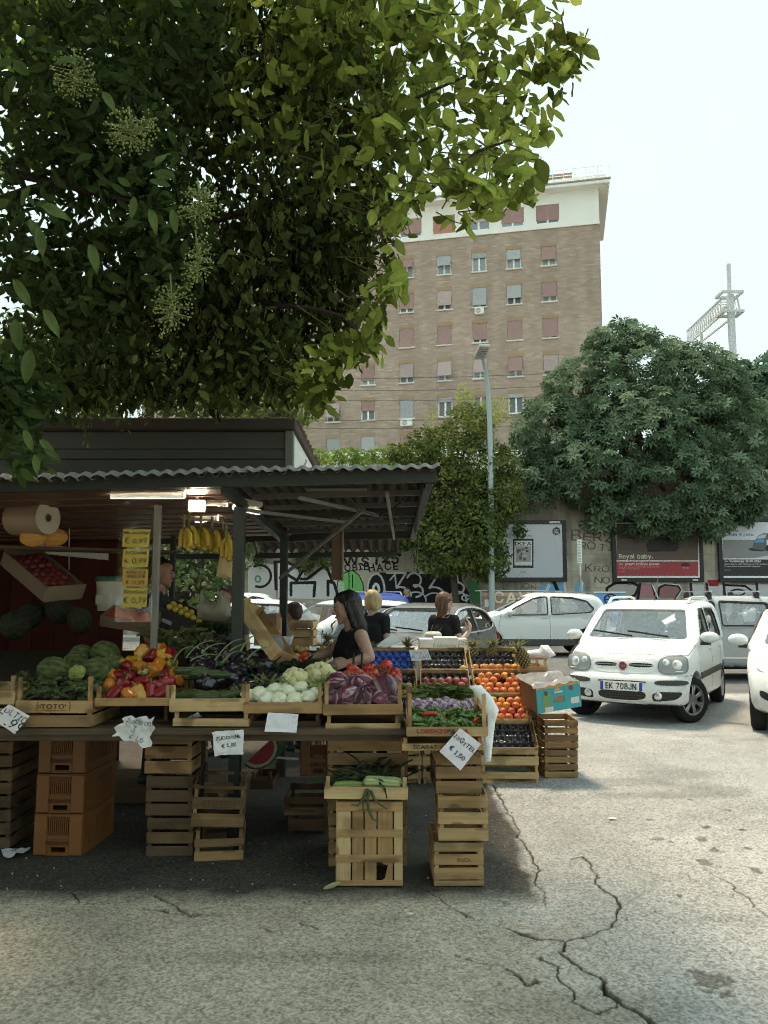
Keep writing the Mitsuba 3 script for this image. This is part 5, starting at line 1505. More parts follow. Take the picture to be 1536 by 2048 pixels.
def crate(name, label, M, w, d, h, slats, cat='crate', group=None, tone=None, base=True, side=None, postw=.022, posth=None, t=.006):
    k = thing(name, label, cat, group)
    tone = rk.integers(2, 22) if tone is None else tone
    tn = lambda: int(np.clip(tone + rk.integers(-8, 9), 0, 39))

    def p(nm, *b):
        m, uv = slat(*b, rk, .0012, tn())
        m.apply_transform(M @ rot('x', rk.uniform(-.5, .5)) @ rot('y', rk.uniform(-.4, .4)))
        scene[fresh(f'{k}__{nm}')] = wshape(m, uv)
    for a, b in slats:
        z0, z1 = a * h, b * h
        p('slat', -w / 2, w / 2, -d / 2, -d / 2 + t, z0, z1)
        p('slat', -w / 2, w / 2, d / 2 - t, d / 2, z0, z1)
    for a, b in (side or slats):
        z0, z1 = a * h, b * h
        p('side_slat', -w / 2, -w / 2 + t, -d / 2 + t + .001, d / 2 - t - .001, z0, z1)
        p('side_slat', w / 2 - t, w / 2, -d / 2 + t + .001, d / 2 - t - .001, z0, z1)
    o = t + .0015
    for sx in (-1, 1):
        for sy in (-1, 1):
            x0, y0 = sx * (w / 2 - o), sy * (d / 2 - o)
            p('corner_post', min(x0, x0 - sx * postw), max(x0, x0 - sx * postw), min(y0, y0 - sy * postw), max(y0, y0 - sy * postw), .001, (posth or h))
    if base:
        n = 5
        for i in range(n):
            y0 = -d / 2 + o + postw + (d - 2 * o - 2 * postw) * i / n
            p('base_board', -w / 2 + o, w / 2 - o, y0 + .004, y0 + (d - 2 * o - 2 * postw) / n - .008, .002, .007)
    return k


def crate_at(u0, u1, vb, vt, Y, label, slats, d=.5, turn=0, lean=0, nudge=0, **k):
    """A crate whose near face spans these photo pixels at distance Y."""
    a, b, c = at(u0, vb, Y), at(u1, vb, Y), at(u0, vt, Y)
    M = tr((a[0] + b[0]) / 2, Y + nudge, a[2]) @ rot('z', turn) @ rot('y', lean) @ tr(0, d / 2, 0)
    kk = crate('wooden_crate', label, M, b[0] - a[0], d, c[2] - a[2], slats, **k)
    return kk, M, b[0] - a[0], c[2] - a[2]


def stamp(k, M, d, text, x, z, h, col, wide=1.1, bold=True, y=None, extra=None):
    m = centred(text, h, None, d=.0012, bold=bold, wide=wide)
    parts = [m]
    if extra:
        w = m.bounds[1, 0] - m.bounds[0, 0]
        for s in (-1, 1):
            arc_ = LineString([(s * (w / 2 + h * (.55 + .35 * math.cos(a))), h * 1.1 * math.sin(a)) for a in np.linspace(-1.1, 1.1, 9)]).buffer(h * .07)
            parts.append(prism(arc_, .0012))
        parts.append(ap(trimesh.creation.annulus(h * .22, h * .36, .0012), tr(-w / 2 - h * .35, 0, .0006)))
        parts.append(prism(sbox(-w / 2, -h * .95, w / 2, -h * .85), .0012))
    add('print', ap(cat_(parts), M @ tr(x, -d / 2 - .0018, z) @ UP), 'matte', col, parent=k)


BROWN, INK = (.10, .05, .025), (.30, .03, .025)
two_ = [(.01, .46), (.54, .98)]
# -- on the table
k, M, w, h = crate_at(-118, 26, 1456, 1352, 4.76, 'crate at the left edge of the table beside the stamped greens crate', [(.02, .37), (.46, .72)], d=.5)
k, M, w, h = crate_at(28, 183, 1456, 1354, 4.75, 'crate of leafy greens with a brown stamped name on its top board', [(.02, .25), (.295, .54)], turn=-.8)
stamp(k, M, .5, "TOTO'", 0, h * .42, .026, BROWN, extra=True, wide=1.3)
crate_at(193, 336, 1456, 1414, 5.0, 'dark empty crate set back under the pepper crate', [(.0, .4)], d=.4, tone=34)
crate_at(189, 340, 1413, 1372, 4.76, 'shallow crate heaped with red and orange peppers', [(.02, .42)], turn=.6)
crate_at(345, 497, 1454, 1425, 4.77, 'lower crate beneath the courgette crate with a scrap of paper inside', [(.02, .56)], turn=-.5)
crate_at(338, 492, 1424, 1370, 4.75, 'crate of dark green courgettes between peppers and fennel', [(.02, .5)], turn=.4)
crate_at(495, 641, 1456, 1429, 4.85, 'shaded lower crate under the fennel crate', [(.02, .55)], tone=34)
crate_at(487, 645, 1428, 1368, 4.74, 'crate of pale fennel bulbs and cauliflowers', [(.02, .39)], turn=-.4)
crate_at(651, 801, 1461, 1432, 4.75, 'lower crate with an open front under the radicchio', [(.02, .5)])
k, M, w, h = crate_at(646, 806, 1431, 1366, 4.73, 'crate of purple radicchio heads at the right end of the table', [(.02, .34)], turn=.5)
stamp(k, M, .5, '· :', 0, h * .2, .012, BROWN)
crate_at(650, 790, 1380, 1352, 5.32, 'crate of tomatoes and cucumbers behind the radicchio', two_, d=.36)
# -- right hand stand
k, M, w, h = crate_at(804, 968, 1501, 1477, 4.57, 'lower stamped crate under the green chilli crate', [(.02, .6)], d=.52, turn=.7)
stamp(k, M, .52, 'ICAR47', -.10, h * .31, .020, (.03, .025, .02), wide=1.2)
stamp(k, M, .52, '4 II S.', .04, h * .31, .020, INK, wide=1.2)
k, M, w, h = crate_at(813, 976, 1475, 1388, 4.55, 'crate of green chillies and striped aubergines with red lettering on its front', [(.02, .235)], d=.5, turn=-.6, side=[(.02, .5)])
stamp(k, M, .5, 'LORENZO S.p.A.', -.02, h * .13, .021, INK, wide=1.25)
crate_at(828, 966, 1432, 1396, 5.10, 'crate of flat green beans behind the chillies', [(.02, .6)], d=.34, turn=.5)
S3 = [(.02, .30), (.36, .64), (.70, .98)]
crate_at(872, 964, 1589, 1503, 4.66, 'dark weathered crate on the pile under the chilli crate', S3, d=.42, tone=34, turn=1.2)
crate_at(877, 977, 1683, 1591, 4.60, 'bright orange crate in the middle of the pile under the chillies', [(.02, .29), (.38, .64), (.72, .98)], d=.42, tone=13, turn=-.8)
k, M, w, h = crate_at(868, 968, 1772, 1685, 4.62, 'bottom crate of the pile under the chillies standing on the asphalt', [(.0, .12), (.15, .42), (.48, .73), (.78, .98)], d=.42, turn=1.0)
stamp(k, M, .42, 'RoCo', .03, h * .60, .02, (.22, .05, .04), bold=False)
# -- under the table
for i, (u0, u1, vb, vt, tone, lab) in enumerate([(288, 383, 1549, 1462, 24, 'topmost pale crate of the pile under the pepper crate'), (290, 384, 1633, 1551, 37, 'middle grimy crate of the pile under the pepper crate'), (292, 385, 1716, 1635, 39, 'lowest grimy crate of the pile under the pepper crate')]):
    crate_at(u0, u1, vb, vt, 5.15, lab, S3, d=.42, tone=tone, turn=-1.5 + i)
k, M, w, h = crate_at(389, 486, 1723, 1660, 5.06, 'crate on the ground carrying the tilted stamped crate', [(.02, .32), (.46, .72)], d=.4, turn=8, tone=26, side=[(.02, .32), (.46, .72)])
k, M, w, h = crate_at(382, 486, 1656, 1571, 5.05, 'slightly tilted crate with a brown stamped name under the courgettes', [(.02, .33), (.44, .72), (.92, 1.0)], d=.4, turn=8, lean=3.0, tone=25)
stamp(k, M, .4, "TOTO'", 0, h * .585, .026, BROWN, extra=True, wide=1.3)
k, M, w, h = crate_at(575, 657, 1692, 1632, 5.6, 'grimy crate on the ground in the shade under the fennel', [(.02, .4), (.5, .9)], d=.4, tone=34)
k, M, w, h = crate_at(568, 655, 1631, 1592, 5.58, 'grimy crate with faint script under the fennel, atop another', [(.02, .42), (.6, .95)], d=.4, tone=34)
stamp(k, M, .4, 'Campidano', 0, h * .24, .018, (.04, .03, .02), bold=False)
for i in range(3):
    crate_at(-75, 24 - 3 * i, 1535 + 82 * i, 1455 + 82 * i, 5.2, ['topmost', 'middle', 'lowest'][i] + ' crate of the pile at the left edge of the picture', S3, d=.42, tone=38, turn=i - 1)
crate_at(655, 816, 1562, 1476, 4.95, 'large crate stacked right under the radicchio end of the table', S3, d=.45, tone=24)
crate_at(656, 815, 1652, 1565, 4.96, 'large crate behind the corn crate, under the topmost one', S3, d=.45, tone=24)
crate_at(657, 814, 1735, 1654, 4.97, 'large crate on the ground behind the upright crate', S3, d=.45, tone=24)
# -- the crate standing on end, bottom boards to the front
Yc = 4.62
a, b, c = at(671, 1771, Yc), at(806, 1771, Yc), at(671, 1604, Yc)
cw, chh = b[0] - a[0], c[2]
ck = thing('wooden_crate', 'big pale crate standing upright on its end with a torn hole in its boards', 'crate')
Mc = tr((a[0] + b[0]) / 2, Yc, 0)


def cp(nm, b_, tone, poly=None):
    m, uv = slat(*b_, rk, .0015, tone) if poly is None else (poly, np.c_[np.asarray(poly.vertices)[:, 2] + 3, tone + np.clip(np.asarray(poly.vertices)[:, 0] + .3, 0, 1) / 10.5])
    m.apply_transform(Mc)
    scene[fresh(f'{ck}__{nm}')] = wshape(m, uv)


xs = np.linspace(-cw / 2, cw / 2, 6) + np.array([0, .012, .008, .006, .022, 0])
for i in range(5):
    x0, x1 = xs[i] + .004, xs[i + 1] - .004
    if i == 3:
        g = sbox(x0, .02, x1, chh - .01).difference(Polygon([(x0 - .01, .03), (x0 - .01, .17), (x0 + .012, .155), (x0 + .028, .12), (x0 + .055, .115), (x0 + .045, .07), (x0 + .04, .045), (x0 + .02, .03)]))
        m = prism(g, .006)
        cp('base_board', None, 21, ap(m, tr(0, .006, 0) @ UP))
    else:
        cp('base_board', (x0, x1, 0, .006, .02, chh - .01), [4, 21, 14, 21, 4][i])
for v0, v1 in ((1604, 1622), (1659, 1674), (1709, 1724), (1760, 1771)):
    z0, z1 = at(700, v1, Yc)[2], at(700, v0, Yc)[2]
    cp('batten', (-cw / 2, cw / 2, -.007, -.0005, max(z0, .001), z1), 14)
for sx in (-1, 1):
    for j in range(3):
        x = sx * cw / 2
        cp('side_slat', (min(x, x - sx * .006), max(x, x - sx * .006), .012 + j * .075, .075 + j * .075, .002, chh), [4, 14, 21][j])
for j in range(3):
    cp('end_slat', (-cw / 2 + .007, cw / 2 - .007, .012 + j * .075, .075 + j * .075, chh - .007, chh - .001), 14)
crate_at(648, 816, 1600, 1556, 4.60, 'shallow crate of corn husks and a long marrow on top of the upright crate', [(.02, .58)], d=.32, tone=4, turn=.8, lean=.8)
add('torn_leaf', ap(blob(.012, .004, .05, 2, .3), tr(*at(664, 1771, 4.58)) @ rot('y', 70)), 'matte', (.3, .33, .15), label='pale torn leaf on the ground by the upright crate', cat='leaf')

# -- crates right of the fruit rack
s4 = [(.02, .22), (.27, .48), (.53, .74), (.78, .98)]
for i, (u0, u1, vb, vt) in enumerate([(1014, 1075, 1531, 1470), (1014, 1078, 1469, 1408), (1016, 1090, 1407, 1346)]):
    crate_at(u0, u1, vb, vt, 7.75, ['lowest', 'middle', 'topmost'][i] + ' dark crate of the pile behind the turquoise carton', s4, d=.5, tone=34, turn=-1 + i)
crate_at(1040, 1096, 1345, 1315, 7.70, 'small pale crate holding a pineapple on the pile behind the turquoise carton', [(.02, .4), (.85, 1.0)], d=.4, tone=4, turn=2)
for i, (vb, vt) in enumerate([(1556, 1499), (1498, 1440)]):
    k, M, w, h = crate_at(1090, 1157, vb, vt, 7.25, ['lower crate of the short pile that carries the turquoise carton', 'upper crate of the short pile that carries the turquoise carton'][i], s4, d=.42, turn=1.5 - 2 * i, tone=24)
    if i:
        stamp(k, M, .42, 'Frutta', 0, h * .63, .022, (.35, .1, .06), bold=False)

# -- fruit rack: three sloping rows of shallow trays
SL = np.array([0, 1.2, .78]) / math.hypot(1.2, .78)
NL = np.array([0, -SL[2], SL[1]])
RO = np.array([0, 7.0, .25])


def rackM(x, q, off=0.0):
    M = np.eye(4)
    M[:3, 0], M[:3, 1], M[:3, 2], M[:3, 3] = (1, 0, 0), SL, NL, RO + SL * q + NL * off + [x, 0, 0]
    return M


CW, CL = .465, .352
colsx = {'left': .075, 'middle': .575, 'right': 1.075}


def cups(w, l, colr, M, name, label, nx=6, ny=4):
    xs, ys = np.linspace(-w / 2, w / 2, nx * 7 + 1), np.linspace(-l / 2, l / 2, ny * 7 + 1)
    X, Y = np.meshgrid(xs, ys, indexing='ij')
    row = np.floor((Y + l / 2) / (l / ny))
    a = ((X + w / 2) / (w / nx) + .5 * (row % 2)) % 1 - .5
    b = ((Y + l / 2) / (l / ny)) % 1 - .5
    Z = .035 - .030 * np.sqrt(np.maximum(0, 1 - (a * a + b * b) / .26)) + (meshkit.noise(np.stack([X * 60, Y * 60, X * 0], -1)) - .5) * .008
    v = np.stack([X, Y, Z], -1).reshape(-1, 3)
    return add(name, ap(trimesh.Trimesh(v, grid(len(xs), len(ys)), process=False), M), 'gloss', colr, smooth=False, label=label, cat='tray')


RB, RD = [(.02, .9)], [(.02, .6)]
for cn, x in colsx.items():
    for i in range(4):
        where = ['bottom', 'second', 'third', 'top'][i]
        crate('fruit_tray', f'{where} shallow tray in the {cn} row of the sloping fruit rack', rackM(x, CL * (i + .5)), CW, CL - .004, .085, RB, cat='tray crate', tone=4, side=[(.02, .98)], postw=.014, base=True)
        what = 'blue' if cn == 'left' and i == 3 else 'black'
        cups(CW - .05, CL - .05, (.02, .06, .28) if what == 'blue' else (.012, .012, .013), rackM(x, CL * (i + .5), .012), 'dimpled_liner', f'{what} dimpled plastic liner in the {where} tray of the {cn} rack row')
# what carries the rack
for x, n in ((.075, 0), (.575, 1), (1.075, 2)):
    for lv in range(1):
        crate('wooden_crate', f'{["left", "middle", "right"][n]} pale crate under the front of the sloping fruit rack', tr(x, 7.02 + .25, .0), .49, .46, .235, [(.18, .42), (.66, .98)], tone=4, posth=.235)
    for lv in range(3):
        crate('wooden_crate', f'{["left", "middle", "right"][n]} crate, {["lowest", "middle", "topmost"][lv]} of the pile under the back of the fruit rack', tr(x, 8.02, .27 * lv), .49, .42, .265 if lv < 2 else .2, two_, tone=24, base=False)

# -- orange plastic crates
OR = (.17, .066, .018)


def plastic(label, u0, u1, vb, vt, Y, turn, tint=1.0, d=.5):
    a, b, c = at(u0, vb, Y), at(u1, vb, Y), at(u0, vt, Y)
    w, h = b[0] - a[0], c[2] - a[2] - .004
    k = thing('plastic_crate', label, 'crate')
    M = tr((a[0] + b[0]) / 2, Y, a[2]) @ rot('z', turn) @ tr(0, d / 2, 0)
    col = tuple(np.array(OR) * tint)
    g = sbox(-w / 2, 0, w / 2, h)
    hole = [sbox(-w * .22 + i * w * .041, h * .48, -w * .22 + i * w * .041 + w * .022, h * .93) for i in range(12)] + [sbox(-w * .15, h * .07, w * .15, h * .20)]
    g = g.difference(union_all(hole))
    for y in (-d / 2, d / 2 - .012):
        add('end_wall', ap(prism(g, .012), M @ tr(0, y + .012, 0) @ UP), 'semi', col, parent=k)
    for s in (-1, 1):
        g2 = sbox(-d / 2 + .013, 0, d / 2 - .013, h).difference(union_all([sbox(-d / 2 + .05 + i * .03, h * .2, -d / 2 + .065 + i * .03, h * .85) for i in range(int((d - .1) / .03))]))
        add('side_wall', ap(prism(g2, .012), M @ tr(s * (w / 2 - .006) + .006, 0, 0) @ np.array([[0, 0, -1, 0], [1, 0, 0, 0], [0, 1, 0, 0], [0, 0, 0, 1.]])), 'semi', col, parent=k)
        add('corner_pad', ap(bx(s * w * .36 - w * .13, s * w * .36 + w * .13, -d / 2 - .012, -d / 2 - .001, .004, h - .004, .004), M), 'semi', tuple(np.array(col) * 1.08), parent=k)
    for z0, z1 in ((h * .94, h * .99), (h * .40, h * .46), (.0, h * .05)):
        add('rib', ap(bx(-w * .225, w * .225, -d / 2 - .009, -d / 2 - .0005, z0, z1, .002), M), 'semi', col, parent=k)
    add('base', ap(bx(-w / 2 + .015, w / 2 - .015, -d / 2 + .013, d / 2 - .013, .001, .012), M), 'semi', tuple(np.array(col) * .7), parent=k)
    add('lettering', ap(centred("DIARCO'S", h * .085, d=.002, bold=True), M @ tr(0, -d / 2 - .0095, h * .31) @ UP), 'matte', tuple(np.array(col) * .45), parent=k)


plastic('lowest orange plastic crate of the pile under the greens', 65, 165, 1711, 1627, 5.15, -3, 1.1)
plastic('middle orange plastic crate of the pile under the greens', 70, 169, 1626, 1547, 5.16, -3, .92)
plastic('topmost orange plastic crate of the pile under the greens', 75, 172, 1546, 1466, 5.18, -3.5, .85)
plastic('orange plastic crate deep under the table behind the fennel', 600, 672, 1552, 1476, 5.9, 4, 1.0)
# ---------------------------------------------------------------- fruit and vegetables, each one a thing
rp = np.random.default_rng(123)


def colmix(a, b, t):
    return np.array(a) * (1 - t[:, None]) + np.array(b) * t[:, None]


def vshape(m, mat, col, smooth=True):
    return mikit.ply(m, mat, smooth=smooth, color=np.clip(col, 0, 1))


def fruit(kind, r, cA, cB, seed, mat='semi', bias=.5):
    m = trimesh.creation.icosphere(subdivisions=3 if r > .04 else 2)
    v = np.asarray(m.vertices).copy()
    n = v.copy()
    rad = np.hypot(v[:, 0], v[:, 1])
    f = np.ones(len(v))
    if kind == 'peach':
        f -= .14 * np.exp(-(rad / .22) ** 2) * (v[:, 2] > 0) + .05 * np.exp(-(v[:, 0] / .10) ** 2) * (v[:, 1] > 0) + .02 * np.exp(-(rad / .2) ** 2)
        v = v * [1, 1, .94]
    if kind == 'tomato':
        a = np.arctan2(v[:, 1], v[:, 0])
        f -= .16 * np.exp(-(rad / .25) ** 2) * (v[:, 2] > 0) - .02 * np.cos(5 * a) * rad
        v = v * [1, 1, .82]
    v = v * f[:, None] * r
    t = np.clip((meshkit.fbm(n * 1.3 + seed * 5, 3, seed) - .5) * 3.2 + bias, 0, 1)
    sp = (meshkit.noise(n * 14 + seed) > .72) * .25
    return vshape((v, m.faces), mat, colmix(cA, cB, np.clip(t + sp * (kind == 'peach'), 0, 1)))


def drop(s, p, name, label, cat, group, turn=True, M=None, parts=()):
    R = trimesh.transformations.random_rotation_matrix(rp.random(3)) if turn else np.eye(4)
    Q = tr(*p) @ (M if M is not None else R)
    k = fresh(name)
    say(k, label, cat, group)
    if parts:
        k0 = fresh(k + '__flesh')
        scene[k0] = {**s, 'to_world': T(Q)}
        for nm, q in parts:
            scene[fresh(f'{k}__{nm}')] = {**q, 'to_world': T(Q)}
    else:
        scene[k] = {**s, 'to_world': T(Q)}
    return k


# peaches and nectarines in the rack
PE = [fruit('peach', .0385, (.60, .24, .06), (.40, .06, .035), i, bias=.35) for i in range(3)] + [fruit('peach', .037, (.66, .34, .05), (.50, .10, .03), i + 5, bias=.3) for i in range(2)] + [fruit('peach', .038, (.58, .18, .05), (.32, .035, .03), 9, bias=.6)]
PM = [fruit('peach', .037, (.38, .14, .10), (.20, .03, .035), i + 20, bias=.5) for i in range(3)]


def trayful(cn, i, rows, S, label, group, ys=None):
    x = colsx[cn]
    for r in range(rows):
        n = 6 if r % 2 == 0 else 5
        for c in range(n):
            if rp.random() < .04:
                continue
            px = x - CW / 2 + .045 + (c + (.5 if n == 5 else 0)) * (CW - .09) / 5 + rp.uniform(-.006, .006)
            q = CL * i + .045 + r * .072 + rp.uniform(-.005, .005)
            M = rackM(px, q, .062 + rp.uniform(-.004, .008))
            drop(S[rp.integers(len(S))], M[:3, 3], 'peach', label, 'peach', group)


trayful('right', 3, 1, PE, 'orange red peach in the single row of the top right rack tray', 'peaches in the top right tray')
trayful('right', 2, 4, PE, 'orange red peach filling the third tray of the right rack row', 'peaches in the third right tray')
trayful('right', 1, 4, PE, 'orange red peach filling the second tray of the right rack row', 'peaches in the second right tray')
trayful('middle', 2, 3, PM, 'dusky pink peach in the middle row of the rack', 'dusky peaches in the middle row')
trayful('middle', 1, 3, PM, 'dusky pink peach in the lower middle tray of the rack', 'dusky peaches in the lower middle tray')
drop(fruit('peach', .036, (.50, .40, .12), (.55, .33, .10), 44), rackM(colsx['middle'] + .19, CL * 3 + .03, .06)[:3, 3], 'peach', 'single pale yellow peach at the corner of the black tray', 'peach', None)
trayful('left', 2, 2, PE, 'yellow orange peach in the left rack row behind the tomatoes', 'peaches in the left row')
# tomatoes
TO = [fruit('tomato', .033, (.44, .04, .02), (.33, .02, .015), i + 30, 'gloss') for i in range(3)] + [fruit('tomato', .032, (.48, .10, .03), (.38, .035, .02), 35, 'gloss')]
cal = cat_([ap(bx(0, .014, -.002, .002, 0, .0015), tr(0, 0, .0245) @ rot('z', 72 * k) @ rot('y', 12)) for k in range(5)])
CAL = shape(cal, 'matte', (.10, .16, .04))
for k in range(46):
    u = rp.uniform(690, 800)
    row = rp.integers(0, 4)
    v = 1366 - row * 9 + rp.uniform(-3, 3) + max(0, (u - 770) * .18)
    drop(TO[rp.integers(4)], at(u, v, 5.12 + row * .085), 'tomato', 'red tomato in the heap behind the radicchio', 'tomato', 'tomatoes heaped behind the radicchio', parts=(('calyx', CAL),))
drop(fruit('tomato', .042, (.55, .03, .02), (.48, .02, .015), 77, 'gloss'), at(772, 1330, 5.42), 'tomato', 'big red tomato lying on top of the tomato heap', 'tomato', None, turn=False)
drop(shape(blob(.05, .05, .035, 3, .5, 4), 'matte', (.20, .06, .035)), at(760, 1342, 5.36), 'tomato_vine', 'brown bunch of dried tomato stalks under the biggest tomato', 'stalk', None)


def lathebent(prof, n, bend, colfn, mat, rough=0.0, lobes=0, seed=0):
    """A long fruit: profile turned about x, bent; colfn(x in 0..1, angle, v)."""
    p = np.asarray(prof, float)
    g = np.arange(n) * 2 * PI / n
    rr = p[:, 1:2] * (1 + (rough * np.cos(lobes * g) if lobes else 0))
    X = np.repeat(p[:, :1], n, 1)
    Y, Z = rr * np.cos(g), rr * np.sin(g)
    L = p[-1, 0] - p[0, 0]
    Z = Z + bend * 4 * ((X - p[0, 0]) / L) * (1 - (X - p[0, 0]) / L) * L
    v = np.stack([X - L / 2, Y, Z], -1).reshape(-1, 3)
    f = []
    for i in range(len(p) - 1):
        for j in range(n):
            k = (j + 1) % n
            f += [(i * n + j, (i + 1) * n + j, (i + 1) * n + k), (i * n + j, (i + 1) * n + k, i * n + k)]
    f = np.array(f)[:, ::-1]
    t = np.repeat((p[:, 0] - p[0, 0]) / L, n)
    return vshape((v, f), mat, colfn(t, np.tile(g, len(p)), v))


def prof(L, r, a=.12, b=.12, taper=0.0, n=12):
    t = np.linspace(0, 1, n)
    q = np.minimum(1, np.sqrt(np.clip(t / a, 0, 1) * (2 - np.clip(t / a, 0, 1)))) * np.minimum(1, np.sqrt(np.clip((1 - t) / b, 0, 1) * (2 - np.clip((1 - t) / b, 0, 1))))
    return np.stack([t * L, np.maximum(.0015, r * q * (1 - taper * t))], 1)


# peppers: blocky, three or four lobes, a green stem
def pepper(cA, cB, seed):
    rs = np.random.default_rng(seed)
    L, r = rs.uniform(.095, .13), rs.uniform(.038, .046)
    n = int(rs.integers(3, 5))
    p = prof(L, r, .20, .30, .22, 14)
    s = lathebent(p, 24, rs.uniform(-.08, .08), lambda t, g, v: colmix(cA, cB, np.clip((meshkit.fbm(v * 22 + seed, 2, seed) - .52) * 9, 0, 1)), 'gloss', .10, n)
    st_ = tube([(-L / 2 + .006, 0, 0), (-L / 2 - .012, .002, .002), (-L / 2 - .028, .008, .004)], [.011, .0055, .0065], 7)
    return s, shape(st_, 'semi', (.09, .14, .03), True)


RED_, ORG, YEL, MIX = ((.24, .014, .018), (.12, .008, .014)), ((.50, .17, .02), (.36, .10, .014)), ((.54, .29, .03), (.46, .20, .02)), ((.50, .26, .03), (.05, .07, .02))
PP = {n: [pepper(*c, 7 * i + j) for j in range(2)] for i, (n, c) in enumerate({'deep red': RED_, 'orange': ORG, 'yellow': YEL, 'yellow and green': MIX}.items())}
for u, v, c in [(222, 1352, 'orange'), (216, 1372, 'orange'), (240, 1352, 'deep red'), (244, 1374, 'deep red'), (262, 1356, 'deep red'), (284, 1366, 'deep red'), (288, 1350, 'yellow and green'), (312, 1372, 'deep red'), (280, 1388, 'yellow'), (300, 1384, 'deep red'), (322, 1384, 'deep red'),
                (250, 1336, 'deep red'), (280, 1334, 'orange'), (266, 1322, 'yellow and green'), (316, 1334, 'orange'), (344, 1326, 'yellow and green'), (338, 1350, 'deep red'), (350, 1348, 'orange'), (302, 1312, 'deep red'), (326, 1308, 'yellow'), (284, 1306, 'yellow'), (298, 1298, 'deep red'), (318, 1296, 'orange'), (340, 1308, 'deep red'),
                (232, 1388, 'deep red'), (258, 1390, 'orange'), (268, 1374, 'deep red'), (334, 1366, 'deep red'), (306, 1340, 'orange'), (240, 1330, 'yellow and green'), (362, 1352, 'orange'), (330, 1318, 'yellow')]:
    Y = 4.86 + (1390 - v) * .0078
    i = rp.integers(2)
    drop(PP[c][i][0], at(u, v, Y), 'bell_pepper', f'glossy {c} bell pepper in the pepper heap', 'bell pepper', f'{c} peppers in the heap', M=rot('z', rp.uniform(0, 360)) @ rot('y', rp.uniform(-50, 70)) @ rot('x', rp.uniform(0, 360)), parts=(('stem', PP[c][i][1]),))


# leaves: one curled leaf sheet, many uses
def leafsheet(L, W, curl, wave, seed, cA, cB, nx=9, ny=6, rib=(.3, .34, .16)):
    x, y = np.meshgrid(np.linspace(0, 1, nx), np.linspace(-1, 1, ny), indexing='ij')
    w = W / 2 * np.sin(PI * np.clip(x * .93 + .05, 0, 1)) ** .7
    z = curl * L * (-(x ** 2)) + abs(curl) * W * .5 * y * y + wave * (meshkit.noise(np.stack([x * 5, y * 3 + seed, x * 0], -1)) - .5) * L
    v = np.stack([x * L, y * w, z], -1).reshape(-1, 3)
    t = np.clip(1 - np.abs(y) * 3.2, 0, 1).ravel()
    c = colmix(cA, cB, meshkit.noise(v * 60 + seed)) * (1 - t[:, None] * .7) + np.array(rib) * (t[:, None] * .7)
    return v, grid(nx, ny), c


def bunch(name, label, cat, group, p, n, L, W, cA, cB, spread=1.0, up=.4, curl=.4, wave=.25, rib=(.3, .34, .16), seed=0, mat='leaf', r0=.0, ry=None):
    rs = np.random.default_rng(seed)
    V, F, C, at_ = [], [], [], 0
    for k in range(n):
        v, f, c = leafsheet(L * rs.uniform(.6, 1.15), W * rs.uniform(.7, 1.2), curl * rs.uniform(.4, 1.5), wave, k + seed * 31, cA, cB, rib=rib)
        M = rot('z', rs.uniform(0, 360)) @ rot('y', -math.degrees(up) * rs.uniform(.2, 1.8)) @ rot('x', rs.uniform(-40, 40))
        o = rs.normal(size=3) * [r0, (ry or r0), r0 * .4]
        V.append(v @ M[:3, :3].T + o)
        F.append(f + at_)
        C.append(c * rs.uniform(.7, 1.2))
        at_ += len(v)
    k = add(name, mikit.ply((np.vstack(V), np.vstack(F)), mat, smooth=True, color=np.clip(np.vstack(C), 0, 1)), M=tr(*p), label=label, cat=cat, group=group)
    return k


GA, GB = (.035, .065, .02), (.10, .14, .05)
for i, (u, v) in enumerate([(62, 1376), (95, 1372), (130, 1378), (160, 1372), (80, 1388), (118, 1390), (150, 1390), (172, 1384), (55, 1362), (150, 1360), (185, 1376)]):
    bunch('leafy_greens', 'bunch of dark leafy greens in the stamped crate', 'greens', 'leafy greens in the stamped crate', at(u, v, 4.86 + (1390 - v) * .008), 18, .10, .04, GA, (.30, .34, .18), up=.5, curl=.5, seed=i, r0=.035)


def ribbed(rx, ry, rz, ribs, cA, cB, seed, mat='matte'):
    m = trimesh.creation.icosphere(subdivisions=3)
    v = np.asarray(m.vertices)
    a = np.arctan2(v[:, 2], v[:, 1])
    f = 1 + .035 * np.cos(ribs * a)
    t = np.clip(.45 + .22 * np.cos(ribs * a) + (meshkit.fbm(v * 5 + seed, 3) - .5) * 1.6, 0, 1)
    return vshape((v * f[:, None] * [rx, ry, rz], m.faces), mat, colmix(cA, cB, t))


for i, (u, v, Y, r, turn) in enumerate([(108, 1338, 5.15, .105, 20), (192, 1338, 5.15, .10, 160), (210, 1304, 5.55, .105, -20), (152, 1322, 5.45, .09, 60), (165, 1308, 5.6, .09, 10), (222, 1326, 5.3, .08, 90)]):
    drop(ribbed(r * .98, r * .84, r * .84, 11, (.035, .05, .016), (.13, .155, .06), i), at(u, v + 4, Y), 'green_melon', ['front left ribbed pale green melon above the stamped greens crate', 'ribbed pale green melon next to the peppers', 'topmost ribbed pale green melon, farthest back', 'dim green melon half hidden behind the front left one', 'dim green melon left of the topmost one', 'small green melon touching the pepper heap'][i], 'melon', None, M=rot('z', turn) @ rot('y', 15))
drop(vshape(blob(.05, .05, .045, 3, .35, 6), 'matte', np.tile((.24, .28, .08), (642, 1))), at(154, 1346, 5.02), 'broccoli', 'small bright green broccoli head between the two front melons', 'broccoli', None)
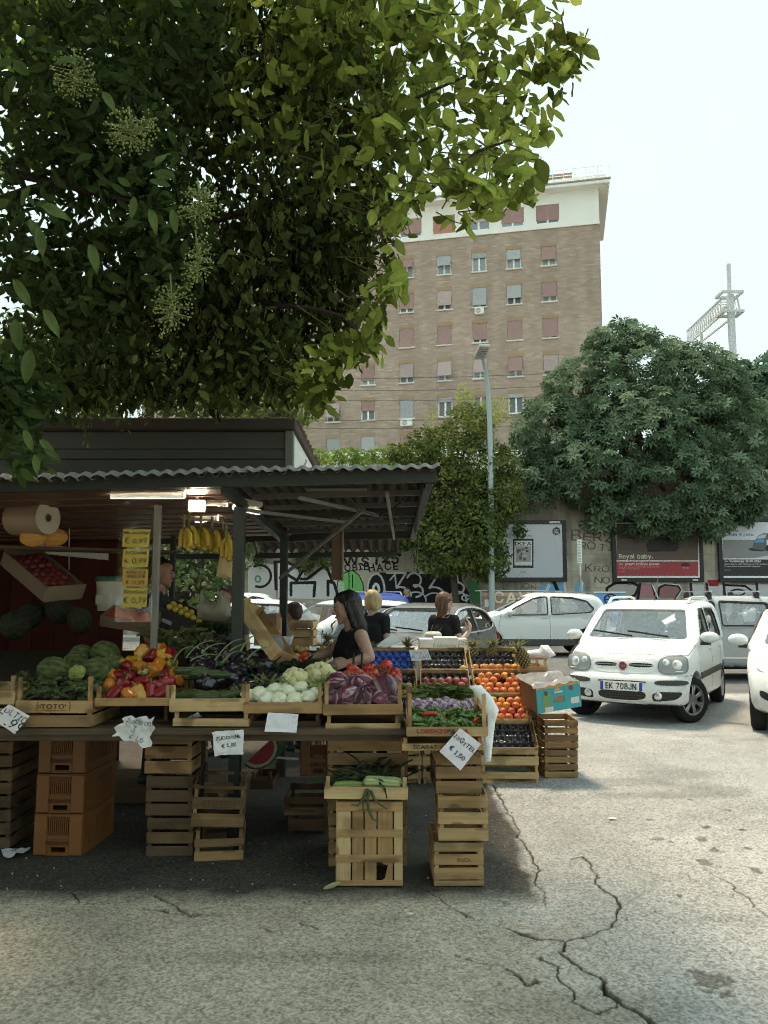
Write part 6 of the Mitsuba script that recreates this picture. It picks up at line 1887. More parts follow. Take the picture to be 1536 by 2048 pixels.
# courgettes, aubergines
ZU = [lathebent(prof(.22, .024, .06, .10, .1), 16, b, lambda t, g, v: colmix((.018, .032, .010), (.10, .15, .04), np.clip(.5 + .5 * np.cos(8 * g) + (meshkit.noise(v * 200) - .6) * 1.2, 0, 1) * (1 - .6 * (t < .05)) * .6), 'semi', .03, 8) for b in (.02, .06, -.03)]
zl = 'striped dark green courgette in the crate between peppers and fennel'
for k in range(30):
    u, v = rp.uniform(360, 475), rp.uniform(1386, 1396)
    drop(ZU[k % 3], at(u, v, 4.84 + rp.random() * .28) + [0, 0, -.01], 'courgette', zl, 'courgette', 'courgettes in the crate', M=rot('z', rp.uniform(-30, 50)) @ rot('y', rp.uniform(-8, 8)) @ rot('x', rp.uniform(0, 360)))
for i, (u, v, a) in enumerate([(412, 1348, 12), (428, 1352, 18), (398, 1352, 8), (380, 1340, 25)]):
    drop(ZU[i % 3], at(u, v, 5.12 + .01 * i), 'courgette', 'pale ridged courgette lying on the dark aubergine heap', 'courgette', 'courgettes lying on the aubergines', M=rot('z', a) @ rot('x', 40 * i))
AU = [lathebent(prof(L, .042, .22, .22, -.35), 18, b, lambda t, g, v: np.tile((.010, .006, .012), (len(t), 1)), 'paint') for L, b in ((.17, .03), (.15, -.05))]
AC = [shape(tube([(-L / 2 - .02, 0, .004), (-L / 2 - .005, 0, 0), (-L / 2 + .018, 0, 0)], [.008, .014, .034], 8), 'semi', (.05, .08, .025), True) for L in (.17, .15)]
for k in range(58):
    u, v = rp.uniform(395, 545), rp.uniform(1290, 1380)
    if u > 505 and v < 1310:
        continue
    i = k % 2
    drop(AU[i], at(u, v, 5.0 + (1385 - v) * .0075), 'aubergine', 'shiny black aubergine in the dark heap behind the courgettes', 'aubergine', 'black aubergines in the heap', M=rot('z', rp.uniform(0, 360)) @ rot('y', rp.uniform(-35, 35)), parts=(('calyx', AC[i]),))
for i in range(9):
    u0 = 350 + 18 * i + rp.uniform(-8, 8)
    a = at(u0, 1330 - rp.uniform(0, 30), 5.25)
    b = a + [rp.uniform(.0, .12), .05, rp.uniform(.06, .16)]
    c = b + [rp.uniform(.05, .12), .03, rp.uniform(-.06, .0)]
    t = np.linspace(0, 1, 10)[:, None]
    add('leek_stalk', tube((1 - t) ** 2 * a + 2 * t * (1 - t) * b + t * t * c, np.linspace(.006, .003, 10), 6), 'semi', (.13, .18, .07), smooth=True, label='thin arching green stalk over the aubergines', cat='stalk', group='arching stalks over the aubergines')
for i, (u, v) in enumerate([(370, 1300), (340, 1290), (395, 1285), (362, 1275), (318, 1280)]):
    bunch('pale_leaf_bundle', 'bundle of pale corn like leaves behind the peppers', 'leaves', 'pale leaf bundles behind the peppers', at(u, v, 5.7), 12, .16, .035, (.10, .14, .04), (.30, .32, .14), up=.6, curl=.5, seed=40 + i, r0=.04)
for i, (u, v, Y) in enumerate([(415, 1260, 6.1), (440, 1262, 6.1), (330, 1260, 6.2)]):
    bunch('parsley', 'feathery dark parsley bunch under the hanging plastic bag', 'herbs', 'parsley bunches under the bag', at(u, v, Y), 60, .07, .025, (.03, .06, .015), (.08, .12, .03), up=.7, seed=50 + i, r0=.05)
# black kale behind the fennel, cauliflowers, fennel
for i, (u, v) in enumerate([(520, 1350), (545, 1340), (560, 1352), (530, 1368), (575, 1338), (552, 1326), (605, 1330), (620, 1326), (590, 1322)]):
    bunch('black_kale', 'bunch of crinkled dark blue green kale behind the fennel', 'kale', 'dark kale behind the fennel', at(u, v + 8, 5.15 + (1360 - v) * .006) - [0, 0, .02], 16, .095, .026, (.015, .028, .018), (.05, .075, .055), up=.7, curl=.5, seed=60 + i, r0=.03, rib=(.12, .15, .1))


def bulb(seed):
    rs = np.random.default_rng(seed)
    pr = [(.001, -.052), (.030, -.050), (.034, -.044), (.048, -.02), (.051, .0), (.046, .022), (.036, .04), (.024, .052), (.001, .054)]
    m = lathe(pr, 22)
    v = np.asarray(m.vertices)
    a = np.arctan2(v[:, 1], v[:, 0])
    v = v * np.array([1, .78, 1]) * (1 + .05 * np.sin(a * 3 + v[:, 2:3].ravel() * 30))[:, None]
    t = np.clip((v[:, 2] - .005) / .05 + (meshkit.fbm(np.c_[a * 4, v[:, 2] * 8, a * 0], 2, seed) - .5) * .8, 0, 1)
    s = vshape((v, m.faces), 'semi', colmix((.66, .66, .50), (.36, .46, .18), t))
    stub = cat_([bar((x, 0, .045), (x * 1.6, 0, .085), .013, 9, .011) for x in (-.018, .014)])
    return s, shape(stub, 'semi', (.42, .52, .24), 40)


FE = [bulb(i) for i in range(4)]
for i, (u, v, Y) in enumerate([(517, 1387, 4.85), (548, 1380, 4.93), (575, 1383, 4.89), (601, 1376, 4.96), (533, 1397, 4.81), (558, 1398, 4.80), (589, 1398, 4.80), (616, 1395, 4.82), (630, 1388, 4.90), (500, 1392, 4.86)]):
    s, q = FE[i % 4]
    drop(s, at(u, v, Y), 'fennel_bulb', 'pale green white fennel bulb at the front of the fennel crate', 'fennel', 'fennel bulbs in the crate', M=rot('z', rp.uniform(-40, 40)) @ rot('x', -rp.uniform(50, 110)), parts=(('stalk_stub', q),))
for i, (u, v) in enumerate([(518, 1368), (528, 1360), (545, 1366), (575, 1366)]):
    bunch('fennel_fronds', 'fan of green stalks behind the fennel bulbs', 'fennel stalks', 'fennel stalks behind the bulbs', at(u, v + 4, 5.02), 7, .11, .016, (.12, .19, .06), (.34, .42, .20), up=.5, curl=.1, wave=.05, seed=80 + i, r0=.02)


def cauliflower(r, seed):
    rs = np.random.default_rng(seed)
    d = rs.normal(size=(90, 3))
    d[:, 2] = np.abs(d[:, 2]) * .9
    d /= np.linalg.norm(d, axis=1, keepdims=True)
    V, F, C, o = [], [], [], 0
    ic = trimesh.creation.icosphere(subdivisions=1)
    for q in d:
        s = r * rs.uniform(.20, .30)
        v = np.asarray(ic.vertices)
        v = v * (1 + .35 * (meshkit.noise(v * 4 + q * 9) - .5))[:, None] * s + q * r * .82
        V.append(v)
        F.append(ic.faces + o)
        C.append(np.tile(np.array((.60, .55, .30)) * rs.uniform(.8, 1.1), (len(v), 1)))
        o += len(v)
    return vshape((np.vstack(V), np.vstack(F)), 'matte', np.vstack(C))


for i, (u, v, Y, r) in enumerate([(590, 1354, 5.1, .085), (640, 1345, 5.2, .10), (622, 1350, 5.3, .08)]):
    k = thing('cauliflower', ['creamy cauliflower head in front, above the fennel bulbs', 'largest cauliflower head at the back right of the fennel crate', 'cauliflower half hidden behind the front one'][i], 'cauliflower')
    p = at(u, v, Y) - [0, 0, r * .35]
    scene[fresh(k + '__head')] = {**cauliflower(r, i), 'to_world': T(tr(*p) @ rot('x', 35) @ rot('z', 50 * i))}
    b_ = bunch('leaf_ruff', None, None, None, p - [0, .0, .05], 14, r * 1.15, r * .8, (.20, .30, .08), (.40, .48, .22), up=.35, curl=-.5, wave=.2, seed=90 + i, rib=(.6, .62, .5))
    scene[k + '__leaves'] = scene.pop(b_)
    labels.pop(b_, None)
for i, (u, v) in enumerate([(634, 1384), (648, 1382), (654, 1368)]):
    bunch('pale_cabbage_leaves', 'curly pale green leaves beside the cauliflowers', 'leaves', 'curly pale leaves by the cauliflowers', at(u, v, 4.98), 12, .075, .045, (.24, .34, .10), (.52, .58, .30), up=.8, curl=.5, wave=.4, seed=100 + i, r0=.02, rib=(.62, .64, .5))


# radicchio: wrapped purple leaves with white veins
def radicchio(r, seed, dark):
    rs = np.random.default_rng(seed)
    V, F, C, o = [], [], [], 0
    for k in range(20):
        nx, ny = 9, 9
        x, y = np.meshgrid(np.linspace(-.1, 1, nx), np.linspace(-1, 1, ny), indexing='ij')
        th, ph = x * 2.3, y * .85
        rr = r * (.78 + .012 * k) * (1 + .22 * (meshkit.noise(np.stack([x * 4, y * 4 + k, x * 0 + seed], -1)) - .5))
        rr = rr + r * .16 * np.clip(x - .65, 0, 1) * rs.uniform(0, 2.4)
        v = np.stack([rr * np.sin(th) * np.cos(ph), rr * np.sin(th) * np.sin(ph), -rr * np.cos(th)], -1).reshape(-1, 3)
        vein = np.clip(1 - np.abs(y) * 5.0 * (.5 + x), 0, 1).ravel() + .7 * (np.abs(np.sin(y * 9 + np.abs(x) * 5)) < .13).ravel()
        base = np.array((.13, .028, .05)) * rs.uniform(.5, 1.3) * (.55 if dark else 1.0)
        c = base * (1 - np.clip(vein, 0, 1)[:, None] * .75) + np.array((.52, .40, .42)) * np.clip(vein, 0, 1)[:, None] * .75 * (.6 if dark else 1)
        M = rot('z', k * 137.5 + rs.uniform(-20, 20)) @ rot('x', rs.uniform(-10, 10))
        V.append(v @ M[:3, :3].T)
        F.append(grid(nx, ny) + o)
        C.append(c)
        o += len(v)
    return mikit.ply((np.vstack(V), np.vstack(F)), 'semi', smooth=True, color=np.clip(np.vstack(C), 0, 1))


for i, (u, v, Y, r, dk) in enumerate([(676, 1372, 4.97, .085, 0), (694, 1396, 4.85, .075, 0), (722, 1372, 4.96, .080, 0), (728, 1400, 4.83, .075, 1), (745, 1388, 4.9, .065, 0), (772, 1384, 4.9, .098, 1), (664, 1398, 4.82, .06, 1), (760, 1402, 4.82, .06, 0), (700, 1378, 5.02, .07, 1), (786, 1402, 4.83, .05, 1)]):
    lab = ['purple radicchio with white veins at the left of the front crate', 'low radicchio with pale ribs at the front left', 'round radicchio in the middle of the crate', 'dark flat radicchio against the front board', 'small pink and white radicchio in the middle right', 'biggest and darkest radicchio at the right of the crate', 'small dark radicchio in the front left corner', 'small radicchio at the front beside the darkest one', 'shaded radicchio at the back of the crate', 'small dark radicchio in the front right corner'][i]
    drop(radicchio(r, i, dk), at(u, v, Y), 'radicchio', lab, 'radicchio', None)
CU = [lathebent(prof(.16, .02, .15, .15, .0), 14, b, lambda t, g, v: colmix((.03, .05, .025), (.10, .13, .07), np.clip(meshkit.noise(v * 120) - .2, 0, 1)), 'semi', .03, 5) for b in (.05, -.04)]
for i, (u, v, a) in enumerate([(700, 1358, 30), (720, 1360, -40), (742, 1366, 10), (800, 1368, 60), (690, 1366, 10)]):
    drop(CU[i % 2], at(u, v, 5.07), 'cucumber', 'knobbly dark green cucumber tucked between radicchio and tomatoes', 'cucumber', 'cucumbers by the tomatoes', M=rot('z', a) @ rot('y', 15))
# chillies, striped aubergines, beans
CH = [lathebent(prof(L, .0125, .18, .55, .2, 9), 9, b, lambda t, g, v, c=c: colmix(c, (.20, .30, .08), np.clip(meshkit.noise(v * 60) - .3, 0, 1)), 'gloss', .10, 3) for L, b, c in ((.085, .10, (.045, .095, .014)), (.10, -.08, (.075, .13, .02)), (.075, .16, (.03, .07, .012)))]
CST = [shape(tube([(-L / 2, 0, 0), (-L / 2 - .012, 0, .004), (-L / 2 - .026, .004, .01)], [.004, .0025, .0025], 5), 'semi', (.12, .18, .05)) for L in (.085, .10, .075)]
for k in range(118):
    u, v = rp.uniform(828, 958), rp.uniform(1418, 1452)
    i = k % 3
    drop(CH[i], at(u, v, 4.62 + (1452 - v) * .0062) + [0, 0, rp.uniform(-.012, .006)], 'green_chilli', 'small glossy green chilli pepper in the lettered crate', 'chilli', 'green chillies in the crate', M=rot('z', rp.uniform(0, 360)) @ rot('y', rp.uniform(-30, 30)) @ rot('x', rp.uniform(0, 360)), parts=(('stem', CST[i]),))
RC = lathebent(prof(.10, .014, .15, .45, .2), 10, .06, lambda t, g, v: np.tile((.36, .02, .012), (len(t), 1)), 'gloss', .08, 3)
drop(RC, at(860, 1433, 4.70) + [0, 0, .012], 'red_chilli', 'single red chilli among the green ones', 'chilli', None, M=rot('z', 5))
drop(RC, at(952, 1446, 4.66) + [0, 0, .012], 'red_chilli', 'reddish chilli in the right corner of the chilli crate', 'chilli', None, M=rot('z', 70))
SA = [vshape(blob(.036, .036, .042, 3, .06), 'gloss', colmix((.10, .03, .09), (.52, .42, .46), np.clip((meshkit.fbm(np.asarray(trimesh.creation.icosphere(subdivisions=3).vertices) * [9, 9, 1.2] + s, 2, s) - .42) * 4, 0, 1))) for s in (1, 2, 3)]
for i, (u, v) in enumerate([(834, 1408), (846, 1412), (858, 1407), (876, 1408), (890, 1406), (884, 1414), (902, 1410), (914, 1414), (928, 1416), (936, 1410), (842, 1420), (908, 1420), (868, 1416), (822, 1412)]):
    drop(SA[i % 3], at(u, v, 4.86 + (1418 - v) * .007), 'striped_aubergine', 'small round aubergine streaked purple and white behind the chillies', 'aubergine', 'striped aubergines in the lettered crate')
V, F, C, o = [], [], [], 0
for i, (u, v, n, L, W, cA, cB) in enumerate([(870, 1392, 30, .17, .02, (.10, .17, .05), (.26, .34, .12)), (905, 1388, 40, .15, .028, (.05, .10, .02), (.14, .22, .06)), (935, 1392, 24, .16, .018, (.07, .12, .04), (.2, .27, .1)), (850, 1384, 16, .15, .016, (.20, .26, .10), (.38, .42, .22))]):
    bunch('green_beans', ['long flat green beans at the left of the bean crate', 'dark leafy top of the bean heap', 'green beans at the right of the bean crate', 'pale bean stalks at the back left of the bean crate'][i], 'beans', None, at(u, v + 4, 5.16) + [0, 0, .02], int(n * 1.5), L, W, cA, cB, up=.25, curl=.25, wave=.08, seed=120 + i, r0=.045)
# corn husks and marrow in the low crate
MR = lathebent(prof(.23, .034, .1, .14, -.1, 16), 20, .02, lambda t, g, v: colmix((.24, .30, .10), (.44, .48, .24), np.clip(.5 + .5 * np.cos(10 * g), 0, 1)), 'semi', .02, 10)
drop(MR, at(766, 1574, 4.68) + [0, 0, .02], 'marrow', 'long pale green marrow lying across the low crate', 'marrow', None, M=rot('z', -4) @ rot('y', 3))
MR2 = lathebent(prof(.20, .026, .1, .3, .2, 14), 16, .04, lambda t, g, v: colmix((.14, .2, .04), (.3, .36, .12), np.clip(.5 + .5 * np.cos(8 * g), 0, 1)), 'semi', .02, 8)
drop(MR2, at(700, 1578, 4.70) + [0, 0, .015], 'corn_husk', 'green corn cob in its husk at the left of the low crate', 'corn', None, M=rot('z', 8))
for i, (u, v, n, L) in enumerate([(725, 1560, 14, .22), (760, 1556, 10, .20), (690, 1564, 10, .16), (790, 1562, 8, .15)]):
    bunch('corn_leaves', ['long dark leaves sprouting from the middle of the low crate', 'long dark leaves right of the middle of the low crate', 'dark leaves at the left of the low crate', 'dark leaves at the right end of the low crate'][i], 'leaves', None, at(u, v, 4.78), n, L, .022, (.02, .035, .018), (.08, .11, .06), up=.6, curl=.5, wave=.12, seed=140 + i, r0=.03)
for i, pts in enumerate([[(735, 1578), (730, 1590), (722, 1602), (716, 1612), (702, 1610)], [(738, 1580), (735, 1600), (738, 1622), (746, 1638), (756, 1643), (752, 1655)], [(742, 1582), (750, 1600), (762, 1610), (775, 1618)], [(732, 1580), (726, 1600), (726, 1622)]]):
    q = [at(u, v, 4.585) for u, v in pts]
    add('drooping_leaf', tube(q, np.linspace(.009, .003, len(q)), 5), 'semi', (.05, .065, .03), smooth=True, label=['curled dry leaf hanging left over the low crate', 'longest dry leaf hanging far down over the upright crate', 'dry leaf hanging to the right over the low crate', 'short dry leaf hanging straight over the low crate'][i], cat='leaf')


# pineapples
def pineapple(label, p, M, crown_only=False, n=34, seed=0):
    k = thing('pineapple', label, 'pineapple')
    Q = tr(*p) @ M
    rs = np.random.default_rng(seed)
    V, F, C, o = [], [], [], 0
    b = trimesh.creation.icosphere(subdivisions=1)
    core = blob(.052, .052, .085, 3)
    for i in range(96):
        z = -1 + 2 * (i + .5) / 96
        a = i * 2.39996
        r = math.sqrt(max(0, 1 - z * z)) ** .6
        q = np.array([.054 * r * math.cos(a), .054 * r * math.sin(a), .088 * z])
        v = np.asarray(b.vertices) * [.0125, .0125, .0115] + q
        V.append(v)
        F.append(b.faces + o)
        tip = np.clip((np.linalg.norm(v[:, :2], axis=1) - .056 * r) / .01, 0, 1)
        C.append(colmix((.055, .045, .02), (.30, .24, .11), tip))
        o += len(v)
    V.append(np.asarray(core.vertices))
    F.append(core.faces + o)
    C.append(np.tile((.06, .05, .02), (len(core.vertices), 1)))
    scene[fresh(k + '__fruit')] = {**vshape((np.vstack(V), np.vstack(F)), 'matte', np.vstack(C), True), 'to_world': T(Q)}
    V, F, C, o = [], [], [], 0
    for i in range(n):
        v, f, c = leafsheet(rs.uniform(.07, .14), .019, rs.uniform(.1, .8), .02, i, (.10, .11, .045), (.26, .25, .12), rib=(.3, .27, .15))
        A = tr(0, 0, .082) @ rot('z', i * 137.5) @ rot('y', -rs.uniform(35, 88))
        V.append(v @ A[:3, :3].T + A[:3, 3])
        F.append(f + o)
        C.append(c)
        o += len(v)
    scene[fresh(k + '__leaf_crown')] = {**mikit.ply((np.vstack(V), np.vstack(F)), 'leaf', smooth=True, color=np.vstack(C)), 'to_world': T(Q)}


pineapple('pineapple standing behind the blue tray beside the white boxes', at(815, 1312, 8.3), np.eye(4), seed=1)
pineapple('left one of the two pineapples side by side at the top of the rack', at(946, 1312, 8.15), rot('x', -12), seed=2)
pineapple('right one of the two pineapples side by side at the top of the rack', at(982, 1312, 8.15), rot('y', 6), seed=3)
pineapple('pineapple whose spiky crown rises at the top right corner of the rack', at(1024, 1322, 8.2), rot('y', -8), seed=4)
pineapple('whole pineapple leaning in the small crate right of the rack', at(1046, 1316, 7.62), rot('y', -24), seed=5, n=20)
pineapple('pineapple crown just behind the dark haired woman', at(742, 1318, 8.3), np.eye(4), seed=6)
pineapple('dim pineapple between the dark haired woman and the seated figure', at(655, 1300, 8.3), np.eye(4), seed=7)


# bananas hanging under the lamps
def banana(seed):
    t = np.linspace(0, 1, 12)
    a = t * 1.5
    p = np.stack([.11 * np.sin(a), t * 0, -.11 * (1 - np.cos(a))], 1)
    r = .017 * np.minimum(1, np.sqrt(np.clip(t / .16, .05, 1))) * np.minimum(1, np.sqrt(np.clip((1 - t) / .1, .06, 1)))
    m = tube(p, r, 7)
    v = np.asarray(m.vertices)
    e = np.clip(np.r_[np.repeat(t, 7), 0, 1], 0, 1)
    return m, colmix((.46, .34, .05), (.24, .26, .04), np.clip((.12 - e) / .12, 0, 1)) * np.where(e > .96, .3, 1)[:, None]


BM_, BC_ = banana(0)
bshape = mikit.ply(BM_, 'semi', smooth=True, color=BC_)
for i, (u, v, Y, n, ye) in enumerate([(378, 1052, 5.75, 9, .7), (402, 1056, 5.8, 9, 1.0), (424, 1060, 5.85, 9, 1.0), (445, 1062, 5.9, 9, 1), (452, 1076, 5.7, 8, 1), (368, 1056, 5.7, 6, .7)]):
    k = thing('banana_bunch', ['dull yellow banana bunch at the left end of the hanging row', 'second hanging banana bunch from the left', 'middle hanging banana bunch, brightest yellow', 'hanging banana bunch touching the green post', 'lower banana bunch in front of the green post', 'brownish outermost banana bunch at the far left of the row'][i], 'bananas')
    p = at(u, v, Y)
    for j in range(n):
        Q = tr(*p) @ rot('z', -30 + 38 * (j % 5) + 17 * (j // 5)) @ tr(.012, 0, -.018 * (j // 5)) @ rot('y', 28 + 14 * (j % 2))
        scene[fresh(k + '__banana')] = {**bshape, 'to_world': T(Q)}
    add('stalk', bar(p + [0, 0, -.02], p + [0, 0, .10], .010, 7), 'semi', (.16, .13, .04), parent=k)
add('banana_rail', bar(at(362, 1035, 5.75), at(470, 1048, 5.95), .009, 8), 'metal', (.5, .5, .48), label='metal rail from which the bananas hang', cat='rail')


# ---------------------------------------------------------------- paper signs and bags
def paper(label, corners, Y, lines, name='price_sign', col=(.66, .66, .68), crumple=.004, seed=0, ink=(.03, .03, .05), dY=(0, 0, 0, 0), cat='price sign', jit=1.0, edge=0.0):
    """A sheet between four photo pixels (top left, top right, bottom right, bottom left) at distance Y, with words written on it."""
    P = np.array([at(*c, Y + d) for c, d in zip(corners, dY)])
    w, h = np.linalg.norm(P[1] - P[0]), np.linalg.norm(P[3] - P[0])
    n = np.cross(P[1] - P[0], P[0] - P[3])
    n /= np.linalg.norm(n)

    def f(s, t, o=0.0):
        q = (P[0] * ((1 - s) * (1 - t))[:, None] + P[1] * (s * (1 - t))[:, None] + P[2] * (s * t)[:, None] + P[3] * ((1 - s) * t)[:, None])
        b = (meshkit.noise(np.stack([s * 4.3 + seed, t * 3.7, s * 0 + seed], -1)) - .5) * 2.4 + np.abs(meshkit.noise(np.stack([s * 9 + seed, t * 8, s * 0], -1)) - .5) * 1.2 + np.abs(s - .45) * .5
        return q + n * (b * crumple + np.asarray(o))[:, None]
    s, t = [a.ravel() for a in np.meshgrid(np.linspace(0, 1, 23), np.linspace(0, 1, 19), indexing='ij')]
    s2 = s + edge * (meshkit.noise(np.stack([t * 6, s * 0 + seed, s * 0], -1)) - .5) * np.abs(2 * s - 1) ** 3
    t2 = t + edge * (meshkit.noise(np.stack([s * 6, s * 0 + seed + 4, s * 0], -1)) - .5) * np.abs(2 * t - 1) ** 3
    k = thing(name, label, cat)
    scene[fresh(k + '__sheet')] = mikit.ply((f(s2, t2), grid(23, 19)), 'matte', smooth=True, color=np.tile(col, (len(s), 1)))
    rs = np.random.default_rng(seed + 50)
    for text, cx, cy, hh, bold in lines:
        m = centred(text, hh, d=.0008, bold=bold, rng=rs, jit=jit, wide=1.05)
        m = m.subdivide_to_size(.012, 8) if len(m.faces) < 6000 else m
        v = np.asarray(m.vertices)
        add('writing', trimesh.Trimesh(f(cx + v[:, 0] / w, cy - v[:, 1] / h, .0012 + v[:, 2]), m.faces, process=False), 'matte', ink, parent=k)


paper('crooked white price sign pinned to the left edge of the table', [(18, 1408), (60, 1432), (30, 1468), (-16, 1438)], 4.66, [('ULTIO', .55, .28, .030, False), ('€ .99', .5, .66, .052, False)], seed=1)
paper('crumpled torn price sign hanging under the pepper crate', [(252, 1432), (312, 1436), (299, 1497), (226, 1468)], 4.66, [('Peperoni', .55, .2, .024, False), ('3', .45, .5, .03, False), ('€ 1,5', .6, .82, .02, False)], seed=2, crumple=.016, col=(.58, .58, .58), ink=(.16, .16, .17), edge=.16)
paper('small white price sign under the courgette crate reading zucchine', [(424, 1464), (487, 1458), (488, 1507), (431, 1512)], 4.66, [('ZUCCHINE', .5, .28, .019, True), ('€ 1,50', .5, .62, .019, True)], seed=3, crumple=.007, edge=.05)
paper('blank white sheet hanging under the fennel crate', [(536, 1425), (597, 1428), (593, 1465), (529, 1463)], 4.66, [], seed=4, col=(.70, .70, .76))
paper('white diamond shaped price sign reading friggitelli below the chillies', [(920, 1456), (962, 1488), (921, 1541), (879, 1503)], 4.52, [('FRIGGITELLI', .48, .28, .022, True), ('€ 1,50', .52, .68, .022, True)], seed=5, col=(.68, .66, .70), crumple=.003)
paper('white price card clipped to the top edge of the blue tray', [(818, 1300), (855, 1298), (863, 1319), (823, 1322)], 7.9, [('UVA', .4, .3, .028, False), ('€ 1,40', .5, .68, .034, False)], seed=6, ink=(.22, .32, .36))
paper('scrap of white paper inside the crate under the courgettes', [(380, 1432), (396, 1424), (404, 1434), (372, 1436)], 4.86, [('1,5', .5, .5, .012, False)], seed=7, crumple=.006, name='paper_scrap', cat='paper')
gp = [floor_at(0, 1704), floor_at(62, 1702), floor_at(40, 1716), floor_at(8, 1724)]
k = thing('dropped_paper', 'torn white paper lying on the ground at the left', 'paper')
s, t = [a.ravel() for a in np.meshgrid(np.linspace(0, 1, 14), np.linspace(0, 1, 10), indexing='ij')]
q = gp[0] * ((1 - s) * (1 - t))[:, None] + gp[1] * (s * (1 - t))[:, None] + gp[2] * (s * t)[:, None] + gp[3] * ((1 - s) * t)[:, None]
q[:, 2] = .016 + .02 * meshkit.noise(np.c_[s * 4, t * 4, s * 0])
scene[fresh(k + '__sheet')] = mikit.ply((q, grid(14, 10)), 'matte', smooth=True, color=np.tile((.52, .52, .54), (len(q), 1)))
m = centred('3', .05, d=.001)
add('writing', ap(m, tr(*(np.mean(gp, 0) + [0, 0, .036]))), 'matte', (.1, .1, .12), parent=k)

# hanging strip of yellow price cards on clear film
YC = (.42, .33, .07)
for i, (v0, v1, name_, pr) in enumerate([(1058, 1094, 'MELANZANE', '€ 0,99'), (1098, 1134, 'ZUCCHINE', '€ 0,99'), (1138, 1173, 'INSALATE', '€ 0,99'), (1176, 1214, 'BROCCOLI', '€ 0,79')]):
    L = [(name_, .5, .2, .019, True), (pr, .5, .66, .034, False)] + ([('VERDURA', .5, .42, .02, True)] if i == 2 else [])
    if i == 2:
        L = [(name_, .5, .16, .018, True), ('VERDURA', .5, .4, .019, True), (pr, .5, .78, .028, False)]
    paper(f'yellow handwritten price card, {["topmost", "second", "third, orange tinted", "lowest"][i]} of the hanging strip', [(247, v0), (301 - 2 * i, v0 + 1), (297 - i, v1), (244, v1)], 5.42, L, name='price_card', col=YC if i != 2 else (.42, .27, .06), seed=20 + i, crumple=.003, jit=.7)
p00, p11 = at(238, 982, 5.44), at(303, 1244, 5.44)
X_, Z_ = np.meshgrid(np.linspace(p00[0], p11[0], 10), np.linspace(p11[2], p00[2], 20), indexing='ij')
v = np.stack([X_, 5.44 + .012 * meshkit.noise(np.stack([X_ * 20, Z_ * 9, X_ * 0], -1)), Z_], -1).reshape(-1, 3)
add('clear_film', mikit.ply((v, grid(10, 20)), 'glass', smooth=True), label='clear plastic film hanging from the beam with price cards on it', cat='plastic sheet')


def bag(name, label, pts, Y, thick, col, seed=0, mat='film', cat='plastic bag', parts=()):
    """A crumpled bag: the outline (photo pixels) puffed out to a real thickness."""
    g = Polygon([at(u, v, Y)[[0, 2]] for u, v in pts]).buffer(0)
    t = tm(m3.Manifold.extrude(m3.CrossSection([np.asarray(g.exterior.coords)[:-1]], m3.FillRule.NonZero), 2).translate((0, 0, -1)).refine_to_length(.018))
    v = np.asarray(t.vertices)
    import shapely as _s
    d = _s.distance(_s.points(v[:, 0], v[:, 1]), g.exterior)
    dep = thick * np.sqrt(np.clip(d / .07, 0, 1)) * (.75 + .5 * meshkit.fbm(np.c_[v[:, :2] * 9, v[:, 2] * 3 + seed], 2)) + .002
    fold = (np.abs(meshkit.noise(np.c_[v[:, 0] * 34, v[:, 1] * 11, v[:, 2] + seed]) - .5)) * .028
    q = np.stack([v[:, 0], Y + v[:, 2] * (dep + fold * (d > .004)), v[:, 1]], 1)
    m = trimesh.Trimesh(q, np.asarray(t.faces)[:, ::-1], process=False)
    return add(name, mikit.ply(m, mat, smooth=True, color=np.tile(col, (len(q), 1))), label=label, cat=cat)


bag('plastic_bag', 'white plastic shopping bag with two handles hanging beside the parsley', [(394, 1238), (396, 1205), (401, 1182), (405, 1180), (410, 1202), (424, 1206), (436, 1202), (440, 1181), (446, 1180), (456, 1205), (463, 1232), (450, 1242), (420, 1243)], 6.0, .07, (.62, .60, .50), 1)
bag('plastic_bag', 'white plastic bag draped from the bean crate down the right side', [(938, 1372), (962, 1370), (985, 1395), (998, 1420), (990, 1445), (984, 1500), (982, 1522), (970, 1525), (966, 1480), (972, 1430), (958, 1398)], 4.80, .02, (.75, .77, .78), 2, mat='matte')
bag('plastic_bag', 'clear crumpled bag lying on the slanting crate', [(520, 1290), (540, 1268), (560, 1270), (575, 1300), (590, 1318), (578, 1328), (552, 1318), (535, 1305)], 5.62, .03, (.62, .66, .62), 3)
bag('plastic_bag', 'white crumpled bag on the pale crate right of the rack', [(1046, 1314), (1052, 1302), (1078, 1298), (1082, 1290), (1096, 1290), (1112, 1310), (1098, 1316)], 7.68, .07, (.72, .70, .74), 4, mat='matte')
bag('fishnet_bag', 'bundle of pale netting hanging below the bananas', [(432, 1152), (442, 1100), (462, 1098), (468, 1160), (450, 1158)], 5.9, .04, (.48, .38, .20), 5, mat='matte', cat='netting')

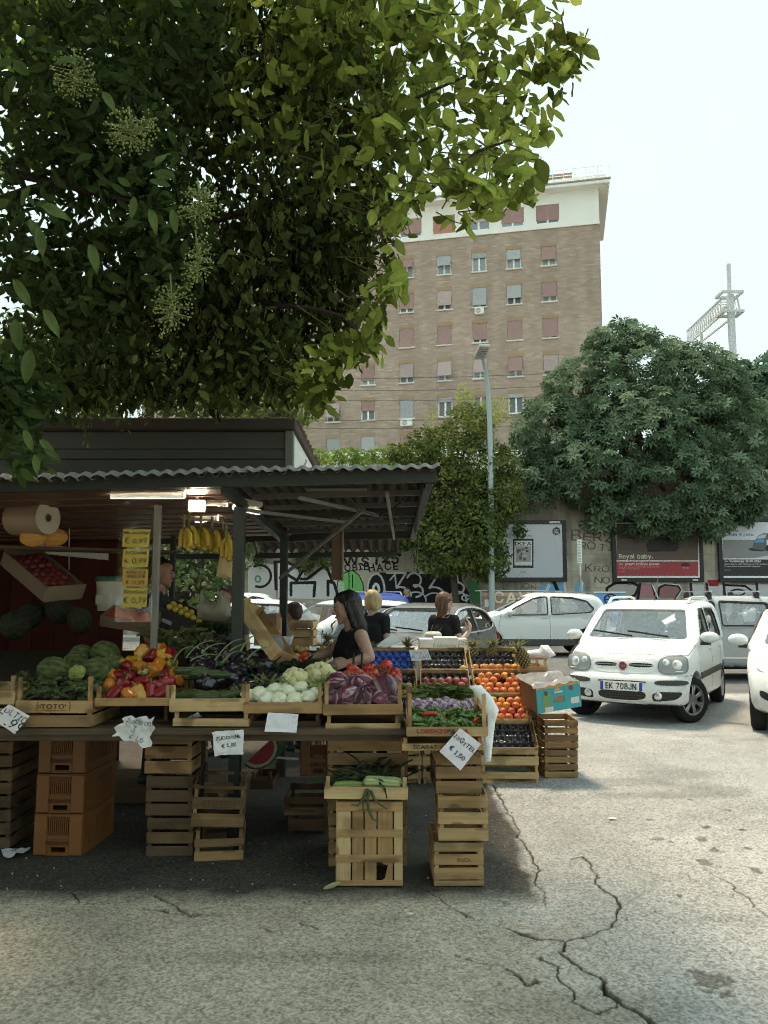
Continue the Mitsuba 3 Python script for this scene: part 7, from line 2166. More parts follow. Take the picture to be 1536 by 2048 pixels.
# turquoise fruit carton, tilted, under a clear film
ct = thing('fruit_carton', 'open turquoise cardboard fruit carton wrapped in clear film on the short crate pile', 'carton')
pc = at(1088, 1436, 7.08)
Mc_ = tr(*(pc + [-.055, 0, .035])) @ rot('z', 14) @ rot('y', -7) @ rot('x', 7)
TQ, KR = (.045, .30, .36), (.30, .19, .11)
Wc, Dc, Hc = .42, .34, .23
hole = Polygon([(.15, .075), (.16, .11), (.20, .13), (.26, .115), (.265, .085), (.24, .07)])
add('front_panel', ap(prism(sbox(0, 0, Wc, Hc).difference(hole), .005), Mc_ @ UP), 'semi', TQ, parent=ct)
add('back_panel', ap(prism(sbox(0, 0, Wc, Hc), .005), Mc_ @ tr(0, Dc, 0) @ UP), 'matte', KR, parent=ct)
for x in (0.003, Wc - .008):
    add('side_panel', ap(bx(x, x + .005, .001, Dc - .006, 0, Hc), Mc_), 'semi', TQ if x > .1 else KR, parent=ct)
add('inner_lining', ap(cat_([bx(.009, Wc - .009, .002, .006, .005, Hc - .003), bx(Wc - .014, Wc - .010, .008, Dc - .01, .005, Hc - .003)]), Mc_), 'matte', KR, parent=ct)
add('base', ap(bx(.008, Wc - .008, .006, Dc - .008, -.003, .003), Mc_), 'matte', KR, parent=ct)
add('open_flap', ap(bx(-.10, .0, .01, Dc - .02, -.002, .003), Mc_ @ tr(0, 0, Hc - .004) @ rot('y', 35)), 'matte', KR, parent=ct)
for nm, g, c in (('orange_band', sbox(.0, Hc - .022, Wc, Hc - .001), (.50, .25, .06)), ('green_patch', Polygon([(.05, .03), (.12, .03), (.13, .17), (.09, .19), (.06, .16)]), (.16, .28, .10)), ('printed_spot', Point(.09, .165).buffer(.02), (.03, .03, .03)), ('printed_spot', Point(.33, .18).buffer(.022), (.16, .06, .07)),
                 ('address_label', sbox(.32, .04, .40, .095), (.55, .55, .52)), ('address_label', sbox(.07, .0, .15, .045), (.52, .50, .45)), ('printed_fruit', Point(.20, .175).buffer(.028).intersection(sbox(.17, .17, .23, .21)), (.5, .3, .12)), ('lettering', sbox(.17, .155, .25, .168), (.5, .6, .58))):
    add(nm, ap(prism(g, .0012), Mc_ @ tr(0, -.0055 - (.001 if nm == 'address_label' else 0), 0) @ UP), 'semi', c, parent=ct)
s, t = [a.ravel() for a in np.meshgrid(np.linspace(0, 1, 26), np.linspace(0, 1, 20), indexing='ij')]
q = np.stack([-.03 + s * (Wc + .06), -.02 + t * (Dc + .05), Hc + .012 + .06 * (meshkit.fbm(np.c_[s * 5, t * 5, s * 0], 3) - .4) - .05 * np.exp(-((s - .5) ** 2 + (t - .4) ** 2) / .05) - .05 * (s > .9)], 1)
add('wrapping_film', mikit.ply(trimesh.Trimesh(q, grid(26, 20), process=False).apply_transform(Mc_), 'film', smooth=True, color=np.tile((.8, .82, .84), (len(q), 1))), parent=ct)
# white boxes and a sheet behind the rack
wb = thing('white_fruit_boxes', 'row of white printed fruit boxes at the back of the rack', 'box')
for i, (u0, u1) in enumerate([(838, 868), (869, 918), (919, 936)]):
    a, b = at(u0, 1301, 8.42), at(u1, 1301, 8.42)
    c = at(u0, 1278 - 3 * (i == 1), 8.42)
    add('box', bx(a[0], b[0] - .006, 8.42, 8.66, a[2], c[2], .004), 'semi', (.66, .70, .69), parent=wb)
a = at(893, 1291, 8.41)
add('lettering', ap(centred('Albarosa', .035, d=.002), tr(a[0], 8.417, a[2]) @ UP), 'semi', (.30, .42, .40), parent=wb)
a = at(886, 1302, 8.4)
add('box_shelf', bx(-.42, 1.35, 8.24, 8.7, a[2] - .05, a[2] - .002), 'matte', (.30, .2, .1), label='wooden ledge behind the rack carrying boxes and pineapples', cat='shelf')
for x in (-.36, 1.25):
    add('ledge_prop', bx(x, x + .05, 8.45, 8.5, 0, a[2] - .052), 'matte', (.25, .17, .09), label=f'{"left" if x < 0 else "right"} wooden prop under the ledge behind the rack', cat='prop')
paper('plain white sheet lying behind the blue tray', [(752, 1290), (786, 1268), (803, 1284), (758, 1300)], 8.38, [], name='loose_sheet', cat='paper', seed=31, dY=(0, .12, .1, 0))

# slanting crate with a bag, cardboard boxes behind the kale
kk = thing('wooden_crate', 'pale wooden crate propped steeply on edge in front of the green post', 'crate')
a, b = at(560, 1330, 5.45), at(492, 1232, 5.75)
ax = (b - a) / np.linalg.norm(b - a)
nx = np.cross(ax, (0, 1, .15))
nx /= np.linalg.norm(nx)
Ms = np.eye(4)
Ms[:3, 0], Ms[:3, 1], Ms[:3, 2], Ms[:3, 3] = ax, np.cross(nx, ax), nx, a
if Ms[2, 2] < 0:
    Ms[:3, 1:3] *= -1
Lc = np.linalg.norm(b - a) + .02
for i, (nm, q) in enumerate([('slat', (0, Lc, -.10, -.094, 0, .10)), ('slat', (0, Lc, .10, .106, 0, .10)), ('end_slat', (-.006, 0, -.1, .1, 0, .10)), ('end_slat', (Lc, Lc + .006, -.1, .1, 0, .10)), ('base_board', (0, Lc, -.092, -.03, -.006, 0)), ('base_board', (0, Lc, -.026, .03, -.006, 0)), ('base_board', (0, Lc, .034, .098, -.006, 0)), ('corner_post', (.002, .024, -.092, -.07, .001, .12)), ('corner_post', (Lc - .024, Lc - .002, -.092, -.07, .001, .12)), ('corner_post', (Lc - .024, Lc - .002, .076, .098, .001, .12))]):
    m, uv = slat(*q, rk, .001, 4 if i % 2 else 14)
    m.apply_transform(Ms)
    scene[fresh(f'{kk}__{nm}')] = wshape(m, uv)
add('paper_strip', ap(bx(Lc * .45, Lc * .93, -.1015, -.1005, .03, .065), Ms), 'matte', (.55, .58, .48), parent=kk)
for i, (u0, u1, v0, v1, Y, c) in enumerate([(530, 553, 1228, 1262, 6.3, (.22, .14, .08)), (508, 556, 1236, 1290, 6.6, (.34, .23, .13))]):
    a, b = at(u0, v1, Y), at(u1, v0, Y)
    add('cardboard_box', cat_([bx(a[0], b[0], Y, Y + .006, a[2], b[2]), bx(a[0], b[0], Y + .25, Y + .256, a[2], b[2]), bx(a[0], a[0] + .006, Y + .007, Y + .249, a[2], b[2]), bx(b[0] - .006, b[0], Y + .007, Y + .249, a[2], b[2]), bx(a[0], b[0], Y, Y + .256, a[2] - .006, a[2] - .001)]), 'matte', c, label=['small brown cardboard box beside the slanting crate', 'larger tan cardboard box behind the slanting crate'][i], cat='box')
crate_at(576, 626, 1292, 1241, 6.9, 'upended slatted crate right of the second green post', [(.02, .3), (.36, .64), (.7, .98)], d=.2, tone=4, turn=-6)
a, b = at(556, 1275, 6.5), at(585, 1262, 6.5)
bag('plastic_bag', 'bunched white paper bag beside the upended crate', [(553, 1292), (560, 1272), (578, 1272), (588, 1270), (582, 1290), (570, 1296)], 6.4, .04, (.68, .68, .64), 8, mat='matte')
crate_at(556, 640, 1325, 1296, 6.2, 'dark crate of small yellow fruit under the reaching hand', [(.02, .6)], d=.4, tone=34)
LE = fruit('peach', .026, (.55, .42, .06), (.5, .34, .05), 60)
for k in range(20):
    u, v = rp.uniform(590, 668), rp.uniform(1296, 1318)
    drop(LE, at(u, v, 6.25 + rp.random() * .2), 'lemon', 'small yellow fruit near the reaching hand', 'lemon', 'yellow fruit by the reaching hand')
for k in range(9):
    u, v = rp.uniform(586, 612), rp.uniform(1310, 1322)
    drop(TO[k % 4], at(u, v, 5.95), 'tomato', 'orange red tomato under the reaching hand', 'tomato', 'tomatoes under the reaching hand')

# watermelon half under the table
wm = thing('watermelon_wedge', 'big cut watermelon wedge with red flesh and pale rind under the table', 'watermelon')
pw = at(528, 1492, 5.5)
Mw = tr(*pw) @ rot('y', -42) @ rot('z', -25)
for nm, r0_, r1_, c in (('flesh', 0, .105, (.20, .028, .032)), ('white_rind', .106, .128, (.25, .25, .19)), ('green_skin', .129, .142, (.025, .06, .02))):
    r0_, r1_ = r0_ * .8, r1_ * .8
    a = np.linspace(0, PI, 20)
    g = Polygon([(r1_ * 1.5 * math.cos(x), -r1_ * math.sin(x)) for x in a] + ([(r0_ * 1.5 * math.cos(x), -r0_ * math.sin(x)) for x in a[::-1]] if r0_ else []))
    add(nm, ap(prism(g, .13), Mw @ tr(0, .065, 0) @ UP), 'semi', c, parent=wm)
add('white_pipe', bar(at(536, 1514, 5.6), at(596, 1518, 5.6), .008, 8), 'semi', (.6, .6, .58), label='thin white bar lying level under the table behind the watermelon', cat='bar')
a = at(515, 1560, 5.5)
crate_at(500, 545, 1580, 1545, 5.7, 'dim crate lying behind the watermelon wedge', [(.02, .5)], d=.4, tone=34)

# things on the shelves inside
rl_ = thing('bag_roll', 'large roll of pale plastic bags with a white end lying on the shelf', 'roll')
p = at(96, 1036, 5.55)
Mr = tr(*p) @ rot('z', -22) @ rot('y', -90)
add('roll', ap(lathe([(.03, 0), (.115, 0), (.115, .30), (.03, .30)], 32), Mr), 'semi', (.20, .145, .10), parent=rl_, smooth=40)
add('end_face', ap(lathe([(.03, -.003), (.113, -.003), (.113, -.001)], 32), Mr), 'matte', (.42, .38, .28), parent=rl_)
add('core', ap(lathe([(.022, -.005), (.03, -.005), (.03, .29), (.022, .29)], 20), Mr), 'matte', (.2, .15, .1), parent=rl_)
for i, (u, v, Y, r) in enumerate([(66, 1076, 5.6, .075), (106, 1074, 5.7, .082)]):
    drop(ribbed(r * 1.2, r * .8, r * .8, 9, (.42, .20, .05), (.50, .27, .08), i + 9), at(u, v, Y), 'orange_melon', ['left orange melon under the bag roll', 'right orange melon under the bag roll'][i], 'melon', None, M=rot('z', 30 if i else 0))
rbx = thing('onion_crate', 'slanting crate of red netted onions under the white shelf', 'crate')
a, b, c = at(8, 1118, 6.0), at(92, 1190, 5.75), at(40, 1104, 6.25)
ax = (b - a) / np.linalg.norm(b - a)
Mo = np.eye(4)
z_ = np.cross(ax, (0, 1, .35))
z_ /= np.linalg.norm(z_)
Mo[:3, 0], Mo[:3, 1], Mo[:3, 2], Mo[:3, 3] = ax, np.cross(z_, ax), z_, a
if Mo[2, 2] < 0:
    Mo[:3, 1:3] *= -1
L_ = np.linalg.norm(b - a)
add('front_side', ap(bx(0, L_, -.012, 0, -.05, .06, .003), Mo), 'matte', (.13, .10, .07), parent=rbx)
add('back_side', ap(bx(0, L_, .30, .312, -.05, .06, .003), Mo), 'matte', (.13, .10, .07), parent=rbx)
add('end_side', ap(bx(L_, L_ + .012, -.012, .312, -.05, .07, .003), Mo), 'matte', (.20, .16, .10), parent=rbx)
add('end_side', ap(bx(-.012, -.001, -.012, .312, -.05, .07, .003), Mo), 'matte', (.13, .10, .07), parent=rbx)
add('base', ap(bx(0, L_, 0, .30, -.06, -.051), Mo), 'matte', (.2, .15, .1), parent=rbx)
ong = cat_([ap(blob(.036, .036, .034, 2, .1, 3, k), tr(*(.045 + .068 * (k % int(L_ / .072)), .045 + .07 * (k // int(L_ / .072)), .01 + .02 * rp.random()))) for k in range(4 * int(L_ / .072))])
add('red_onions', ap(ong, Mo), 'semi', (.14, .022, .018), parent=rbx, smooth=True, kind='stuff')
bk = thing('storage_bucket', 'translucent white bucket with a dark green lid beside the price cards', 'bucket')
a, b = at(180, 1222, 6.0), at(243, 1160, 6.0)
w_ = (b[0] - a[0]) / 2
add('tub', lathe([(.001, 0), (w_ * .85, 0), (w_, b[2] - a[2]), (w_ * .97, b[2] - a[2]), (w_ * .82, .006), (.001, .006)], 24).apply_transform(tr(a[0] + w_, 6.12, a[2]) @ rot('z', 45)), 'semi', (.46, .44, .36), parent=bk, smooth=50)
add('lid', lathe([(.001, .03), (w_ * .98, .026), (w_ * 1.08, .012), (w_ * 1.08, -.012), (w_ * 1.02, -.012), (w_ * 1.02, 0), (.001, .0)], 24).apply_transform(tr(a[0] + w_, 6.12, b[2] + .002)), 'semi', (.02, .09, .05), parent=bk, smooth=40)
add('paper_label', ap(bx(-w_ * .7, w_ * .1, -.004, 0, .05, .12), tr(a[0] + w_, 6.12 - w_ * .93, a[2])), 'matte', (.40, .38, .28), parent=bk)
rt = thing('red_lined_box', 'slanting box with a bright red lining under the price cards', 'box')
a, b = at(200, 1236, 5.75), at(300, 1252, 5.75)
Mt = tr(*a) @ rot('y', 9) @ rot('x', 16)
w_ = b[0] - a[0]
add('tray', ap(cat_([bx(0, w_, 0, .008, -.06, .02), bx(0, w_, .26, .268, -.06, .02), bx(0, .008, .009, .259, -.06, .02), bx(w_ - .008, w_, .009, .259, -.06, .02)]), Mt), 'matte', (.14, .09, .06), parent=rt)
add('lining', ap(bx(.01, w_ - .01, .01, .258, -.02, .0), Mt), 'semi', (.40, .05, .035), parent=rt)
bb = thing('dark_fruit_box', 'dark printed cardboard box of yellow fruit beside the aluminium upright', 'box')
a = at(318, 1218, 6.1)
Mt = tr(*a) @ rot('y', 24) @ rot('x', 14)
add('box', ap(cat_([bx(0, .36, 0, .008, -.14, .02), bx(0, .36, .26, .268, -.14, .02), bx(0, .008, .009, .259, -.14, .02), bx(.352, .36, .009, .259, -.14, .02), bx(.01, .35, .01, .258, -.14, -.13)]), Mt), 'semi', (.045, .04, .04), parent=bb)
add('label', ap(bx(.05, .13, -.003, -.001, -.08, -.05), Mt), 'matte', (.4, .4, .38), parent=bb)
for k in range(10):
    q = (Mt @ [.05 + .05 * (k % 6), .07 + .09 * (k // 6), .02, 1])[:3]
    drop(LE, q, 'lemon', 'yellow fruit in the dark box beside the aluminium upright', 'lemon', 'yellow fruit in the dark box')
for i, (u, v, Y, r) in enumerate([(30, 1250, 5.6, .10), (60, 1232, 5.9, .09), (118, 1222, 5.9, .085), (160, 1240, 5.7, .08)]):
    drop(ribbed(r * 1.2, r, r, 10, (.012, .014, .008), (.03, .032, .018), i + 30), at(u, v, Y), 'dark_melon', ['dim mottled melon at the left edge under the slanting crate', 'dim mottled melon right of the one at the left edge', 'dim mottled melon below the onion crate end', 'dim mottled melon left of the red lined box'][i], 'melon', None)
# big two tone leaf by the post
bunch('hanging_leaves', 'large pale and bright green leaves hanging beside the big post', 'leaves', None, at(497, 1085, 5.6), 7, .14, .07, (.14, .24, .05), (.42, .50, .36), up=-.9, curl=.2, wave=.1, seed=200, r0=.015)
# ---------------------------------------------------------------- people
def ball(p, r, n=14):
    return m3.Manifold.sphere(float(r), n).translate([float(x) for x in p])


def bone(p, q, r0, r1):
    return m3.Manifold.batch_hull([ball(p, r0), ball(q, r1)])


def chain(pts, rs):
    return [bone(pts[i], pts[i + 1], rs[i], rs[i + 1]) for i in range(len(pts) - 1)]


def soft(parts, res=.02, it=10):
    m = m3.Manifold.batch_boolean(parts, m3.OpType.Add)
    t = tm(m.refine_to_length(res))
    t = trimesh.Trimesh(t.vertices, t.faces, process=True)
    trimesh.smoothing.filter_taubin(t, .5, .52, iterations=it)
    return t


def unit(v):
    v = np.asarray(v, float)
    return v / (np.linalg.norm(v) + 1e-12)


def hand_bones(w, d, n, s=1.0, curl=.5, left=True):
    """Palm and five fingers: w wrist, d pointing direction, n out of the back of the hand."""
    d = unit(d)
    n = unit(np.asarray(n) - d * np.dot(n, d))
    sd = np.cross(d, n) * (1 if left else -1)      # towards the thumb
    out = [m3.Manifold.batch_hull([ball(w, .022 * s), ball(w + d * .085 * s + sd * .03 * s, .012 * s), ball(w + d * .075 * s - sd * .034 * s, .011 * s), ball(w + d * .03 * s + sd * .026 * s, .014 * s)])]
    for i, (o, L) in enumerate(((.030, .072), (.010, .080), (-.012, .074), (-.032, .058))):
        b = w + d * (.085 - .004 * i) * s + sd * o * s
        c1 = curl * (.7 + .12 * i)
        d1 = unit(d * math.cos(c1) - n * math.sin(c1))
        d2 = unit(d * math.cos(c1 * 2.1) - n * math.sin(c1 * 2.1))
        d3 = unit(d * math.cos(c1 * 2.9) - n * math.sin(c1 * 2.9))
        p1, p2, p3 = b + d1 * L * .46 * s, 0, 0
        p2 = p1 + d2 * L * .32 * s
        p3 = p2 + d3 * L * .22 * s
        out += chain([b, p1, p2, p3], np.array([.0098, .0088, .008, .0068]) * s)
    t0 = w + d * .022 * s + sd * .024 * s
    t1 = t0 + unit(d * .6 + sd * .7 - n * .3) * .042 * s
    t2 = t1 + unit(d * .9 + sd * .25 - n * .35) * .032 * s
    t3 = t2 + unit(d + sd * .05 - n * .4) * .022 * s
    out += chain([t0, t1, t2, t3], np.array([.0135, .011, .0095, .0075]) * s)
    return out


def head_bones(c, f, u, s=1.0):
    f = unit(f)
    u = unit(np.asarray(u) - f * np.dot(u, f))
    r = np.cross(f, u)
    P = lambda x, y, z: c + (f * x + r * y + u * z) * s
    cran = m3.Manifold.batch_hull([ball(P(-.02, 0, .035), .083 * s, 20), ball(P(.025, 0, .04), .068 * s, 20), ball(P(.03, 0, -.01), .062 * s, 16), ball(P(-.03, 0, .0), .072 * s, 16)])
    jaw = m3.Manifold.batch_hull([ball(P(.035, .022, -.02), .045 * s), ball(P(.035, -.022, -.02), .045 * s), ball(P(.062, 0, -.092), .020 * s), ball(P(.01, .035, -.06), .026 * s), ball(P(.01, -.035, -.06), .026 * s)])
    nose = m3.Manifold.batch_hull([ball(P(.091, 0, .012), .008 * s), ball(P(.107, 0, -.024), .009 * s), ball(P(.092, .010, -.03), .008 * s), ball(P(.092, -.010, -.03), .008 * s)])
    brow = m3.Manifold.batch_hull([ball(P(.082, .03, .022), .011 * s), ball(P(.082, -.03, .022), .011 * s)])
    lips = m3.Manifold.batch_hull([ball(P(.082, .016, -.056), .009 * s), ball(P(.082, -.016, -.056), .009 * s), ball(P(.089, 0, -.055), .009 * s)])
    ears = [m3.Manifold.batch_hull([ball(P(-.005, y, .01), .012 * s), ball(P(.0, y, -.028), .009 * s), ball(P(-.016, y * 1.06, .0), .010 * s)]) for y in (-.076, .076)]
    return [cran, jaw, nose, brow, lips] + ears, P


def hairtex(m, amp, fr, seed, ax=2):
    v = np.asarray(m.vertices)
    n = m.vertex_normals
    q = v * fr
    q[:, ax] = v[:, ax] * fr * .12
    return trimesh.Trimesh(v + n * ((meshkit.noise(q + seed) - .5) * amp)[:, None], m.faces, process=False)


def person(label, J, skin, hair, clothes, face=True, s=1.0, res=.018, group=None, hands=('l', 'r'), hairmesh=None, trousers=None, bare=True, shoe=(.03, .03, .03)):
    """J: world joints (head, f, neck, chest, pelvis, sl el wl hl, sr er wr hr, kl al, kr ar)."""
    k = thing('person', label, 'person', group)
    g = {a: np.asarray(b, float) for a, b in J.items()}
    f = g['f']
    hb, P = head_bones(g['head'], g.get('fh', f), g.get('up', np.array([0, 0, 1.0])), s)
    tor = [m3.Manifold.batch_hull([ball(g['sl'] * .8 + g['sr'] * .2, .065 * s), ball(g['sr'] * .8 + g['sl'] * .2, .065 * s), ball(g['chest'] + unit(f) * .03 * s, .105 * s)]),
           m3.Manifold.batch_hull([ball(g['chest'] + unit(np.cross(f, (0, 0, 1))) * .05 * s, .10 * s), ball(g['chest'] - unit(np.cross(f, (0, 0, 1))) * .05 * s, .10 * s), ball(g['pelvis'] + unit(np.cross(f, (0, 0, 1))) * .06 * s, .105 * s), ball(g['pelvis'] - unit(np.cross(f, (0, 0, 1))) * .06 * s, .105 * s)])]
    neck = chain([g['neck'], g['head'] - unit(f) * .015 * s - np.array([0, 0, .05 * s])], [.058 * s, .05 * s])
    arms, sl = [], []
    for q in ('l', 'r'):
        S, E, W_ = g['s' + q], g['e' + q], g['w' + q]
        arms += chain([S, E, W_], [.052 * s, .040 * s, .026 * s]) + [bone(S * .75 + E * .25, S * .4 + E * .6, .050 * s, .043 * s), bone(E * .8 + W_ * .2, E * .55 + W_ * .45, .042 * s, .036 * s)]
        arms += hand_bones(W_, g['h' + q], g.get('n' + q, np.array([0, 0, 1.0])), s, float(J.get('curl', .5)), q == 'l')
        sl.append((S, E))
    legs = []
    rt = unit(np.cross(f, (0, 0, 1)))
    for q, sg in (('l', -1), ('r', 1)):
        hip = g['pelvis'] + rt * sg * .085 * s - [0, 0, .04]
        legs += chain([hip, g['k' + q], g['a' + q]], [.088 * s, .058 * s, .038 * s]) + [bone(g['a' + q] - [0, 0, .03], g['a' + q] + unit(f * [1, 1, 0]) * .15 * s - [0, 0, .045], .032 * s, .026 * s)]
    body = soft(hb + tor + neck + arms + legs, res)
    v = np.asarray(body.vertices)
    col = np.tile(np.array(skin, float), (len(v), 1)) * (1 + .12 * (meshkit.fbm(v * 18, 2) - .5))[:, None]
    d = np.linalg.norm(v - P(.088, 0, -.056), axis=1)
    col[d < .016 * s] *= [.95, .62, .60]
    scene[fresh(k + '__body')] = mikit.ply(body, 'skinny', smooth=True, color=col)
    if face:
        for y in (-.031, .031):
            e = fresh(k + '__eye')
            scene[e] = shape(ap(blob(.009 * s, .009 * s, .006 * s, 2), tr(*P(.085, y, .0))), 'gloss', (.05, .035, .03), True)
            add('eyebrow', bar(P(.092, y * .55, .024), P(.084, y * 1.45, .025), .0042 * s, 6), 'matte', tuple(np.array(hair) * .8), parent=k)
    top = clothes.get('top')
    if top:
        sleeve = clothes.get('sleeve', .45)
        tp = []
        for m in tor:
            t_ = tm(m)
            tp.append(t_)
        grow = [m3.Manifold.batch_hull([ball(g['sl'] * .85 + g['sr'] * .15 - [0, 0, .006], .072 * s), ball(g['sr'] * .85 + g['sl'] * .15 - [0, 0, .006], .072 * s), ball(g['chest'] + unit(f) * .03 * s, .118 * s)]),
                m3.Manifold.batch_hull([ball(g['chest'] + rt * .05 * s, .112 * s), ball(g['chest'] - rt * .05 * s, .112 * s), ball(g['pelvis'] + rt * .065 * s, .118 * s), ball(g['pelvis'] - rt * .065 * s, .118 * s)])]
        if clothes.get('skirt'):
            grow.append(m3.Manifold.batch_hull([ball(g['pelvis'] + rt * .065 * s, .12 * s), ball(g['pelvis'] - rt * .065 * s, .12 * s), ball(g['pelvis'] + rt * .12 * s - [0, 0, .5], .10 * s), ball(g['pelvis'] - rt * .12 * s - [0, 0, .5], .10 * s)]))
        if sleeve:
            for S, E in sl:
                grow.append(bone(S, S * (1 - sleeve) + E * sleeve, .064 * s, .056 * s))
            if clothes.get('long'):
                for q in ('l', 'r'):
                    grow += chain([g['s' + q], g['e' + q], g['w' + q]], [.064 * s, .054 * s, .040 * s])
        cm = soft(grow, res, 6)
        v = np.asarray(cm.vertices)
        cm = trimesh.Trimesh(v + cm.vertex_normals * ((np.abs(meshkit.fbm(v * [14, 14, 7], 2, 4) - .5)) * .03 - .004)[:, None], cm.faces, process=False)
        scene[fresh(k + '__' + clothes.get('name', 'shirt'))] = shape(cm, 'matte', top, True)
    if trousers:
        lg = []
        for q, sg in (('l', -1), ('r', 1)):
            hip = g['pelvis'] + rt * sg * .085 * s - [0, 0, .04]
            lg += chain([hip, g['k' + q], g['a' + q] + [0, 0, .02]], [.104 * s, .072 * s, .056 * s])
        scene[fresh(k + '__trousers')] = shape(soft(lg, .03, 5), 'matte', trousers, True)
    if hairmesh:
        hm = soft(hairmesh(P), .012 if res < .02 else .02, 5)
        hm = hairtex(hm, .014 * s, 75, 3)
        q = np.asarray(hm.vertices) * [95, 95, 9]
        scene[fresh(k + '__hair')] = mikit.ply(hm, 'semi', smooth=True, color=np.array(hair) * (.45 + 1.15 * meshkit.fbm(q, 2, 3))[:, None])
    for q in ('l', 'r'):
        add('shoe', tm(m3.Manifold.batch_hull([ball(g['a' + q] - [0, 0, .035], .042 * s), ball(g['a' + q] + unit(f * [1, 1, 0]) * .16 * s - [0, 0, .05], .034 * s), ball(g['a' + q] - unit(f * [1, 1, 0]) * .05 * s - [0, 0, .05], .032 * s)])), 'semi', shoe, parent=k, smooth=True)
    return k, g, P


def stand(x, y, h, deg, lean=0, arms=None, z0=0.0, turn=None, w=.19):
    """Joints of a standing figure at (x, y), facing deg (0 = +x, 90 = away), height h."""
    a = math.radians(deg)
    f = np.array([math.cos(a), math.sin(a), 0])
    r = np.array([math.sin(a), -math.cos(a), 0])
    o = np.array([x, y, z0])
    s = h / 1.70
    Q = lambda F, R, Z: o + f * F * s + r * R * s + np.array([0, 0, Z * s])
    hf = f if turn is None else np.array([math.cos(math.radians(turn)), math.sin(math.radians(turn)), -.08])
    J = dict(head=Q(.02, 0, 1.585), f=f, neck=Q(0, 0, 1.42), chest=Q(0, 0, 1.25), pelvis=Q(0, 0, .95), sl=Q(0, -w, 1.385), sr=Q(0, w, 1.385), el=Q(-.03, -w - .045, 1.10), er=Q(-.03, w + .045, 1.10), wl=Q(.06, -w - .05, .86), wr=Q(.06, w + .05, .86),
             hl=f * .2 - [0, 0, 1], hr=f * .2 - [0, 0, 1], nl=-r, nr=r, kl=Q(.02, -.09, .50), kr=Q(.02, .09, .50), al=Q(-.02, -.09, .08), ar=Q(-.02, .09, .08), curl=.45)
    if arms:
        J.update(arms(Q, f, r))
    if turn is not None:
        J['fh'] = hf
    return J, s, Q, f, r


# -- the dark haired woman reaching over the produce
Yw = 6.1
H0 = at(693, 1217, Yw)
J = dict(head=H0, f=unit([-1, -.08, -.16]), up=(0, 0, 1), neck=at(706, 1262, Yw), chest=at(704, 1305, Yw), pelvis=at(716, 1400, Yw), sl=at(722, 1272, 5.93), sr=at(694, 1270, 6.26), el=at(739, 1314, 5.84), wl=at(697, 1326, 5.80), hl=(-1, -.1, -.12), nl=(.1, -.8, .6),
         er=at(664, 1303, 6.27), wr=at(622, 1316, 6.16), hr=(-1, -.15, -.12), nr=(0, 0, 1), curl=.42)
rt_ = np.array([0, 1, 0])
pz = J['pelvis']
J.update(kl=[pz[0] - .02, Yw - .09, .5], kr=[pz[0] - .02, Yw + .09, .5], al=[pz[0] + .02, Yw - .09, .08], ar=[pz[0] + .02, Yw + .09, .08])


def longhair(P):
    back = [m3.Manifold.batch_hull([ball(P(-.03, 0, .048), .090, 18), ball(P(.022, 0, .062), .068, 16), ball(P(-.05, 0, -.01), .078, 16)]),
            m3.Manifold.batch_hull([ball(P(-.045, .05, .02), .050), ball(P(-.045, -.05, .02), .050), ball(P(-.085, .055, -.14), .045), ball(P(-.085, -.055, -.14), .045), ball(P(-.03, .07, -.10), .026), ball(P(-.03, -.07, -.10), .026)]),
            m3.Manifold.batch_hull([ball(P(-.085, .05, -.14), .045), ball(P(-.085, -.05, -.14), .045), ball(P(-.075, .04, -.30), .030), ball(P(-.075, -.04, -.30), .030)])]
    for y in (-.064, .064):
        back += chain([P(.02, y * .8, .095), P(.002, y * 1.18, .04), P(-.02, y * 1.25, -.03), P(-.04, y * 1.25, -.14)], [.022, .022, .026, .028])
    return back


kw, gw, Pw = person('dark haired woman in a sleeveless black dress reaching across the produce', J, (.40, .245, .18), (.014, .011, .010), dict(top=(.016, .016, .018), sleeve=.0, skirt=True, name='dress'), hairmesh=longhair, res=.014)
hb_ = thing('handbag', 'black handbag hanging by its straps from the dark haired woman\'s forearm', 'handbag')
e_, w_ = gw['el'], gw['wl']
m_ = e_ * .45 + w_ * .55
for dx in (-.03, .03):
    t = np.linspace(0, 1, 13)
    top_ = m_ + [dx * .6, 0, .042]
    q = np.stack([np.full(13, m_[0] + dx) , m_[1] - .065 * np.cos(PI * t) * -1, m_[2] - .16 + .21 * np.sin(PI * t)], 1)
    add('strap', tube(q, .007, 6), 'semi', (.015, .015, .015), parent=hb_, smooth=True)
add('bag_body', ap(bx(-.11, .11, -.06, .06, -.20, 0, .03), tr(m_[0], m_[1], m_[2] - .15)), 'semi', (.018, .018, .019), parent=hb_)
add('bracelet', ap(trimesh.creation.torus(.031, .004, major_sections=18, minor_sections=6), tr(*(e_ * .28 + w_ * .72)) @ rot('y', 90)), 'semi', (.02, .02, .02), label='dark bracelet on the near wrist of the dark haired woman', cat='bracelet')


def bob(n, drop):
    def f_(P):
        return [m3.Manifold.batch_hull([ball(P(-.025, 0, .048), .094, 18), ball(P(.03, 0, .058), .066, 16), ball(P(-.04, 0, -.02), .082, 16)]),
                m3.Manifold.batch_hull([ball(P(-.03, .055, .0), .045), ball(P(-.03, -.055, .0), .045), ball(P(-.045, .058, -drop), .034), ball(P(-.045, -.058, -drop), .034), ball(P(.02, .072, -drop * .8), .020), ball(P(.02, -.072, -drop * .8), .020)]),
                *chain([P(.055, .06, .06), P(.03, .082, -.0), P(.03, .08, -drop * .7)], [.022, .02, .018]), *chain([P(.055, -.06, .06), P(.03, -.082, .0), P(.03, -.08, -drop * .7)], [.022, .02, .018])]
    return f_


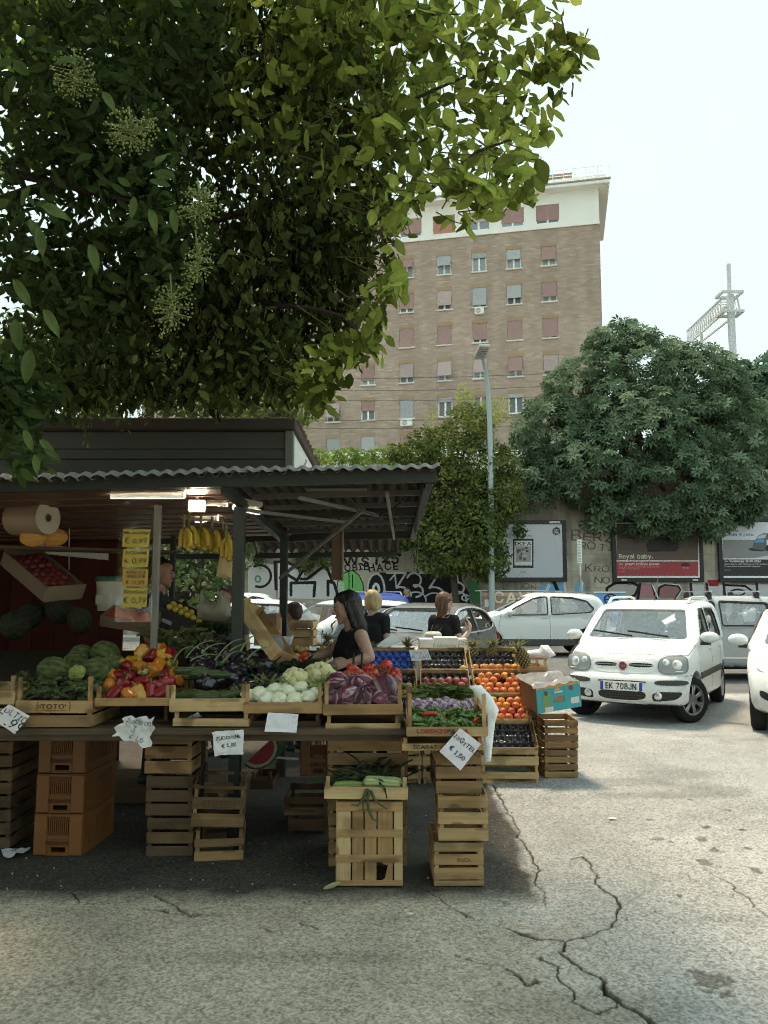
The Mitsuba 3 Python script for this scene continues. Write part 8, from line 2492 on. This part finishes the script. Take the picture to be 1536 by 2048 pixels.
def shorthair(P):
    return [m3.Manifold.batch_hull([ball(P(-.025, 0, .050), .088, 18), ball(P(.03, 0, .068), .058, 16), ball(P(-.05, 0, .0), .066, 16)])]


# -- blonde woman seen from behind
x = at(745, 1200, 9.5)[0]
J, s, Q, f, r = stand(x, 9.5, 1.64, 70, w=.155)
kb2, g, P = person('blonde woman in a black top seen from behind beside the pale hatchback', J, (.42, .27, .2), (.36, .26, .13), dict(top=(.015, .015, .017), sleeve=.55), hairmesh=bob(0, .085), trousers=(.05, .06, .09), s=s, res=.022)
add('bag_strap', tube([g['sl'] + [0.02, -.06, .055], g['chest'] + f * -.135 * s - r * .10 + [0, 0, .02], g['pelvis'] - r * .17 * s + f * -.05], [.016, .016, .016], 6), 'matte', (.50, .60, .58), parent=kb2, label='pale blue bag strap', smooth=True)
# -- brown haired woman with the backpack
x = at(888, 1215, 9.6)[0]
J, s, Q, f, r = stand(x, 9.6, 1.61, 55, turn=-12, w=.150, arms=lambda Q, f, r: dict(er=Q(.02, .21, 1.10), wr=Q(.19, .25, 1.24), hr=(.1, .05, 1), nr=r))
kb3, g, P = person('brown haired woman in a black T-shirt with one hand raised', J, (.44, .28, .21), (.10, .05, .03), dict(top=(.017, .017, .019), sleeve=.5), hairmesh=bob(0, .15), trousers=(.03, .03, .035), s=s, res=.022)
bp = thing('backpack', 'cream white backpack worn by the brown haired woman', 'backpack')
c = g['chest'] - f * .19 * s - r * .04 + [0, 0, -.155]
Mb_ = np.eye(4)
Mb_[:3, 0], Mb_[:3, 1], Mb_[:3, 3] = r, f, c
Mb_ = Mb_ @ sc(.86)
add('pack', ap(tm(m3.Manifold.batch_hull([ball((a * .085, b * .035, -.16), .045) for a in (-1, 1) for b in (-1, 1)] + [ball((a * .06, b * .03, .12), .05) for a in (-1, 1) for b in (-1, 1)])), Mb_), 'matte', (.62, .58, .48), parent=bp, smooth=True)
add('front_pocket', ap(bx(-.08, .08, -.105, -.075, -.17, -.02, .02), Mb_), 'matte', (.60, .56, .46), parent=bp)
for a in (-1, 1):
    add('shoulder_strap', ap(tube([(a * .06, .03, .15), (a * .09, .14, .255), (a * .10, .26, .22)], [.014] * 3, 6), Mb_), 'matte', (.03, .03, .03), parent=bp, smooth=True)
# -- heads farther back
x = at(588, 1240, 8.6)[0]
J, s, Q, f, r = stand(x, 8.6, 1.50, 150)
person('short haired boy whose head shows right of the second green post', J, (.36, .20, .13), (.05, .03, .02), dict(top=(.16, .19, .24), sleeve=.5), hairmesh=shorthair, trousers=(.05, .06, .1), s=s, res=.022)
x = at(688, 1240, 8.9)[0]
J, s, Q, f, r = stand(x, 8.9, 1.56, 200, arms=lambda Q, f, r: dict(el=Q(.08, -.22, 1.10), wl=Q(.28, -.12, 1.16), hl=f + [0, 0, .3], nl=(0, 0, 1)))
person('person in a pale blue shirt mostly hidden behind the dark haired woman', J, (.44, .28, .2), (.08, .05, .03), dict(top=(.50, .56, .62), sleeve=.5), hairmesh=shorthair, trousers=(.1, .1, .12), s=s, res=.025)
x = at(316, 1150, 6.7)[0]
J, s, Q, f, r = stand(x, 6.7, 1.80, 10, z0=.10)
person('vendor in dark clothes standing in the stall behind the aluminium upright', J, (.34, .17, .11), (.02, .015, .012), dict(top=(.035, .033, .035), sleeve=.6), hairmesh=shorthair, trousers=(.03, .03, .035), s=s, res=.022)
add('stall_platform', bx(x - .5, x + .6, 6.4, 7.2, 0, .095, .005), 'matte', (.12, .08, .05), label='low wooden platform on which the vendor stands', cat='platform')
x = at(452, 1195, 8.3)[0]
J, s, Q, f, r = stand(x, 8.3, 1.68, 250)
person('person whose face shows between the hanging bag and the big green post', J, (.38, .20, .12), (.06, .035, .02), dict(top=(.10, .09, .09), sleeve=.5), hairmesh=shorthair, trousers=(.05, .05, .06), s=s, res=.025)
x = at(815, 1190, 27.2)[0]
J, s, Q, f, r = stand(x, 27.2, 1.84, 200, arms=lambda Q, f, r: dict(er=Q(.05, .24, 1.12), wr=Q(.25, .12, 1.2), hr=f, nr=(0, 0, 1)))
ks, g, P = person('man in a dark suit and white shirt standing before the black graffiti', J, (.34, .2, .14), (.02, .016, .014), dict(top=(.018, .018, .022), sleeve=1.0, long=True, name='suit_jacket'), hairmesh=shorthair, trousers=(.018, .018, .022), s=s, res=.03)
add('shirt_front', ap(blob(.05, .075, .15, 2), tr(*(g['chest'] + f * .10 * s + [0, 0, .08]))), 'matte', (.65, .65, .66), parent=ks)
# -- the driver of the white crossover
J, s, Q, f, r = stand(3.62, 21.65, 1.70, 180, z0=-.20, arms=lambda Q, f, r: dict(wl=Q(.38, -.16, 1.18), el=Q(.14, -.24, 1.08), wr=Q(.38, .16, 1.18), er=Q(.14, .24, 1.08), hl=f, hr=f, kl=Q(.42, -.10, .86), kr=Q(.42, .10, .86), al=Q(.60, -.10, .56), ar=Q(.60, .10, .56)))
person('driver sitting at the wheel of the white crossover', J, (.36, .2, .14), (.07, .04, .025), dict(top=(.08, .06, .055), sleeve=.5), hairmesh=shorthair, trousers=(.04, .04, .05), s=.92, res=.03)
# ---------------------------------------------------------------- the two trees overhead
def bigleaf(L, W, fold, droop, nx=6, teeth=0.0, seed=0):
    x, y = np.meshgrid(np.linspace(0, 1, nx), [-1, -.5, 0, .5, 1] if nx > 4 else [-1, 0, 1], indexing='ij')
    w = W / 2 * np.sin(PI * np.clip(x * .94 + .03, 0, 1)) ** .75 * (1.12 - .35 * x)
    w = w * (1 + teeth * np.sin(x * 40 + seed))
    z = fold * W * np.abs(y) - droop * L * x * x + .05 * L * np.sin(x * 7 + y * 2 + seed)
    v = np.stack([x * L, y * w, z], -1).reshape(-1, 3)
    return v, grid(nx, y.shape[1]), y.ravel()


rc = np.random.default_rng(2024)


def fill(blobs, n, keep=0.0, clump=3.0, seed=0):
    """Points spread through ellipsoids, thinned into clumps."""
    vol = np.array([np.prod(b[1]) for b in blobs])
    vol = vol ** .75
    pick = rc.choice(len(blobs), int(n * 2.2), p=vol / vol.sum())
    d = rc.normal(size=(len(pick), 3))
    d *= (rc.random(len(pick)) ** .40 / np.linalg.norm(d, axis=1))[:, None]
    p = np.array([blobs[i][0] for i in pick]) + d * np.array([blobs[i][1] for i in pick])
    nz = meshkit.fbm(p * clump + seed, 2, seed)
    p = p[nz > keep]
    return p[:n]


def hang(n, down=.9, wild=.6):
    d = rc.normal(size=(n, 3)) * [1, 1, .6] * wild
    d[:, 2] -= down
    d /= np.linalg.norm(d, axis=1, keepdims=True)
    z = rc.normal(size=(n, 3)) + [0, -.5, .35]
    y = np.cross(z, d)
    y /= np.linalg.norm(y, axis=1, keepdims=True)
    return np.stack([d, y, np.cross(d, y)], -1)


LIGHT = [B(1080, 40, 4.3, 90, 75, .45), B(1020, 130, 4.3, 120, 90, .5), B(1100, 150, 4.2, 60, 55, .3), B(940, 60, 4.4, 150, 110, .6), B(900, 230, 4.3, 150, 110, .6), B(1010, 260, 4.2, 75, 70, .4), B(985, 345, 4.0, 80, 45, .4), B(900, 370, 4.1, 100, 55, .45), B(780, 130, 4.5, 150, 140, .7),
         B(720, 330, 4.5, 150, 110, .7), B(600, 90, 4.6, 170, 130, .8), B(800, 420, 4.2, 75, 50, .4), B(745, 640, 4.2, 45, 75, .3), B(690, 690, 4.3, 50, 55, .35), B(630, 730, 4.4, 50, 45, .3), B(780, 560, 4.3, 35, 55, .25), B(560, 260, 4.7, 120, 110, .6), B(1140, 120, 4.2, 35, 35, .2)]
MASS = [B(620, 420, 5.0, 190, 130, .8), B(700, 280, 5.2, 120, 140, .8), B(520, 560, 5.0, 200, 140, .8), B(690, 520, 4.9, 110, 90, .6), B(350, 420, 5.2, 220, 220, .9), B(330, 150, 5.4, 280, 220, 1.0), B(480, 700, 5.0, 150, 70, .6), B(300, 640, 5.2, 170, 70, .7), B(560, 160, 5.6, 250, 200, 1.0), B(580, 770, 4.8, 45, 40, .3)  , B(640, 560, 5.1, 130, 110, .6), B(700, 430, 5.2, 90, 75, .6), B(420, 760, 5.0, 170, 55, .5), B(220, 760, 5.0, 150, 60, .5), B(630, 660, 5.2, 90, 80, .5), B(160, 690, 5.4, 160, 100, .7), B(330, 740, 4.6, 220, 65, .5), B(520, 720, 4.7, 100, 60, .4), B(120, 780, 4.5, 120, 60, .4), B(250, 560, 4.6, 220, 120, .6), B(450, 600, 4.6, 170, 110, .5), B(560, 480, 4.7, 170, 120, .5)]
LEFT = [B(120, 200, 4.0, 170, 220, .6), B(60, 480, 4.0, 110, 200, .5), B(250, 330, 4.2, 150, 170, .6), B(350, 520, 4.3, 90, 130, .5), B(160, 620, 4.2, 120, 110, .5), B(40, 760, 3.9, 75, 110, .4), B(30, 870, 3.8, 55, 75, .25), B(60, 905, 3.7, 40, 40, .2), B(10, 800, 3.8, 60, 90, .3), B(300, 80, 4.2, 200, 120, .6)]
OVER = [(np.array([-3.0, 2.4, 5.4]), np.array([1.8, 1.4, .9])), (np.array([-3.6, 4.6, 5.8]), np.array([2.6, 2.2, 1.2])), (np.array([-1.2, 5.6, 6.2]), np.array([2.0, 2.0, 1.0])), (np.array([-3.6, .6, 4.9]), np.array([1.8, 1.4, .9])), (np.array([-1.4, 4.2, 6.2]), np.array([1.6, 1.4, .9])), (np.array([-4.6, 2.4, 4.6]), np.array([1.6, 2.2, 1.5])), (np.array([-4.3, .2, 3.6]), np.array([1.5, 2.0, 1.6])), (np.array([-3.4, -1.8, 4.3]), np.array([1.9, 1.8, 1.7])), (np.array([-2.2, -.6, 5.4]), np.array([1.5, 1.6, .9])), (np.array([-3.2, -.8, 3.2]), np.array([1.3, 1.5, 1.5])), (np.array([-4.8, -2.4, 3.0]), np.array([1.8, 2.0, 2.2])), (np.array([-2.4, -3.2, 4.2]), np.array([1.7, 1.5, 1.8])), (np.array([-.9, -3.6, 5.2]), np.array([1.4, 1.5, 1.3])), (np.array([-.3, 5.2, 5.6]), np.array([1.1, 1.1, .7]))]

el = thing('leafy_tree', 'broad leaved light green tree arching over the stall from the left', 'tree')
V0, F0, Y0 = bigleaf(1.0, .58, .10, .16, 4)
YC_ = np.where(np.abs(Y0) < .2, 1.15, 1.0)


def leafmass(key, p, size, cA, cB, down=.9, wild=.6, W=1.0, mat='leaf'):
    n = len(p)
    t = rc.random((n, 1))
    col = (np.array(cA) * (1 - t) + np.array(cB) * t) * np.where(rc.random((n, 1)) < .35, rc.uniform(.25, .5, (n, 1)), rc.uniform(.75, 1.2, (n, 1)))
    v, f, c = copies(V0 * [1, W, 1], F0, mats(hang(n, down, wild), size * rc.uniform(.65, 1.2, n), p), col)
    c = c * np.tile(YC_, n)[:, None]
    scene[fresh(key)] = mikit.ply((v, f), mat, smooth=True, color=c)
    say(key, kind='stuff')


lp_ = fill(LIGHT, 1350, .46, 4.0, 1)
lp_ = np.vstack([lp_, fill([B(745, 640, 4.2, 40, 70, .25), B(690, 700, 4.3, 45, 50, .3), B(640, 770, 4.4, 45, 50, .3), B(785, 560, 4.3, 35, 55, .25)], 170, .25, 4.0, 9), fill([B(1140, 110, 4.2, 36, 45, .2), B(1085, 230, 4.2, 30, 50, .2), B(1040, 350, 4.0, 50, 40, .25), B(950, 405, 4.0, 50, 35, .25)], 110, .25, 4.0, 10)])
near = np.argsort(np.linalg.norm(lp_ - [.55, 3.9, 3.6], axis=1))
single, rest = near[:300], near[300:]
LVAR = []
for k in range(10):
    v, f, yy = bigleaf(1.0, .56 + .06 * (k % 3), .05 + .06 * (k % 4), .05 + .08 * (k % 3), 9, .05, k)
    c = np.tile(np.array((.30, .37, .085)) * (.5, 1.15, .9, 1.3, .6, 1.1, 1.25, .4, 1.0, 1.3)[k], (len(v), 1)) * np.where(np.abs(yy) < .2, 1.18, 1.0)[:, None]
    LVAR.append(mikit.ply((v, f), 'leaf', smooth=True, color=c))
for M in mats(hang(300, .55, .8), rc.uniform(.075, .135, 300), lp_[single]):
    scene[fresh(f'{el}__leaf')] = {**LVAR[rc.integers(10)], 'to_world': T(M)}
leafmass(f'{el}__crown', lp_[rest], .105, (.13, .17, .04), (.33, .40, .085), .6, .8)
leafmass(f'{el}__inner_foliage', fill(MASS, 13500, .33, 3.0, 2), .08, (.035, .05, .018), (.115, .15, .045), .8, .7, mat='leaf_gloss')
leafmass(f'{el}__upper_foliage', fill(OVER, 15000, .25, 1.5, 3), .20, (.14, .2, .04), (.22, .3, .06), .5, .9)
# hanging winged keys
wv, wf = np.array([[0, 0, 0], [.35, -.13, .02], [.8, -.16, .03], [1, 0, 0], [.5, .09, .02]]), np.array([[0, 1, 4], [1, 2, 4], [2, 3, 4]])
P_, S_ = [], []
for c in fill(MASS + LIGHT[8:11], 420, .36, 3.0, 5):
    L = rc.uniform(.10, .24)
    m = 26
    q = c + np.c_[rc.normal(size=(m, 2)) * .022, -rc.random(m) * L]
    P_.append(q)
P_ = np.vstack(P_)
t = rc.random((len(P_), 1))
v, f, c = copies(wv, wf, mats(hang(len(P_), 1.0, .55), rc.uniform(.028, .045, len(P_)), P_), np.array((.08, .075, .03)) * (1 - t) + np.array((.20, .20, .06)) * t)
kk = fresh(f'{el}__winged_seeds')
scene[kk] = mikit.ply((v, f), 'leaf', smooth=False, color=c)
say(kk, kind='stuff')
BARK = (.045, .036, .028)
add('trunk', tube([(-3.5, 3.2, 0), (-3.45, 3.3, 1.2), (-3.3, 3.6, 2.3), (-2.9, 4.1, 3.4)], [.19, .16, .14, .12], 14), 'matte', BARK, parent=el, smooth=60)
hub = np.array([-2.9, 4.1, 3.4])
for tips in [(B(330, 300, 5.2, 1, 1, 1)[0], B(600, 300, 4.9, 1, 1, 1)[0], B(820, 200, 4.6, 1, 1, 1)[0], B(1080, 90, 4.3, 1, 1, 1)[0]), (B(300, 480, 5.0, 1, 1, 1)[0], B(560, 400, 4.8, 1, 1, 1)[0], B(790, 430, 4.4, 1, 1, 1)[0], B(960, 300, 4.2, 1, 1, 1)[0], B(1040, 270, 4.2, 1, 1, 1)[0]),
             (B(300, 600, 5.0, 1, 1, 1)[0], B(520, 600, 4.8, 1, 1, 1)[0], B(680, 640, 4.4, 1, 1, 1)[0], B(735, 690, 4.3, 1, 1, 1)[0]), (B(500, 80, 5.4, 1, 1, 1)[0], B(760, 40, 5.0, 1, 1, 1)[0], B(930, 20, 4.6, 1, 1, 1)[0]), (np.array([-2.0, 3.4, 5.0]), np.array([-1.2, 3.2, 5.8]), np.array([-.2, 4.2, 5.8]))]:
    p = np.array([hub, *tips])
    tt = np.linspace(0, len(p) - 1, 8 * (len(p) - 1) + 1)
    q = np.stack([np.interp(tt, range(len(p)), p[:, i]) for i in range(3)], 1)
    q = q + (meshkit.noise(q * 2.2)[:, None] - .5) * [.10, .1, .16]
    add('limb', tube(q, np.linspace(.034, .004, len(q)), 7), 'matte', BARK, parent=el, smooth=60)
tw = []
for a in np.vstack([lp_[single[::3]], lp_[rest[::14]]]):
    b = a + rc.normal(size=3) * .10 + [-.12, .03, .06]
    tw.append(tube([a, (a + b) / 2 + rc.normal(size=3) * .02, b], [.0025, .003, .004], 4, cap=False))
add('twigs', cat_(tw), 'matte', (.08, .075, .03), parent=el, kind='stuff')

pv = thing('privet_tree', 'dark glossy leaved tree with green berry clusters at the upper left', 'tree')
pts = fill(LEFT, 4200, .32, 3.0, 7)
n = len(pts)
t = rc.random((n, 1))
v, f, c = copies(V0 * [1, .8, 1.3], F0, mats(hang(n, .5, .9), .088 * rc.uniform(.65, 1.25, n), pts), (np.array((.035, .055, .022)) * (1 - t) + np.array((.085, .125, .04)) * t))
kk = fresh(f'{pv}__crown')
scene[kk] = mikit.ply((v, f), 'leaf_gloss', smooth=True, color=c)
say(kk, kind='stuff')
PL = []
for k in range(5):
    v, f, yy = bigleaf(1.0, .42, .16, .10 + .08 * k, 8, 0, k)
    PL.append(mikit.ply((v, f), 'leaf_gloss', smooth=True, color=np.tile(np.array((.10, .145, .05)) * (.8 + .12 * k), (len(v), 1))))
for (u, v_, Y, a, b, s_) in [(20, 402, 3.3, 200, 30, .10), (45, 412, 3.3, 80, 20, .10), (85, 412, 3.3, -20, 25, .12), (60, 440, 3.3, -60, 10, .11), (75, 455, 3.3, -75, 0, .12), (262, 372, 3.4, 150, 20, .08), (300, 362, 3.4, -10, 30, .09), (350, 352, 3.45, 170, 15, .11), (312, 330, 3.45, 60, 20, .09), (300, 420, 3.4, -70, 10, .10), (345, 420, 3.4, -80, 20, .10), (270, 395, 3.4, -100, 20, .09), (60, 150, 3.4, 140, 20, .13), (110, 130, 3.4, 30, 10, .12), (205, 185, 3.4, -50, 10, .10),
                             (30, 640, 3.3, -80, 20, .13), (60, 700, 3.3, -95, 10, .14), (90, 620, 3.4, -60, 20, .12), (50, 860, 3.4, -70, 20, .09), (80, 880, 3.4, -40, 20, .08), (70, 910, 3.4, -80, 10, .08), (90, 900, 3.4, -30, 10, .08), (30, 560, 3.4, -60, 30, .12), (180, 490, 3.5, -70, 10, .12)]:
    M = tr(*at(u, v_, Y)) @ rot('y', -a) @ rot('x', b + 55) @ sc(s_)
    scene[fresh(f'{pv}__leaf')] = {**PL[rc.integers(5)], 'to_world': T(M)}
bb_ = trimesh.creation.icosphere(subdivisions=0)
for i, (u, v_, Y, ru, rv, nb, lean_) in enumerate([(150, 155, 3.5, 55, 62, 190, .2), (262, 262, 3.45, 62, 50, 230, -.2), (400, 408, 3.5, 50, 52, 230, -.3), (396, 525, 3.55, 34, 62, 170, -.5), (345, 612, 3.6, 48, 60, 190, -.5), (-6, 345, 3.4, 16, 40, 60, 0)]):
    k_ = Y / FPX
    c0 = at(u, v_, Y)
    d = rc.normal(size=(nb, 3))
    d *= (rc.random(nb) ** .45 / np.linalg.norm(d, axis=1))[:, None]
    d[:, 0] += lean_ * -d[:, 2] * .5
    p = c0 + d * [ru * k_, ru * k_ * .8, rv * k_]
    v, f, _ = copies(np.asarray(bb_.vertices), np.asarray(bb_.faces), mats(np.tile(np.eye(3), (nb, 1, 1)), rc.uniform(.0042, .0062, nb), p))
    ck_ = add('berry_cluster', mikit.ply((v, f), 'semi', smooth=True, color=np.repeat(np.array((.20, .26, .075)) * rc.uniform(.7, 1.15, (nb, 1)), len(bb_.vertices), 0)), parent=pv)
    ax_ = c0 + np.array([-.02, .02, rv * k_ * 1.2])
    st_ = [tube([ax_, c0 + [0, 0, 0], c0 - [0, 0, rv * k_ * .7]], [.004, .0035, .002], 5)] + [tube([c0 + [0, 0, q[2] * .6 - c0[2] * .6], q], [.002, .0012], 4, cap=False) for q in p[::3]]
    add('stem', cat_(st_), 'semi', (.17, .20, .07), parent=ck_)
add('trunk', tube([(-4.3, 2.6, 0), (-4.2, 2.7, 1.5), (-3.6, 3.2, 3.0), (-2.6, 3.9, 3.8)], [.14, .12, .10, .06], 12), 'matte', BARK, parent=pv, smooth=60)
for tip in [B(120, 200, 4.0, 1, 1, 1)[0], B(60, 480, 4.0, 1, 1, 1)[0], B(330, 420, 4.2, 1, 1, 1)[0], B(40, 800, 3.9, 1, 1, 1)[0]]:
    p = np.array([(-3.0, 3.6, 3.5), (np.array([-3.0, 3.6, 3.5]) + tip) / 2 + [0, 0, .2], tip])
    add('limb', tube(p, [.05, .03, .008], 7), 'matte', BARK, parent=pv, smooth=60)
